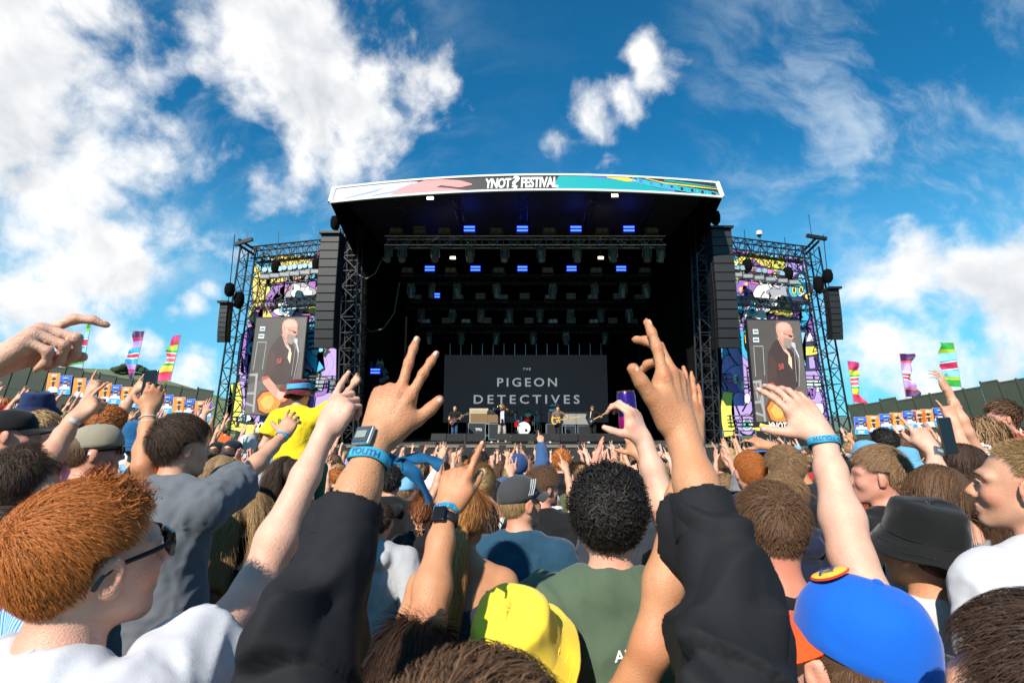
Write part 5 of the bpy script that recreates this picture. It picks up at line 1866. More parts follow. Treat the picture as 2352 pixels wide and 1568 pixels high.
def tentacle(pts, w0, w1, n=20):
 q = []
 for k in range(n + 1):
  x = k / n * (len(pts) - 1); i = min(int(x), len(pts) - 2); f = x - i
  p0, p1, p2, p3 = pts[max(i - 1, 0)], pts[i], pts[i + 1], pts[min(i + 2, len(pts) - 1)]
  q.append(tuple(.5 * ((2 * p1[c]) + (-p0[c] + p2[c]) * f + (2 * p0[c] - 5 * p1[c] + 4 * p2[c] - p3[c]) * f * f + (-p0[c] + 3 * p1[c] - 3 * p2[c] + p3[c]) * f ** 3) for c in (0, 1)))
 Ls, Rs = [], []
 for k in range(n + 1):
  a, b = q[max(k - 1, 0)], q[min(k + 1, n)]
  dx, dy = b[0] - a[0], b[1] - a[1]; L_ = math.hypot(dx, dy) or 1
  w = w0 + (w1 - w0) * k / n
  Ls.append((q[k][0] - dy / L_ * w, q[k][1] + dx / L_ * w)); Rs.append((q[k][0] + dy / L_ * w, q[k][1] - dx / L_ * w))
 return Rs + Ls[::-1]

def flat_art(parent, name, shapes, origin, to3d, outline=4.0):
 """printed shapes (outline, colour, outlined?) laid one a hair over the other; to3d maps a drawing point + lift"""
 import bmesh
 bm = bmesh.new()
 lift = .004
 mats_, idx = [], {}
 for poly, col, ol in shapes:
  for pl, cc in (((grow(poly, ol * .55), 'black'),) if ol else ()) + ((poly, col),):
   mm = PM[cc] if isinstance(cc, str) else cc
   if mm.name not in idx:
    idx[mm.name] = len(mats_); mats_.append(mm)
   lift += .0012
   vs = [bm.verts.new(Vector(to3d(x, y, lift)) - origin) for x, y in pl]
   try:
    f = bm.faces.new(vs); f.material_index = idx[mm.name]
   except ValueError:
    pass
 bmesh.ops.triangulate(bm, faces=bm.faces[:])
 me = bpy.data.meshes.new(name); bm.to_mesh(me); bm.free()
 for mm in mats_: me.materials.append(mm)
 return put(name, me, None, parent)

def circle(cx, cy, r, n=18, ry=None):
 return [(cx + r * math.cos(2 * math.pi * i / n), cy + (ry or r) * math.sin(2 * math.pi * i / n)) for i in range(n)]

def wing_mural(side, corners, label, shapes):
 tl, tr, br, bl = [wp(x, y, WY + .35) for x, y in corners]
 c = (bl + br) / 2
 root = thing('mural_banner', label, 'banner', c)
 mb = MB(); n = 10
 for j in range(n):
  a0, a1 = tl.lerp(bl, j / n), tr.lerp(br, j / n)
  b0, b1 = tl.lerp(bl, (j + 1) / n), tr.lerp(br, (j + 1) / n)
  mb.add([b0 - c, b1 - c, a1 - c, a0 - c], [(0, 1, 2, 3)])
 mb.build('banner_sheet', M_MURAL, root)
 flat_art(root, 'printed_art', shapes, c, lambda x, y, l: P(x, y, WY + .34 - l))
 return root

eye = lambda x, y, r, c='cyan': [(circle(x, y, r), 'white', 3), (circle(x, y, r * .66), c, 2), (circle(x, y, r * .33), 'black', 0)]
sh = []
sh += [(blob(650, 620, 62, 30, 1, amp=.12), 'yellow', 3), (tentacle([(600, 690), (598, 640), (630, 605), (690, 600), (735, 610)], 17, 8), 'yellow', 3), (blob(610, 610, 16, 24, 3), 'sky', 3),
    (tentacle([(740, 590), (700, 612), (665, 640), (640, 690)], 12, 5), 'pink', 3), (blob(715, 610, 18, 13, 6), 'lemon', 3), (circle(708, 608, 5), 'mid', 0), (circle(722, 606, 4), 'mid', 0)]
sh += [(blob(610, 720, 32, 55, 8, amp=.15), 'yellow', 3), (tentacle([(640, 730), (618, 690), (640, 660), (660, 655)], 9, 5), 'purple', 3), (tentacle([(592, 760), (590, 715), (608, 700)], 6, 3), 'pink', 2.5)]
sh += [(blob(690, 678, 32, 30, 11, amp=.12), 'grey', 3.5), (blob(684, 670, 14, 16, 12), 'white', 2.5), (blob(706, 672, 10, 12, 13), 'white', 2.5), (circle(708, 686, 6), 'black', 0), (circle(684, 690, 6), 'black', 0),
    (tentacle([(668, 650), (660, 638), (672, 630)], 5, 2), 'grey', 2.5), (tentacle([(700, 648), (706, 634), (698, 626)], 5, 2), 'grey', 2.5)]
sh += [(blob(742, 690, 13, 45, 15, amp=.1), 'cyan', 3), (circle(741, 664, 8), 'sky', 2.5), (circle(741, 664, 4), 'black', 0)]
sh += [(blob(656, 712, 24, 15, 17), 'white', 3)] + eye(650, 712, 8)
sh += [(tentacle([(745, 720), (722, 760), (712, 810), (735, 850)], 16, 10), 'cyan', 3), (blob(725, 800, 15, 13, 21), 'sky', 3), (circle(728, 798, 5), 'black', 0)]
for k in range(6):
 sh.append((tentacle([(708, 742 + k * 12), (730, 738 + k * 12)], 2.4, 2.4, 4), 'black', 0))
sh += [(blob(730, 880, 22, 16, 24), 'grey', 3)] + eye(722, 880, 9, 'mint')
sh += [(blob(738, 925, 26, 24, 26), 'lilac', 3), (tentacle([(715, 950), (720, 910), (745, 900), (750, 870)], 6, 3), 'purple', 2.5), (blob(738, 965, 30, 14, 28), 'white', 3)]
sh += [(blob(566, 830, 20, 60, 30, amp=.12), 'lilac', 3), (tentacle([(575, 760), (562, 800), (568, 850), (556, 900)], 9, 6), 'purple', 3), (circle(577, 800, 9, ry=15), 'cyan', 2.5), (circle(577, 803, 4, ry=8), 'black', 0),
    (circle(565, 815, 3), 'black', 0), (circle(560, 830, 3), 'black', 0)]
sh += [(blob(556, 900, 16, 46, 33, amp=.12), 'lilac', 3), (tentacle([(552, 890), (556, 920), (548, 950)], 3, 1), 'black', 0), (tentacle([(564, 880), (566, 920), (560, 950)], 3, 1), 'black', 0),
    (tentacle([(540, 880), (545, 930), (530, 985)], 10, 12), 'lemon', 3), (blob(560, 960, 14, 14, 36), 'white', 3), (circle(560, 960, 6), 'mint', 2)]
for k in range(14):
 rr = random.Random(100 + k)
 x, y = rr.uniform(600, 745), rr.uniform(600, 720)
 sh.append((tentacle([(x, y), (x + rr.uniform(-12, 12), y + rr.uniform(6, 12)), (x + rr.uniform(-14, 14), y + rr.uniform(14, 22))], 2.0, .8, 8), rr.choice(['black', 'black', 'pink', 'white', 'purple']), 0))
wing_mural('left', [(596, 592), (775, 575), (770, 992), (528, 990)], 'colourful graffiti mural banner on the left wing, purple and yellow monsters', sh)

sh = []
sh += [(blob(1740, 612, 62, 26, 41, amp=.12), 'yellow', 3), (blob(1690, 600, 20, 12, 42), 'cyan', 3), (tentacle([(1684, 612), (1712, 596), (1716, 620), (1690, 640)], 9, 6), 'lemon', 3),
    (blob(1815, 612, 36, 24, 44, amp=.15), 'lilac', 3), (blob(1786, 606, 18, 16, 46), 'lemon', 3), (circle(1780, 604, 3), 'black', 0), (circle(1790, 610, 3), 'black', 0),
    (blob(1745, 626, 26, 16, 47), 'pink', 3), (tentacle([(1722, 640), (1726, 600), (1742, 612), (1760, 640)], 4, 4), 'purple', 2)]
sh += [(blob(1710, 660, 26, 20, 51), 'purple', 3), (circle(1702, 664, 5), 'yellow', 0), (circle(1714, 652, 4), 'yellow', 0), (circle(1722, 668, 3), 'yellow', 0)]
sh += [(blob(1776, 676, 42, 32, 55, amp=.14), 'white', 3.5), (blob(1788, 676, 24, 16, 56), 'grey', 2.5), (circle(1798, 692, 9, ry=14), 'black', 0), (tentacle([(1745, 650), (1762, 640), (1772, 660)], 5, 3), 'white', 3),
    (tentacle([(1762, 648), (1778, 636), (1790, 655)], 5, 3), 'white', 3), (blob(1740, 712, 28, 22, 58), 'white', 3.5)] + eye(1728, 712, 13)
sh += [(blob(1838, 668, 28, 40, 60, amp=.08), 'navy', 0), (circle(1824, 664, 12, ry=18), 'cyan', 3), (circle(1840, 664, 12, ry=18), 'cyan', 3), (circle(1824, 666, 5, ry=9), 'lemon', 2), (circle(1840, 666, 5, ry=9), 'lemon', 2),
    (circle(1824, 666, 2.5, ry=6), 'black', 0), (circle(1840, 666, 2.5, ry=6), 'black', 0), (blob(1845, 640, 18, 8, 63), 'sky', 3), (circle(1856, 680, 7), 'yellow', 2), (circle(1858, 681, 3.5), 'navy', 0),
    (tentacle([(1848, 700), (1850, 730), (1840, 750)], 9, 6), 'cyan', 3)]
sh += [(tentacle([(1690, 740), (1686, 790), (1706, 830), (1722, 830)], 20, 8), 'lilac', 3), (tentacle([(1700, 760), (1704, 800), (1722, 825)], 8, 5), 'cyan', 3)]
sh += [(circle(1702, 775 + k * 9, 2), 'black', 0) for k in range(5)]
sh += [(blob(1694, 880, 26, 44, 70, amp=.10), 'lilac', 3), (tentacle([(1668, 860), (1690, 905), (1712, 950)], 10, 8), 'purple', 3), (circle(1690, 870, 6, ry=12), 'white', 2), (circle(1706, 885, 5, ry=11), 'white', 2),
    (blob(1700, 935, 28, 32, 73, amp=.1), 'lilac', 3), (circle(1716, 915, 7, ry=12), 'white', 2.5), (tentacle([(1690, 930), (1700, 955)], 2, 2, 4), 'black', 0), (tentacle([(1705, 945), (1716, 925)], 2, 2, 4), 'black', 0),
    (tentacle([(1672, 900), (1668, 950), (1678, 1000)], 11, 14), 'lemon', 3), (blob(1716, 975, 22, 22, 76, amp=.06), 'lilac', 3)] + eye(1716, 975, 13, 'mint')
# the lighthouse
sh += [([(1850, 872), (1884, 872), (1895, 975), (1852, 975)], 'white', 3), ([(1851, 900), (1887, 900), (1890, 925), (1852, 925)], 'lilac', 2), ([(1853, 950), (1893, 950), (1895, 975), (1853, 975)], 'grey', 0),
    ([(1848, 852), (1882, 852), (1886, 872), (1846, 872)], 'lilac', 3), ([(1850, 815), (1876, 812), (1880, 850), (1850, 852)], 'navy', 3), ([(1858, 820), (1870, 819), (1872, 845), (1860, 846)], 'lilac', 0),
    ([(1846, 796), (1876, 794), (1878, 814), (1848, 816)], 'lemon', 3), ([(1840, 796), (1861, 770), (1882, 794)], 'navy', 2), ([(1852, 784), (1861, 758), (1868, 782)], 'white', 2),
    (tentacle([(1842, 760), (1836, 800), (1846, 840)], 8, 5), 'sky', 3), (tentacle([(1846, 915), (1858, 895), (1866, 912), (1872, 890)], 5, 3), 'purple', 2.5)]
for k in range(14):
 rr = random.Random(300 + k)
 x, y = rr.uniform(1685, 1850), rr.uniform(600, 720)
 sh.append((tentacle([(x, y), (x + rr.uniform(-12, 12), y + rr.uniform(6, 12)), (x + rr.uniform(-14, 14), y + rr.uniform(14, 22))], 2.0, .8, 8), rr.choice(['black', 'black', 'pink', 'white', 'purple']), 0))
wing_mural('right', [(1662, 570), (1846, 596), (1912, 1000), (1656, 1000)], 'colourful graffiti mural banner on the right wing with a lighthouse', sh)

# skirt banners below the murals
for side, (xa, xb) in (('left', (540, 775)), ('right', (1735, 1905))):
 a, b = wp(xa, 1002, WY - .5), wp(xb, 1002, WY - .5)
 t_ = thing('skirt_banner', f'dark skirt banner with white festival lettering below the {side} screen', 'banner', ((a.x + b.x) / 2, WY - .5, a.z - .4))
 o_ = Vector(t_.location)
 hgt = wp(xa, 968, WY - .5).z - a.z + .4
 MB().box((0, .02, hgt / 2), (b.x - a.x, .03, hgt)).build('banner_sheet', PM['black'], t_)
 sh = [(blob(xa + 30, 985, 30, 9, 3), 'lemon', 0), (blob(xa + 75, 992, 26, 6, 4), 'mint', 0), (blob(xb - 40, 990, 34, 9, 5), 'mint', 0), (blob(xb - 100, 995, 30, 6, 6), 'lemon', 0), (tentacle([(xa + 10, 975), (xa + 60, 985), (xa + 110, 976)], 4, 2), 'lemon', 0)]
 flat_art(t_, 'printed_art', sh, o_, lambda x, y, l: P(x, y, WY - .5 - .005 - l))
 text_on('lettering', 'YNOT?FESTIVAL', Vector(((xa - 540) * 0, -.02, hgt * .82)), (1, 0, 0), (0, 0, 1), .34, M_LET, t_, width=(b.x - a.x) * .62, bold=.03, shear=.15)

# side screens -----------------------------------------------------------
SPM = {k: mat('screen ' + k, lin(v), rough=.45, emit=(v, .40), noise=(2.2, .30), bump=(60, .6, .01)) for k, v in
    {'grey': '#57504c', 'dark': '#46403c', 'skin': '#b5806f', 'skin2': '#c89484', 'beard': '#84726a', 'jacket': '#3a2b27', 'jacket2': '#433029', 'stripe': '#b89a92', 'red': '#9c4a44', 'amber': '#b8732c',
  'glow': '#d0964a', 'rim': '#5a2c18', 'mic': '#a8a8b0', 'line': '#8a8684', 'tee': '#c8b090', 'lamp': '#b8d0d8'}.items()}
# drawing space: x 0..100, y 0..200 (downwards)
ART = [
 ([(0, 0), (100, 0), (100, 200), (0, 200)], 'grey'),
 ([(0, 0), (55, 0), (44, 120), (0, 140)], 'dark'),
 ([(9, 18), (19, 18), (19, 27), (9, 27)], 'lamp'), ([(8, 34), (19, 34), (19, 43), (8, 43)], 'lamp'), ([(10, 21), (18, 21), (18, 24), (10, 24)], 'dark'), ([(9, 37), (18, 37), (18, 40), (9, 40)], 'dark'),
 ([(7, 50), (26, 50), (25, 52), (8, 52)], 'line'), ([(7, 52), (8.3, 52), (7, 110), (5.5, 110)], 'line'), ([(24.5, 52), (25.8, 52), (24, 108), (22.7, 108)], 'line'),
 ([(0, 118), (16, 116), (18, 196), (14, 196), (12, 122), (0, 122)], 'line'), ([(0, 156), (14, 155), (14, 160), (0, 161)], 'line'), ([(0, 176), (16, 182), (16, 186), (0, 181)], 'line'),
 ([(54, 36), (44, 46), (34, 64), (30, 92), (32, 128), (42, 138), (70, 138), (84, 128), (88, 96), (86, 70), (76, 54), (66, 42)], 'jacket'),
 ([(36, 66), (30, 92), (28, 122), (38, 132), (46, 112), (48, 84)], 'jacket2'),
 ([(54, 36), (57, 34), (68, 56), (75, 66), (74, 71), (64, 60)], 'stripe'), ([(55.5, 38), (57, 37), (67, 57), (66, 59)], 'red'),
 ([(72, 64), (77, 74), (76, 96), (70, 84)], 'tee'),
 ([(56, 6), (64, 2.5), (74, 3), (81, 8), (84, 16), (83, 26), (85, 34), (82, 38), (78, 50), (70, 54), (62, 46), (56, 34), (53, 22), (53, 12)], 'skin'),
 ([(57, 8), (65, 4), (74, 5), (80, 10), (80, 18), (68, 20), (57, 18)], 'skin2'),
 ([(66, 34), (74, 36), (82, 38), (81, 46), (76, 56), (68, 54), (64, 44)], 'beard'),
 ([(61, 24), (64, 23), (66, 32), (62, 33)], 'skin2'),
 ([(66, 25), (84, 30), (84, 31), (66, 26.2)], 'dark'), ([(76, 27.5), (83, 30), (82, 34), (76, 32)], 'jacket2'),
 ([(80, 43), (86, 44), (87, 52), (84, 56), (79, 50)], 'mic'), ([(83, 54), (86, 53), (92, 72), (90, 74)], 'mic'), ([(89, 72), (91, 72), (92, 80), (86, 130), (85, 130), (90, 82)], 'line'), ([(83, 60), (84, 60), (82, 120), (81, 120)], 'line'),
 ([(18, 168), (28, 152), (44, 150), (56, 154), (64, 140), (76, 138), (88, 150), (90, 174), (76, 196), (40, 199), (24, 194)], 'rim'),
 ([(21, 170), (30, 156), (44, 153), (57, 158), (64, 160), (66, 176), (58, 194), (40, 197), (27, 191)], 'amber'), ([(27, 174), (36, 162), (48, 161), (54, 172), (48, 188), (36, 190)], 'glow'),
 ([(66, 158), (78, 150), (84, 160), (74, 172), (66, 174)], 'amber'),
 ([(26, 124), (36, 122), (44, 134), (62, 152), (70, 158), (66, 168), (54, 164), (40, 150), (28, 136)], 'skin'), ([(24, 124), (37, 121), (38, 126), (27, 132)], 'red'), ([(58, 152), (72, 154), (74, 164), (64, 170), (56, 164)], 'skin2'),
]

def side_screen(label, corners):
 tl, tr, br, bl = [wp(x, y, WY - .45) for x, y in corners]
 c = (bl + br) / 2
 root = thing('video_screen', label, 'screen', c, group='side screens on the wings')

 def to3(x, y, l):
  u, v = x / 100, y / 200
  p = (tl * (1 - u) + tr * u) * (1 - v) + (bl * (1 - u) + br * u) * v
  return p + Vector((0, -l, 0))
 mb = MB()
 f = [tl, tr, br, bl]
 k = [p + (p - (tl + br) / 2) * .025 for p in f]
 mb.add([p - c + Vector((0, .002, 0)) for p in k] + [p - c + Vector((0, .22, 0)) for p in k], [(3, 2, 1, 0), (4, 5, 6, 7), (0, 1, 5, 4), (1, 2, 6, 5), (2, 3, 7, 6), (3, 0, 4, 7)])
 mb.build('screen_frame', M_CASE, root)
 flat_art(root, 'picture', [(pl, SPM[cc], 0) for pl, cc in ART], c, to3)
 V, F, w = text_geo('58', .03)
 for nm, dx, mm in (('picture_lettering', 0, SPM['red']),):
  W = [Vector(to3(50 + 10 * x / w, 97 - 11 * y - 1.5 * x, .05)) - c for x, y in V]
  put(nm, mesh_from(nm, np.array(W), F, material=mm), None, root)
 return root

side_screen('left video screen showing a bald bearded guitarist in dark jacket', [(590, 731), (705, 729), (684, 955), (562, 950)])
side_screen('right video screen showing a bald bearded guitarist in dark jacket', [(1716, 735), (1836, 737), (1862, 972), (1738, 975)])
# scaffold rails across the wings
for i, (xa, ya, xb, yb, lab) in enumerate(((545, 862, 592, 862, 'short scaffold tube left of the left screen'), (700, 864, 770, 864, 'scaffold tubes right of the left screen'), (528, 958, 562, 958, 'low scaffold tube beside the left tower'),
             (1662, 866, 1724, 866, 'scaffold tubes left of the right screen'), (1838, 862, 1900, 864, 'short scaffold tube right of the right screen'), (1670, 955, 1738, 955, 'low scaffold tube left of the right screen'))):
 a, b = wp(xa, ya, WY - .1), wp(xb, yb, WY - .1)
 t_ = thing('scaffold_rail', lab, 'scaffold', a)
 bar(t_, 'tube', (0, 0, 0), b - a, .028, M_ALU); bar(t_, 'tube', (0, 0, -.16), b - a + Vector((0, 0, -.16)), .028, M_ALU)
 for k in range(3):
  q = (b - a) * (.1 + .4 * k); bar(t_, 'coupler', q + Vector((0, 0, -.2)), q + Vector((0, 0, .05)), .034, M_BLACK)
# railings in front of the right wing
for i, (xa, xb) in enumerate(((1660, 1735), (1735, 1800))):
 a, b = wp(xa, 990, WY - 1.4), wp(xb, 988, WY - 1.4)
 t_ = thing('guard_rail', ['scaffold guard rail at the foot of the right tower', 'scaffold guard rail below the right screen'][i], 'railing', foot(a))
 for z in (.0, -.45):
  bar(t_, 'rail', Vector((0, 0, a.z - gw + z)), Vector((b.x - a.x, 0, b.z - gw + z)), .026, M_ALU)
 for k in range(3):
  bar(t_, 'post', Vector(((b.x - a.x) * k / 2, 0, 0)), Vector(((b.x - a.x) * k / 2, 0, a.z - gw + .06)), .026, M_ALU)

# loudspeaker arrays -------------------------------------------------------
def line_array(label, x, ytop, ybot, Y, wpx, n, curve, hang_to, depth=.75, grille_side=0):
 t, b = wp(x, ytop, Y), wp(x, ybot, Y)
 width = wpx / 1176 * Y
 hh = (t.z - b.z) / n
 root = thing('line_array', label, 'loudspeaker', t)
 cab = bevel_mesh(MB().box((0, 0, -hh / 2), (width, depth, hh * .965), taper=None).mesh('cabinet', M_SPK), .012, 1)
 gr = MB().box((0, -depth / 2 - .004, -hh / 2), (width * .94, .012, hh * .86)).mesh('grille', M_GRILLE)
 rig = MB().box((0, -.1, -hh / 2), (.03, .10, hh * 1.0)).mesh('rigging_arm', M_BLACK)
 p = Vector((0, 0, 0)); ang = R(3)
 for i in range(n):
  ang -= R(curve[0] + (curve[1] - curve[0]) * (i / n) ** 2)
  M = Matrix.Translation(p) @ Matrix.Rotation(-ang, 4, 'X')
  c = put('cabinet', cab, None, root, matrix=M)
  put('grille', gr, None, c); [put('rigging_arm', rig, None, c, loc=(q, 0, 0)) for q in (-width / 2 - .015, width / 2 + .015)]
  p = p + Matrix.Rotation(-ang, 3, 'X') @ Vector((0, 0, -hh))
 fr = MB().box((0, 0, .06), (width + .1, depth + .3, .09)).tube((0, .1, .1), (0, .1, hang_to - t.z), .018)
 fr.build('fly_frame', M_BLACK, root)
 hm = MB().lathe([(.04, .40), (.16, .34), (.21, .12), (.19, -.10), (.10, -.22)], c=(0, .1, .62), n=10)
 hm.build('hoist_motor', M_DRAPE, root, smooth=True)
 return root

line_array('long black line array loudspeaker left of the stage opening', 766, 546, 800, 20.6, 44, 13, (.1, 2.4), 10.6)
line_array('long black line array loudspeaker right of the stage opening', 1648, 534, 800, 20.6, 48, 13, (.1, 2.4), 10.6)
line_array('small curved outfill loudspeaker array left of the left wing', 521, 700, 786, 21.6, 19, 8, (.6, 3.6), 10.4, .45)
line_array('small curved outfill loudspeaker array right of the right wing', 1908, 668, 780, 21.6, 24, 8, (.6, 3.6), 10.4, .45)
for side, (x1_, y1_, x2_, y2_, x3_, y3_, x4_, y4_) in (('left', (586, 580, 548, 556, 539, 562, 580, 549)), ('right', (1850, 578, 1880, 548, 1853, 541, 1898, 549))):
 a, b = wp(x1_, y1_), wp(x2_, y2_, 21.6)
 t_ = thing('outrigger_beam', f'black outrigger beam jutting from the top of the {side} wing tower', 'beam', a)
 d = b - a
 for o_ in (-.12, .12):
  bar(t_, 'beam_tube', Vector((0, 0, o_)), d + Vector((0, 0, o_)), .06, M_BLACK)
 c1, c2 = wp(x3_, y3_, 21.6), wp(x4_, y4_, 21.6)
 MB().tube(c1 - a, c2 - a, .10, n=4).build('cross_beam', M_BLACK, t_)
for i, (x, y) in enumerate(((549, 690), (1880, 655))):
 t_ = thing('chain_hoist', f'black covered hoist on the outer face of the {"left" if i == 0 else "right"} wing tower', 'hoist', wp(x, y, 22))
 MB().lathe([(.05, .40), (.18, .32), (.22, .10), (.20, -.16), (.10, -.34), (.02, -.38)], n=10).build('motor_cover', M_DRAPE, t_, smooth=True)
 bar(t_, 'chain', (0, 0, .36), (0, .2, 3.4), .012, M_BLACK, 4)
t_ = thing('camera_mast', 'white dome camera on a short mast above the right wing truss', 'camera', wp(1752, 566))
bar(t_, 'mast', (0, 0, 0), (-.12, 0, .55), .03, M_ALU)
MB().lathe([(.03, .22), (.12, .18), (.14, .06), (.13, .0), (.02, -.02)], c=(-.12, 0, .56), n=14).build('housing', M_WHITE, t_, smooth=True)
MB().lathe([(.02, .0), (.09, -.02), (.08, -.09), (.02, -.12)], c=(-.12, -.02, .56), n=14).build('dome', mat('smoked dome', (.01, .01, .012), rough=.08), t_, smooth=True)
# technician beside the right mural

# ------------------------------------------------------------------ back line, drums, monitors, the band
M_CREAM = mat('cream amp cover', (.46, .38, .26), rough=.7, noise=(8, .12))
M_TAN = mat('tan grille cloth', (.20, .12, .055), rough=.9, bump=(120, .5, .004))
M_GREYAMP = mat('grey grille cloth', (.26, .25, .22), rough=.9, bump=(120, .5, .004))
M_CHROME = mat('chrome', (.65, .66, .68), rough=.15, metal=1.0)
M_RED = mat('red drum lacquer', (.40, .010, .012), rough=.2, coat=.5)
M_SKIN = mat('white drum head', (.74, .73, .69), rough=.6)
M_BRASS = mat('cymbal bronze', (.55, .38, .14), rough=.28, metal=1.0)

def deck(x, Y):
 p = P(x, 1000, Y)
 return Vector((p[0], Y, DZ))

def flight_case(loc, w, h, d, label, txt=None):
 t = thing('flight_case', label, 'flight case', loc)
 MB().box((0, 0, .10 + h / 2), (w, d, h)).build('case_body', M_CASE, t)
 e = MB()
 for x in (-w / 2, w / 2):
  for y in (-d / 2, d / 2):
   e.box((x, y, .10 + h / 2), (.035, .035, h + .03))
 for z in (.10, .10 + h):
  for y in (-d / 2, d / 2): e.box((0, y, z), (w, .036, .034))
  for x in (-w / 2, w / 2): e.box((x, 0, z), (.036, d, .034))
 e.build('edge_trim', M_ALU, t)
 for x in (-w / 2 + .1, w / 2 - .1):
  MB().lathe([(.05, -.02), (.05, .02)], c=(x, -d / 2 + .1, .05), n=10, rot=Matrix.Rotation(R(90), 3, 'Y')).box((x, -d / 2 + .1, .085), (.07, .09, .03)).build('caster', M_BLACK, t)
  MB().box((x, -d / 2 - .012, .10 + h * .25), (.10, .014, .09)).build('latch', M_ALU, t)
 if txt:
  text_on('lettering', txt, (0, -d / 2 - .006, .10 + h * .62), (1, 0, 0), (0, 0, 1), .13, M_WHITE, t, bold=.02)
 return t

def amp(loc, w, h, d, label, body, cloth, split=.32, cat='amplifier'):
 t = thing('guitar_amplifier', label, cat, loc)
 put('cabinet', bevel_mesh(MB().box((0, 0, h / 2), (w, d, h)).mesh('cabinet', body), .02, 2), None, t)
 MB().box((0, -d / 2 - .006, h * (1 - split) / 2 + .01), (w * .90, .014, h * (1 - split) * .88)).build('grille', cloth, t)
 MB().box((0, -d / 2 - .006, h * (1 - split / 2)), (w * .90, .012, h * split * .55)).build('control_panel', body, t)
 for k in range(6):
  MB().lathe([(.018, 0), (.014, .02)], c=((k - 2.5) * w * .12, -d / 2 - .014, h * (1 - split / 2)), n=8, rot=Matrix.Rotation(R(90), 3, 'X')).build('knob', M_CHROME if k % 2 else M_BLACK, t)
 MB().path([(-.10, 0, h), (-.09, 0, h + .035), (.09, 0, h + .035), (.10, 0, h)], .012, n=5).build('handle', M_BLACK, t)
 return t

BY = 26.9
k_ = BY / 1176.0

def at_deck(x, Y=BY): return deck(x, Y)

flight_case(at_deck(1100), 1.05, .82, .6, 'black flight case lettered TPD under the cream amplifier', 'TPD')
amp(at_deck(1100) + Vector((0, 0, .94)), .98, .74, .36, 'cream guitar amplifier with tan grille on the lettered case', M_CREAM, M_TAN)
flight_case(at_deck(1136), .92, .78, .6, 'black flight case left of the singer under the grey topped amplifier')
amp(at_deck(1136) + Vector((0, 0, .90)), .84, .70, .36, 'tan grilled amplifier with black top left of the singer', M_CASE, M_TAN)
t_ = thing('drink_can', 'small white drink can on the black topped amplifier', 'can', at_deck(1134) + Vector((0, 0, 1.61)))
MB().lathe([(.028, 0), (.033, .008), (.033, .11), (.027, .122)], n=12).build('can_body', M_WHITE, t_, smooth=True)
flight_case(at_deck(1276), .95, .78, .6, 'black flight case under the tall bass speaker')
t_ = amp(at_deck(1276) + Vector((0, 0, .90)), .80, .60, .40, 'tall black bass speaker cabinet behind the bass player', M_CASE, M_GRILLE, .06, 'amplifier')
amp(at_deck(1273) + Vector((0, 0, 1.54)), .60, .18, .34, 'bass amplifier head on the tall bass speaker, lower of two', M_CASE, M_PALE, .3)
amp(at_deck(1274) + Vector((0, 0, 1.76)), .56, .17, .34, 'bass amplifier head topmost on the tall bass speaker', M_CASE, M_PALE, .3)
flight_case(at_deck(1308), .80, .70, .6, 'black flight case right of the bass player')
amp(at_deck(1308) + Vector((0, 0, .82)), .72, .66, .36, 'grey amplifier half hidden by the bass guitar neck', M_CASE, M_GREYAMP, .08)
flight_case(at_deck(1338), .78, .70, .6, 'black flight case at the right end of the back line')
amp(at_deck(1338) + Vector((0, 0, .82)), .74, .66, .36, 'grey amplifier at the right end of the back line', M_CASE, M_GREYAMP, .08)

MY = 23.0
wd = MB().prism([(-.28, 0), (.24, 0), (.30, .12), (-.02, .44), (-.24, .40)], (.36, 0, 0), (0, -1, 0), (0, 0, 1), -.72).mesh('wedge_cabinet', M_SPK)
wedge_names = ['far left', 'before the bald guitarist', 'under the singer on his left', 'before the drum kit', 'before the bass player', 'right of the bass player', 'left of the leather jacket guitarist', 'far right']
for i, x in enumerate((1008, 1053, 1156, 1208, 1268, 1309, 1345, 1383)):
 t_ = thing('monitor_wedge', f'black floor monitor wedge on the stage lip, {wedge_names[i]}', 'monitor', deck(x, MY), 0, 'monitor wedges along the stage lip')
 put('wedge_cabinet', wd, None, t_)
 MB().add([(-.33, .265 - .50, .155), (.33, .265 - .50, .155), (.33, .02, .445), (-.33, .02, .445)], [(0, 1, 2, 3)]).build('grille', M_GRILLE, t_)

def mic_stand(loc, h, label, boom=None):
 t = thing('microphone_stand', label, 'microphone stand', loc)
 for a in range(3):
  bar(t, 'leg', (0, 0, .12), (.32 * math.cos(a * 2.1 + .4), .32 * math.sin(a * 2.1 + .4), .01), .012, M_BLACK)
 bar(t, 'pole', (0, 0, .1), (0, 0, h), .014, M_BLACK)
 tip = Vector((0, 0, h))
 if boom:
  tip = Vector((0, 0, h)) + Vector(boom); bar(t, 'boom', Vector((0, 0, h)) - Vector(boom) * .4, tip, .010, M_BLACK)
 MB().lathe([(.012, 0), (.016, .14), (.030, .15), (.033, .19), (.020, .22)], n=10, c=tip, rot=Matrix.Rotation(R(60), 3, 'X')).build('microphone', M_CHROME, t, smooth=True)
 return t

mic_stand(deck(1030, 26.0), 1.30, 'slanted microphone stand left of the bald guitarist', (.30, 0, .28))
mic_stand(deck(1176, 26.5), 1.45, 'thin microphone stand right of the singer')
mic_stand(deck(1287, 25.0), 1.42, 'straight microphone stand before the bass player')
mic_stand(deck(1072, 27.0), 1.35, 'thin microphone stand right of the bald guitarist')
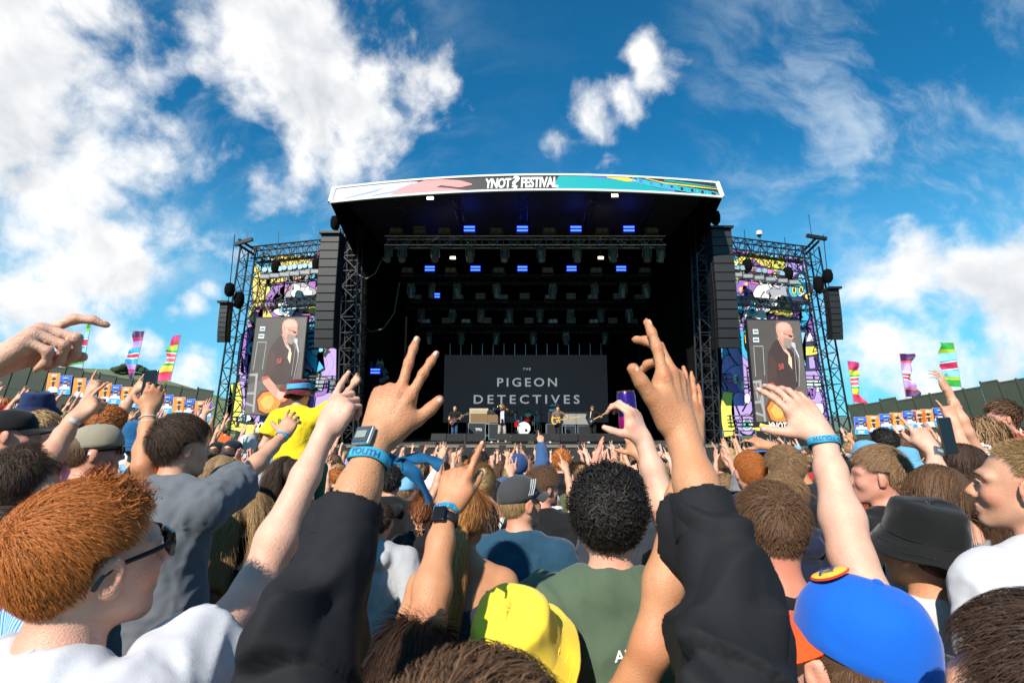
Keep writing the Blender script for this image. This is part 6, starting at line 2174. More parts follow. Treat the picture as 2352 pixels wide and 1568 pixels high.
# set list box and drinks
for i, (x, Y) in enumerate(((1252, 22.6), (1340, 22.4), (1118, 22.7))):
 t_ = thing('effects_pedal_board', ['pedal board before the bass player', 'pedal board before the right guitarist', 'pedal board near the singer'][i], 'pedal board', deck(x, Y))
 MB().box((0, 0, .03), (.6, .3, .06)).build('board', M_CASE, t_)
 for k in range(4):
  MB().box((-.21 + k * .14, 0, .085), (.09, .15, .05)).build('pedal', [M_CHROME, M_RED, M_BRASS, M_WHITE][k], t_)

# drum riser and kit
RY = 28.0
ris = thing('drum_riser', 'low black drum riser in the middle of the stage', 'riser', deck(1212, RY))
RZ = .30
MB().box((0, 0, RZ / 2), (2.6, 2.2, RZ)).build('platform', M_CASE, ris)
MB().box((0, -1.11, RZ - .03), (2.6, .03, .06)).build('edge_trim', M_ALU, ris)
kit = thing('drum_kit', 'red drum kit with white bass drum head on the riser', 'drum kit', deck(1207, RY - .2) + Vector((0, 0, RZ)))
rx = Matrix.Rotation(R(90), 3, 'X')

def drum(c, r, d, rot, nm, material=M_RED):
 o = MB().lathe([(r, -d / 2), (r, d / 2)], c=c, n=20, rot=rot).build(nm, material, kit, smooth=True)
 MB().lathe([(r * 1.03, d / 2 - .03), (r * 1.03, d / 2 + .012), (r * .97, d / 2 + .014), (.001, d / 2 + .006)], c=c, n=20, rot=rot).build('drum_head', M_SKIN, o, smooth=True)
 MB().lathe([(r * 1.035, d / 2 - .03), (r * 1.05, d / 2 - .01), (r * 1.05, d / 2 + .02), (r * 1.0, d / 2 + .022)], c=c, n=20, rot=rot, caps=False).build('hoop', M_CHROME, o, smooth=True)
 return o

drum((-.10, -.35, .36), .34, .42, Matrix.Rotation(R(90), 3, 'X'), 'bass_drum')
MB().lathe([(.001, 0), (.07, 0)], c=(.02, -.578, .26), n=14, rot=rx).build('port_hole', M_BLACK, kit)
drum((-.42, -.15, .62), .19, .34, Matrix.Rotation(R(12), 3, 'X'), 'floor_tom')
drum((.12, -.30, .92), .19, .30, Matrix.Rotation(R(25), 3, 'X'), 'rack_tom')
drum((.40, .10, .62), .18, .16, Matrix.Rotation(R(6), 3, 'X'), 'snare_drum', M_CHROME)
for i, (x, y, z, r) in enumerate(((-.55, -.05, 1.22, .24), (-.22, -.1, 1.02, .20), (.62, -.1, 1.28, .26), (.75, .3, 1.10, .22), (.48, -.25, 1.05, .18))):
 o = MB().lathe([(.001, .03), (.04, .03), (.06, .012), (r, 0), (r, -.003), (.05, .008)], c=(x, y, z), n=20, rot=Matrix.Rotation(R(12 - 5 * i), 3, 'X')).build('cymbal', M_BRASS, kit, smooth=True)
 s_ = MB().tube((x, y, z - .01), (x, y, .25), .013)
 for a in range(3): s_.tube((x, y, .28), (x + .24 * math.cos(a * 2.1 + i), y + .24 * math.sin(a * 2.1 + i), .01), .011)
 s_.build('cymbal_stand', M_CHROME, kit)
MB().lathe([(.16, .46), (.18, .50), (.17, .55), (.02, .56)], c=(.22, .72, 0), n=16).build('throne_seat', M_BLACK, kit, smooth=True)
st = MB().tube((.22, .72, 0.02), (.22, .72, .47), .02)
for a in range(3): st.tube((.22, .72, .25), (.22 + .25 * math.cos(a * 2.1), .72 + .25 * math.sin(a * 2.1), .01), .014)
st.build('throne_legs', M_CHROME, kit)
mic_stand(deck(1189, 27.4), 1.75, 'boom microphone over the left cymbal', (.30, 0, .10))
mic_stand(deck(1243, 27.6), 1.95, 'boom microphone over the right cymbal', (-.45, 0, .08))

# the band ------------------------------------------------------------------
def guitar(label, body_c, neck_dir, normal, body_m, neck_m, size=1.0, bass=False):
 """body centre, direction of the neck, playing face normal"""
 Y = Vector(neck_dir).normalized(); Z = Vector(normal); Z = (Z - Y * Z.dot(Y)).normalized(); X = Y.cross(Z)
 M = Matrix((X, Y, Z)).transposed().to_4x4(); M.translation = Vector(body_c)
 t = thing('bass_guitar' if bass else 'electric_guitar', label, 'guitar', matrix=M)
 ol = [(0, -.22), (.10, -.21), (.17, -.14), (.16, -.05), (.115, .02), (.13, .10), (.11, .18), (.06, .16), (.03, .12), (-.03, .12), (-.06, .17), (-.12, .20), (-.14, .12), (-.115, .02), (-.16, -.05), (-.17, -.14), (-.10, -.21)]
 put('guitar_body', bevel_mesh(MB().prism([(x * size, y * size) for x, y in ol], (0, 0, -.022), (1, 0, 0), (0, 1, 0), .044).mesh('guitar_body', body_m), .008, 1), None, t)
 put('pickguard', MB().prism([(x * .62 * size, (y * .6 - .01) * size) for x, y in ol], (0, 0, .0225), (1, 0, 0), (0, 1, 0), .003).mesh('pickguard', M_CASE), None, t)
 L_ = .62 * size if not bass else .80 * size
 MB().box((0, .10 + L_ / 2, .018), (.05, L_, .024)).build('neck', neck_m, t)
 MB().prism([(-.03, 0), (.03, 0), (.045, .16), (-.02, .19)], (0, .10 + L_, .006), (1, 0, 0), (0, 1, 0), .018).build('headstock', neck_m, t)
 for k in range(4):
  MB().tube((.035, .10 + L_ + .03 + k * .035, .015), (.075, .10 + L_ + .03 + k * .035, .015), .008, n=5).build('tuning_peg', M_CHROME, t)
 for y in (-.02, -.09):
  MB().box((0, y, .028), (.07, .025, .01)).build('pickup', M_CHROME, t)
 return t

def band_person(label, loc, yaw, parts, **kw):
 g = figure(vox=.012, cvox=.014, fine=True, **kw)
 root = thing('person', label, 'person', loc, yaw, 'band members')
 person_parts(root, g, hero=False, **parts)
 return g, root

PI = math.pi
# facing the crowd: yaw = pi. arms given in the figure's own space (facing +Y, left arm at -x)
g, r_ = band_person('bald bearded guitarist in black shirt and blue jeans at the left of the stage', deck(1044, 25.6), PI - .15,
     dict(skin='fair', top='#121212', trousers='#31506f', hair=None, beard='grey'), head=(0, -4, 0),
     arms=(dict(wrist=(-.34, .26, 1.16), pole=(-1, -.3, -.5), pose='grip'), dict(wrist=(.14, .22, 1.0), pole=(1, -.5, -.4), pose='grip')))
c_ = deck(1044, 25.6) + Vector((-.06, -.22, 1.02))
guitar('small red brown guitar held by the bald guitarist', c_, (.85, -.02, .45), (0, -1, .1), mat('mahogany', (.16, .035, .015), rough=.25), mat('dark neck', (.10, .04, .02), rough=.4), .95)
g, r_ = band_person('singer with long brown hair in leather jacket and beige trousers holding the microphone up', deck(1153, 23.75) + Vector((0, 0, .02)), PI + .1,
     dict(skin='fair', top='#17130f', topkind='shell', trousers='#a89a8e', hair='longwavy', haircol='light brown', hseed=3), head=(12, 8, 6), lean=(-4, 3), sleeve=1.85, jacket_r=.012, stance=.07,
     arms=(dict(wrist=(-.26, .10, 1.46), pole=(-1, .1, -.6), pose='fist'), dict(wrist=(.10, .20, 1.60), pole=(1, .3, -.5), pose='grip')))
MB().box((0, .105, 1.16), (.17, .05, .56)).build('undershirt', cloth_mat('#c9c6d8'), r_)
t_ = thing('hand_microphone', 'silver hand microphone at the singers mouth', 'microphone', deck(1153, 23.75) + Vector((-.10, -.20, 1.60)))
MB().lathe([(.012, -.12), (.016, .04), (.030, .05), (.033, .09), (.018, .12)], n=10, rot=Matrix.Rotation(R(-70), 3, 'Y')).build('microphone_body', M_CHROME, t_, smooth=True)
g, r_ = band_person('bass player with dark fringe in brown tee and black trousers', deck(1282, 25.2), PI + .12,
     dict(skin='fair', top='#6d5a50', trousers='#0d0d0f', hair='messy', haircol='black', hseed=4), head=(0, -2, 0),
     arms=(dict(wrist=(-.44, .26, 1.18), pole=(-1, -.3, -.5), pose='grip'), dict(wrist=(.12, .22, 1.04), pole=(1, -.5, -.4), pose='grip')))
guitar('yellow bass guitar with black pickguard held by the bass player', deck(1282, 25.2) + Vector((-.10, -.23, 1.04)), (.97, -.02, .16), (0, -1, .05), mat('butterscotch', (.66, .36, .04), rough=.25), mat('maple neck', (.50, .30, .10), rough=.4), 1.1, True)
g, r_ = band_person('guitarist in black leather jacket and sunglasses at the right of the stage', deck(1362, 25.8), PI - .1,
     dict(skin='fair', top='#141415', topkind='shell', trousers='#0b0b0d', hair='quiff', haircol='brown', hseed=6, glasses=True), head=(-8, 2, 0), sleeve=1.9, jacket_r=.008, leg=1.04,
     arms=(dict(wrist=(-.42, .28, 1.26), pole=(-1, -.3, -.5), pose='grip'), dict(wrist=(.10, .22, 1.04), pole=(1, -.5, -.4), pose='grip')))
guitar('dark guitar with long maple neck held by the leather jacket guitarist', deck(1362, 25.8) + Vector((-.08, -.23, 1.05)), (.88, -.03, .46), (0, -1, .05), mat('black lacquer', (.012, .012, .014), rough=.2), mat('maple neck', (.50, .30, .10), rough=.4), 1.05)
MB().path([(.13, .14, 1.10), (.10, .16, 1.30), (.07, .08, 1.48), (.06, -.10, 1.42)], .022, n=5).build('guitar_strap', mat('white strap', (.6, .58, .54), rough=.7), r_)
# the drummer sits
g = figure(vox=.012, cvox=.014, leg=.62, legs=False, head=(0, -6, 0), lean=(6, 0), arms=(dict(wrist=(-.22, .36, 1.06 - .36), pole=(-1, -.4, -.3), pose='grip'), dict(wrist=(.20, .34, 1.10 - .36), pole=(1, -.4, -.3), pose='grip')))
dr = thing('person', 'drummer with black hair in black tee seated behind the red kit', 'person', deck(1215, RY + .55) + Vector((0, 0, RZ - .05)), PI, 'band members')
person_parts(dr, g, skin='fair', top='#0e0e10', hair='short', haircol='black', hero=False, hseed=9)
s = SDF()
for sx in (-1, 1):
 s.cone((.09 * sx, .0, .55), (.20 * sx, .40, .54), .085, .065, k=.02); s.cone((.20 * sx, .40, .54), (.20 * sx, .42, .10), .06, .045, k=.02); s.cone((.20 * sx, .40, .07), (.21 * sx, .56, .05), .04, .035)
s.ell((0, 0, .58), (.16, .13, .12), k=.04)
put('trousers', mesh_from('trousers', *s.mesh(.018), smooth=True, material=cloth_mat('#0d0d10')), None, dr)
for sx in (-1, 1):
 t_ = thing('drumstick', f'{"left" if sx > 0 else "right"} hand drumstick over the red tom', 'drumstick', deck(1215, RY + .55) + Vector((-.2 * sx, -.36, RZ + .70)))
 bar(t_, 'stick', (0, .05, -.01), (.05 * sx, -.30, .09), .010, mat('maple neck', (.5, .3, .1)))
# technician by the right tower
g, r_ = band_person('stagehand dressed in black standing at the foot of the right mural', Vector((wp(1690, 1000, WY - .9).x, WY - .9, gw + 1.15)), .6, dict(skin='fair', top='#08080a', trousers='#08080a', hair='short', haircol='black'), sleeve=1.9)
t_ = thing('wing_platform', 'dark low platform at the foot of the right mural', 'platform', (wp(1690, 1000, WY - .9).x, WY - .6, gw))
MB().box((0, 0, .56), (3.2, 1.6, 1.14)).build('platform_body', M_CASE, t_)
# crowd barrier
XBL, XBR = -9.5, 10.8
YBAR = 20.3
zb = ground_z(0, YBAR)
for i in range(14):
 xa = XBL + (XBR - XBL) * i / 14; w_ = (XBR - XBL) / 14
 t_ = thing('crowd_barrier', f'metal crowd barrier panel before the stage, {ORD[i]} from the left', 'barrier', (xa + w_ / 2, YBAR, zb), 0, 'crowd barrier panels')
 MB().box((0, 0, .6), (w_ - .04, .04, 1.1)).build('panel', M_CASE, t_)
 bar(t_, 'top_rail', (-w_ / 2 + .02, 0, 1.18), (w_ / 2 - .02, 0, 1.18), .03, M_ALU)
 MB().box((0, -.5, .02), (w_ - .04, 1.0, .03)).build('tread_plate', M_ALU, t_)

# ------------------------------------------------------------------ perimeter fence, posters, flags
M_FEN = mat('dark green hoarding', (.030, .036, .022), rough=.5, noise=(1.3, .35), bump=(3, .25, .02))

def fence(side, a, b, n, height=6.5):
 """hoarding panels between two top points; every panel an object of its own under the fence"""
 a, b = Vector(a), Vector(b)
 g0 = ground_z(0, 30)
 root = thing('perimeter_fence', f'dark green steel hoarding along the {side} edge of the field', 'fence', (a.x, a.y, g0))
 d = b - a; L_ = d.to_2d().length / n
 ang = math.atan2(d.y, d.x)
 rr = random.Random(len(side))
 me = MB().box((L_ / 2, 0, -height / 2), (L_ - .02, .05, height)).box((L_ / 2, -.035, -.05), (L_ - .02, .03, .08)).box((L_ / 2, -.035, -1.6), (L_ - .02, .03, .06)).mesh('panel', M_FEN)
 post = MB().box((0, -.04, -height / 2 + .03), (.09, .06, height + .06)).mesh('post', M_FEN)
 for i in range(n):
  p = a + d * (i / n) - Vector((a.x, a.y, g0))
  p.z += rr.choice([0, 0, .05, -.06, .16])
  M = Matrix.Translation(p) @ Matrix.Rotation(ang + R(rr.uniform(-.8, .8)), 4, 'Z') @ Matrix.Rotation(-math.atan2(d.z, d.to_2d().length), 4, 'Y')
  put('panel', me, None, root, matrix=M); put('post', post, None, root, matrix=M)
 return root, a, d, ang, g0

POST = {'orange': mat('poster orange', lin('#f08a2c'), rough=.5), 'blue': mat('poster blue', lin('#2f62c8'), rough=.5), 'cyan': mat('poster cyan', lin('#2aa0dc'), rough=.5), 'white': mat('poster white', (.78, .78, .78), rough=.5),
  'skin': mat('poster dark skin', lin('#4a2c22'), rough=.5), 'hair': mat('poster hair', lin('#1c1514'), rough=.5), 'shirt': mat('poster pale shirt', lin('#c8d4e4'), rough=.5), 'tan': mat('poster tan skin', lin('#a86a48'), rough=.5)}

def poster(side, k, a, d, ang, g0, s, w, h, z0, kind, label):
 p = a + d * s
 nrm_ = Vector((d.y, -d.x)).normalized()
 ux = Vector((d.x, d.y, 0)).normalized()
 q = p.to_2d() + nrm_ * .10
 root = thing('poster', label, 'poster', (q.x, q.y, p.z - z0 - h), group='posters on the hoarding')
 N3 = Vector((nrm_.x, nrm_.y, 0))

 def to3(x, y, l):       # x -50..50, y 0..150 up
  return ux * (x / 100 * w) + Vector((0, 0, y / 150 * h)) + N3 * l
 O = lambda pl, c: (pl, POST[c], 0)
 if kind == 'orange':
  shp = [O([(-50, 0), (50, 0), (50, 150), (-50, 150)], 'orange'),
      O([(-30, 0), (-32, 30), (-18, 44), (-4, 50), (12, 50), (28, 42), (42, 28), (44, 0)], 'shirt'),
      O([(-6, 44), (14, 44), (12, 64), (-6, 64)], 'skin'), O(blob(2, 82, 15, 22, 3, amp=.04), 'skin'), O(blob(3, 104, 16, 13, 4, amp=.06), 'hair'),
      O([(-18, 82), (16, 86), (16, 96), (-18, 92)], 'white'), O([(-14, 85), (-5, 86), (-5, 91), (-14, 90)], 'hair'), O([(0, 87), (10, 88), (10, 93), (0, 92)], 'hair'),
      O([(-22, 126), (24, 126), (24, 131), (-22, 131)], 'white'), O([(-50, 0), (-14, 0), (-20, 10), (-50, 14)], 'blue')]
 else:
  shp = [O([(-50, 0), (50, 0), (50, 150), (-50, 150)], 'blue'), O([(-50, 0), (50, 0), (50, 34), (10, 48), (-50, 30)], 'cyan'),
      O([(-46, 40), (-40, 62), (-20, 66), (-10, 40)], 'shirt'), O(blob(-30, 82, 11, 16, 6, amp=.05), 'tan'), O(blob(-32, 92, 12, 9, 8, amp=.05), 'hair'),
      O([(10, 40), (18, 66), (38, 66), (46, 40)], 'shirt'), O(blob(30, 88, 14, 24, 9, amp=.05), 'hair'), O(blob(29, 88, 9, 14, 9, amp=.04), 'tan'),
      O([(-20, 42), (-16, 78), (14, 78), (18, 42)], 'white'), O(blob(0, 98, 11, 16, 11, amp=.04), 'skin'), O(blob(0, 110, 12, 8, 12, amp=.05), 'hair'), O([(-11, 98), (11, 100), (11, 105), (-11, 103)], 'white'),
      O([(-30, 24), (22, 24), (22, 29), (-30, 29)], 'white'), O([(-22, 14), (14, 14), (14, 19), (-22, 19)], 'white'), O([(-34, 5), (20, 5), (20, 9), (-34, 9)], 'white')]
 flat_art(root, 'print', shp, Vector((0, 0, 0)), to3)
 sheet = MB()
 c = [to3(-51, -1, .001), to3(51, -1, .001), to3(51, 151, .001), to3(-51, 151, .001)]
 sheet.add([v - N3 * .008 for v in c] + c, [(3, 2, 1, 0), (4, 5, 6, 7), (0, 1, 5, 4), (1, 2, 6, 5), (2, 3, 7, 6), (3, 0, 4, 7)])
 sheet.build('sheet', POST['white'], root)
 V, F, w2 = text_geo('lebara', .03)
 o3 = lambda x, y: to3((-20 if kind == 'blue' else -16) + x / w2 * 44, (128 if kind == 'blue' else 134) + y * 9, .035)
 put('lettering', mesh_from('lettering', np.array([o3(x, y) for x, y in V]), F, material=POST['white']), None, root)

# left: ends beside the left tower; right: runs out of the frame
rootL = fence('left', P(-80, 806, 30.0), P(492, 903, 31.5), 15)

def s_at(root, x):
 """where the line of sight through column x of the photo meets the fence"""
 _, a, d, ang, g0 = root
 r = ray(x, 900)
 return (a.x * r[1] - a.y * r[0]) / (d.y * r[0] - d.x * r[1])

for side, root, xs in (('left', rootL, [(122, 'orange'), (150, 'blue'), (183, 'orange'), (212, 'blue'), (244, 'orange'), (268, 'blue'), (292, 'orange'), (312, 'blue'), (332, 'orange'), (351, 'blue'), (369, 'orange'), (389, 'blue'), (416, 'orange'), (440, 'blue'), (464, 'orange'), (480, 'blue')]),):
 cnt = {'orange': 0, 'blue': 0}
 for k, (x, kind) in enumerate(xs):
  s = s_at(root, x)
  i = cnt[kind]; cnt[kind] += 1
  poster(side, k, root[1], root[2], root[3], root[4], s, .66, 1.12, .30 + .32 * s, kind,
      f'{kind} phone company poster on the left hoarding, {ORD[i]} {kind} one from the left')
rootR = fence('right', P(1948, 936, 31.0), P(2500, 842, 28.0), 14)
cnt = {'orange': 0, 'blue': 0}
for k, (x, kind) in enumerate([(1968, 'blue'), (1996, 'orange'), (2026, 'blue'), (2051, 'orange'), (2080, 'blue'), (2102, 'orange'), (2122, 'orange'), (2150, 'blue'), (2186, 'orange')]):
 i = cnt[kind]; cnt[kind] += 1
 poster('right', k, rootR[1], rootR[2], rootR[3], rootR[4], s_at(rootR, x), .68, 1.0, .66 + .25 * (k / 8), kind,
     f'{kind} phone company poster on the right hoarding, {ORD[i]} {kind} one from the stage')

FC = {k: mat('flag ' + k, lin(v), rough=.6, sss=0) for k, v in {'green': '#2f9a3a', 'lime': '#a8c83a', 'sky': '#86cfe8', 'blue': '#2a9ac8', 'pink': '#c8325a', 'coral': '#e05a6a', 'white': '#e8e8e4', 'purple': '#6a2a86', 'lilac': '#b090d8', 'plum': '#44164e', 'yellow': '#e0c83a', 'magenta': '#b02a6a'}.items()}

def flag(label, pole_b, pole_t, Y, w_px, stripes, twist, side, seed, f0=.05, f1=.80):
 """tall banner flag on a leaning pole: cloth from the top of the pole down, pinched where the wind folds it"""
 b, t = Vector(P(pole_b[0], pole_b[1], Y)), Vector(P(pole_t[0], pole_t[1], Y))
 base = b + (b - t) * ((b.z - ground_z(0, Y)) / (t.z - b.z))
 root = thing('banner_flag', label, 'flag', base)
 MB().path([(0, 0, 0), (t - base) * .5, t - base], [.035, .028, .015], n=6).build('pole', mat('flag pole', (.45, .45, .46), rough=.4, metal=.6), root)
 w = w_px / 1176 * Y
 n, m = 40, 8
 tot = sum(q for _, q in stripes); edges = np.cumsum([0] + [q for _, q in stripes]) / tot
 V, Fq, mi = [], [], []
 rr = random.Random(seed); ph = rr.uniform(0, 6)
 for j in range(n + 1):
  f = j / n
  p = t.lerp(b, f * f1)
  ww = w * float(np.interp(f, [q[0] for q in twist], [q[1] for q in twist]))
  sk = w * float(np.interp(f, [q[0] for q in twist], [q[2] for q in twist]))
  for i in range(m + 1):
   u = i / m
   dep = .16 * w * math.sin(u * 6 + f * 9 + ph) + .10 * w * math.sin(f * 22 + u * 3)
   V.append(p - base + Vector((side * (ww * u + sk * u), dep * u, -.10 * w * u * math.sin(f * 7 + ph) - .05 * u)))
 for j in range(n):
  k = int(np.searchsorted(edges, (j + .5) / n, side='right') - 1)
  for i in range(m):
   Fq.append((j * (m + 1) + i, j * (m + 1) + i + 1, (j + 1) * (m + 1) + i + 1, (j + 1) * (m + 1) + i)); mi.append(min(k, len(stripes) - 1))
 me = mesh_from('cloth', np.array(V), np.array(Fq), smooth=True)
 for c, _ in stripes: me.materials.append(FC[c])
 me.polygons.foreach_set('material_index', np.array(mi, dtype=np.int32))
 put('cloth', me, None, root)

S1 = [('green', 2), ('lime', 1), ('sky', 2.2), ('blue', .4), ('white', .3), ('pink', .9), ('white', .25), ('pink', .9), ('white', .3), ('blue', .4), ('sky', 2.2), ('lime', 1), ('green', 2)]
S2 = [('plum', 1.6), ('magenta', 1.0), ('lilac', 1.6), ('blue', 1.6), ('white', .3), ('pink', .9), ('white', .3), ('blue', 1.6), ('lilac', 1.2), ('magenta', 1.0), ('plum', 1.6)]
S3 = [('magenta', 1.8), ('pink', 1.2), ('lime', 1.8), ('green', .6), ('white', .3), ('coral', 1.0), ('white', .3), ('coral', 1.0), ('white', .3), ('green', .6), ('yellow', 1.8), ('pink', 2.6)]
S4 = [('plum', 2.0), ('coral', .8), ('lilac', 2.2), ('white', .6), ('pink', .4), ('white', .5), ('pink', .4), ('white', .5), ('lilac', 2), ('coral', .8), ('plum', 2.0)]
flag('green and pale blue striped banner flag leaning behind the left fence', (187, 860), (210, 738), 33, 26, S1, [(0, .35, 0), (.35, .55, 0), (.6, .5, 0), (.85, 1.1, .0), (1, 1.0, .3)], -1, 1, f1=.80)
flag('purple and blue striped banner flag behind the left fence', (303, 880), (332, 760), 33, 28, S2, [(0, .85, 0), (.5, .95, 0), (.8, .7, 0), (1, .35, 0)], -1, 2, f1=.92)
flag('red, lime and pink striped banner flag nearest the left tower', (388, 885), (416, 768), 33, 26, S3, [(0, .85, 0), (.4, .85, 0), (.6, .75, 0), (.8, 1.3, .2), (1, 1.0, .3)], -1, 3, f1=.90)
flag('magenta and lime twisted banner flag nearest the right tower', (1961, 925), (1946, 828), 34, 30, S3, [(0, 1.0, 0), (.22, .75, 0), (.4, .35, .25), (.7, .4, .2), (1, .9, .1)], 1, 4, f1=.98)
flag('purple, lilac and white banner flag behind the right fence', (2082, 920), (2066, 812), 33, 34, S4, [(0, 1.0, 0), (.25, .65, 0), (.6, .6, .1), (1, .7, .25)], 1, 5, f1=.92)
flag('wide green and pale blue striped banner flag behind the right fence', (2211, 905), (2190, 787), 32, 38, S1, [(0, 1.0, 0), (.5, .95, 0), (1, 1.05, 0)], -1, 6, f1=.86)
t_ = thing('marquee_tent', 'small orange peaked tent top above the left fence', 'tent', Vector(P(455, 905, 40)))
pk = MB(); tb = [P(443, 905, 40), P(468, 905, 40)]; w_ = tb[1][0] - tb[0][0]
pk.add([(-w_ / 2, -w_ / 2, -3), (w_ / 2, -w_ / 2, -3), (w_ / 2, w_ / 2, -3), (-w_ / 2, w_ / 2, -3), (-w_ / 2, -w_ / 2, -.15), (w_ / 2, -w_ / 2, -.15), (w_ / 2, w_ / 2, -.15), (-w_ / 2, w_ / 2, -.15), (0, 0, .5)],
    [(0, 1, 5, 4), (1, 2, 6, 5), (2, 3, 7, 6), (3, 0, 4, 7), (4, 5, 8), (5, 6, 8), (6, 7, 8), (7, 4, 8)])
pk.build('canopy', mat('orange tent', lin('#e0a030'), rough=.7), t_)

# ------------------------------------------------------------------ the people nearest the camera
TAKEN = []                      # (x, y, radius) ground already stood on

def pw(x, y, Y): return np.array(P(x, y, Y))

def hero(label, hx, hy, Y, yaw=0, arms=(None, None), lean=(0, 0), h=1.0, vox=.006, parts=None, at=None, want_nails=False, name='person', legs=True, group=None, **kw):
 """a person whose head stands where the photo shows it; arm points are world points"""
 Hw = np.array(at, float) if at is not None else pw(hx, hy, Y)
 Rz = rotm('Z', R(yaw))
 gz_ = ground_z(Hw[0], Hw[1])
 leg = min(max((Hw[2] - gz_ - .695 * h) / (.93 * h), .80), 1.22)
 piv = np.array([0, 0, .93 * h * leg])
 RT = rotm('X', R(-lean[0])) @ rotm('Y', R(lean[1]))
 hl_ = piv + RT @ (np.array([0, .02 * h, piv[2] + .695 * h]) - piv)
 root_p = Hw - Rz @ hl_
 loc_arms = []
 for A in arms:
  if A is None:
   loc_arms.append(None); continue
  B_ = dict(A)
  for k in ('wrist', 'elbow'):
   if k in B_: B_[k] = Rz.T @ (np.array(B_[k], float) - root_p)
  for k in ('fwd', 'dorsal', 'pole'):
   if B_.get(k) is not None: B_[k] = Rz.T @ np.array(B_[k], float)
  loc_arms.append(B_)
 g = figure(h=h, leg=leg, lean=lean, arms=tuple(loc_arms), vox=vox, want_nails=want_nails, legs=legs, **kw)
 root = thing(name, label, 'person', tuple(root_p), R(yaw), group)
 person_parts(root, g, **(parts or {}))
 g.root, g.Rz, g.root_p = root, Rz, root_p
 if g.nails:
  nail = MB().lathe([(.62 * math.sin(t), -.26 * math.cos(t)) for t in np.linspace(.05, 3.09, 6)], n=10, sy=1.6).mesh('fingernail', mat('fingernail', (.70, .44, .36), rough=.25), True)
  for c, d, u, w in g.nails:
   M3 = Matrix(np.stack([nrm(np.cross(d, u)), nrm(d), nrm(u)], 1).tolist()).to_4x4()
   put('fingernail', nail, None, root, matrix=Matrix.Translation(Vector(c)) @ M3 @ Matrix.Scale(w, 4))
 TAKEN.append((root_p[0], root_p[1], .34))
 return g

def ring_band(root, C, axis, dorsal, r, width, material, name='wristband', thick=.0016, n=40, squash=.82, text=None, tmat=None, tstart=0.0, flip=1, th=.6):
 """band round the wrist with optional lettering curving with it"""
 Y = nrm(axis); Z = nrm(np.array(dorsal) - Y * np.dot(dorsal, Y)); X = np.cross(Y, Z)

 def pt(a, y, rr): return C + (X * math.sin(a) * rr + Z * math.cos(a) * rr * squash) + Y * y
 V, F = [], []
 for y, rr in ((-width / 2, r), (-width / 2, r + thick), (width / 2, r + thick), (width / 2, r)):
  for i in range(n):
   a = 2 * math.pi * i / n
   V.append(pt(a, y + .0015 * math.sin(3 * a), rr))
 for j in range(4):
  for i in range(n):
   F.append((j * n + i, j * n + (i + 1) % n, ((j + 1) % 4) * n + (i + 1) % n, ((j + 1) % 4) * n + i))
 o = put(name, mesh_from(name, np.array(V), np.array(F)[:, ::-1], True, material=material), None, root)
 if text:
  Vt, Ft, w = text_geo(text, .02)
  hgt = width * th
  W = [pt(tstart + flip * (x - w / 2) * hgt / r, flip * (y - .5) * hgt, r + thick + .0009) for x, y in Vt]
  put('lettering', mesh_from('lettering', np.array(W), Ft, material=tmat or mat('band ink', (.03, .05, .16), rough=.6)), None, o)
 return o

M_BAND = mat('blue fabric wristband', lin('#2fa0c8'), rough=.8, bump=(600, .5, .001), noise=(40, .15))
M_STEEL = mat('brushed watch steel', (.55, .56, .58), rough=.25, metal=1.0, noise=(80, .15))
M_LCD = mat('watch lcd', (.24, .27, .24), rough=.2)
M_GLASSB = mat('black watch glass', (.008, .008, .010), rough=.2, spec=.3)

def digital_watch(root, C, axis, dorsal, r, squash=.80):
 Y = nrm(axis); Z = nrm(np.array(dorsal) - Y * np.dot(dorsal, Y)); X = np.cross(Y, Z)
 M3 = Matrix(np.stack([X, Y, Z], 1).tolist())
 w = put('wristwatch', bevel_mesh(MB().box((0, 0, 0), (.036, .034, .008)).mesh('watch_case', M_STEEL), .003, 2), None, root, matrix=Matrix.Translation(Vector(C + Z * (r * squash + .004))) @ M3.to_4x4())
 put('watch_bezel', bevel_mesh(MB().box((0, 0, .0045), (.031, .029, .003)).mesh('watch_bezel', mat('watch bezel', (.05, .07, .09), rough=.25)), .001, 1), None, w)
 put('watch_display', MB().box((0, -.001, .0065), (.021, .013, .002)).mesh('watch_display', M_LCD), None, w)
 link = bevel_mesh(MB().box((0, 0, 0), (.0062, .0062, .0026)).mesh('bracelet_link', M_STEEL), .0008, 1)
 n = int(2 * math.pi * r / .0072)
 for i in range(n):
  a = 2 * math.pi * (i + .5) / n
  if math.cos(a) > .86: continue
  p = X * math.sin(a) * (r + .0015) + Z * math.cos(a) * (r + .0015) * squash
  rot = Matrix(np.stack([nrm(X * math.cos(a) - Z * math.sin(a) * squash), Y, nrm(X * math.sin(a) * squash + Z * math.cos(a))], 1).tolist()).to_4x4()
  inv = w.matrix_local.inverted()
  for k in (-1, 0, 1):
   put('bracelet_link', link, None, w, matrix=inv @ (Matrix.Translation(Vector(C + p + Y * (k * .0064 + .0015 * (i % 2)))) @ rot))
 return w

def smart_watch(root, C, axis, dorsal, r, squash=.80):
 Y = nrm(axis); Z = nrm(np.array(dorsal) - Y * np.dot(dorsal, Y)); X = np.cross(Y, Z)
 M3 = Matrix(np.stack([X, Y, Z], 1).tolist())
 strap = ring_band(root, C, axis, dorsal, r, .022, mat('black watch strap', (.012, .012, .014), rough=.5), 'wristwatch', .003, squash=squash)
 put('watch_case', bevel_mesh(MB().box((0, 0, 0), (.034, .040, .011)).mesh('watch_case', M_GLASSB), .005, 3), None, strap, matrix=Matrix.Translation(Vector(C + Z * (r * squash + .006))) @ M3.to_4x4())

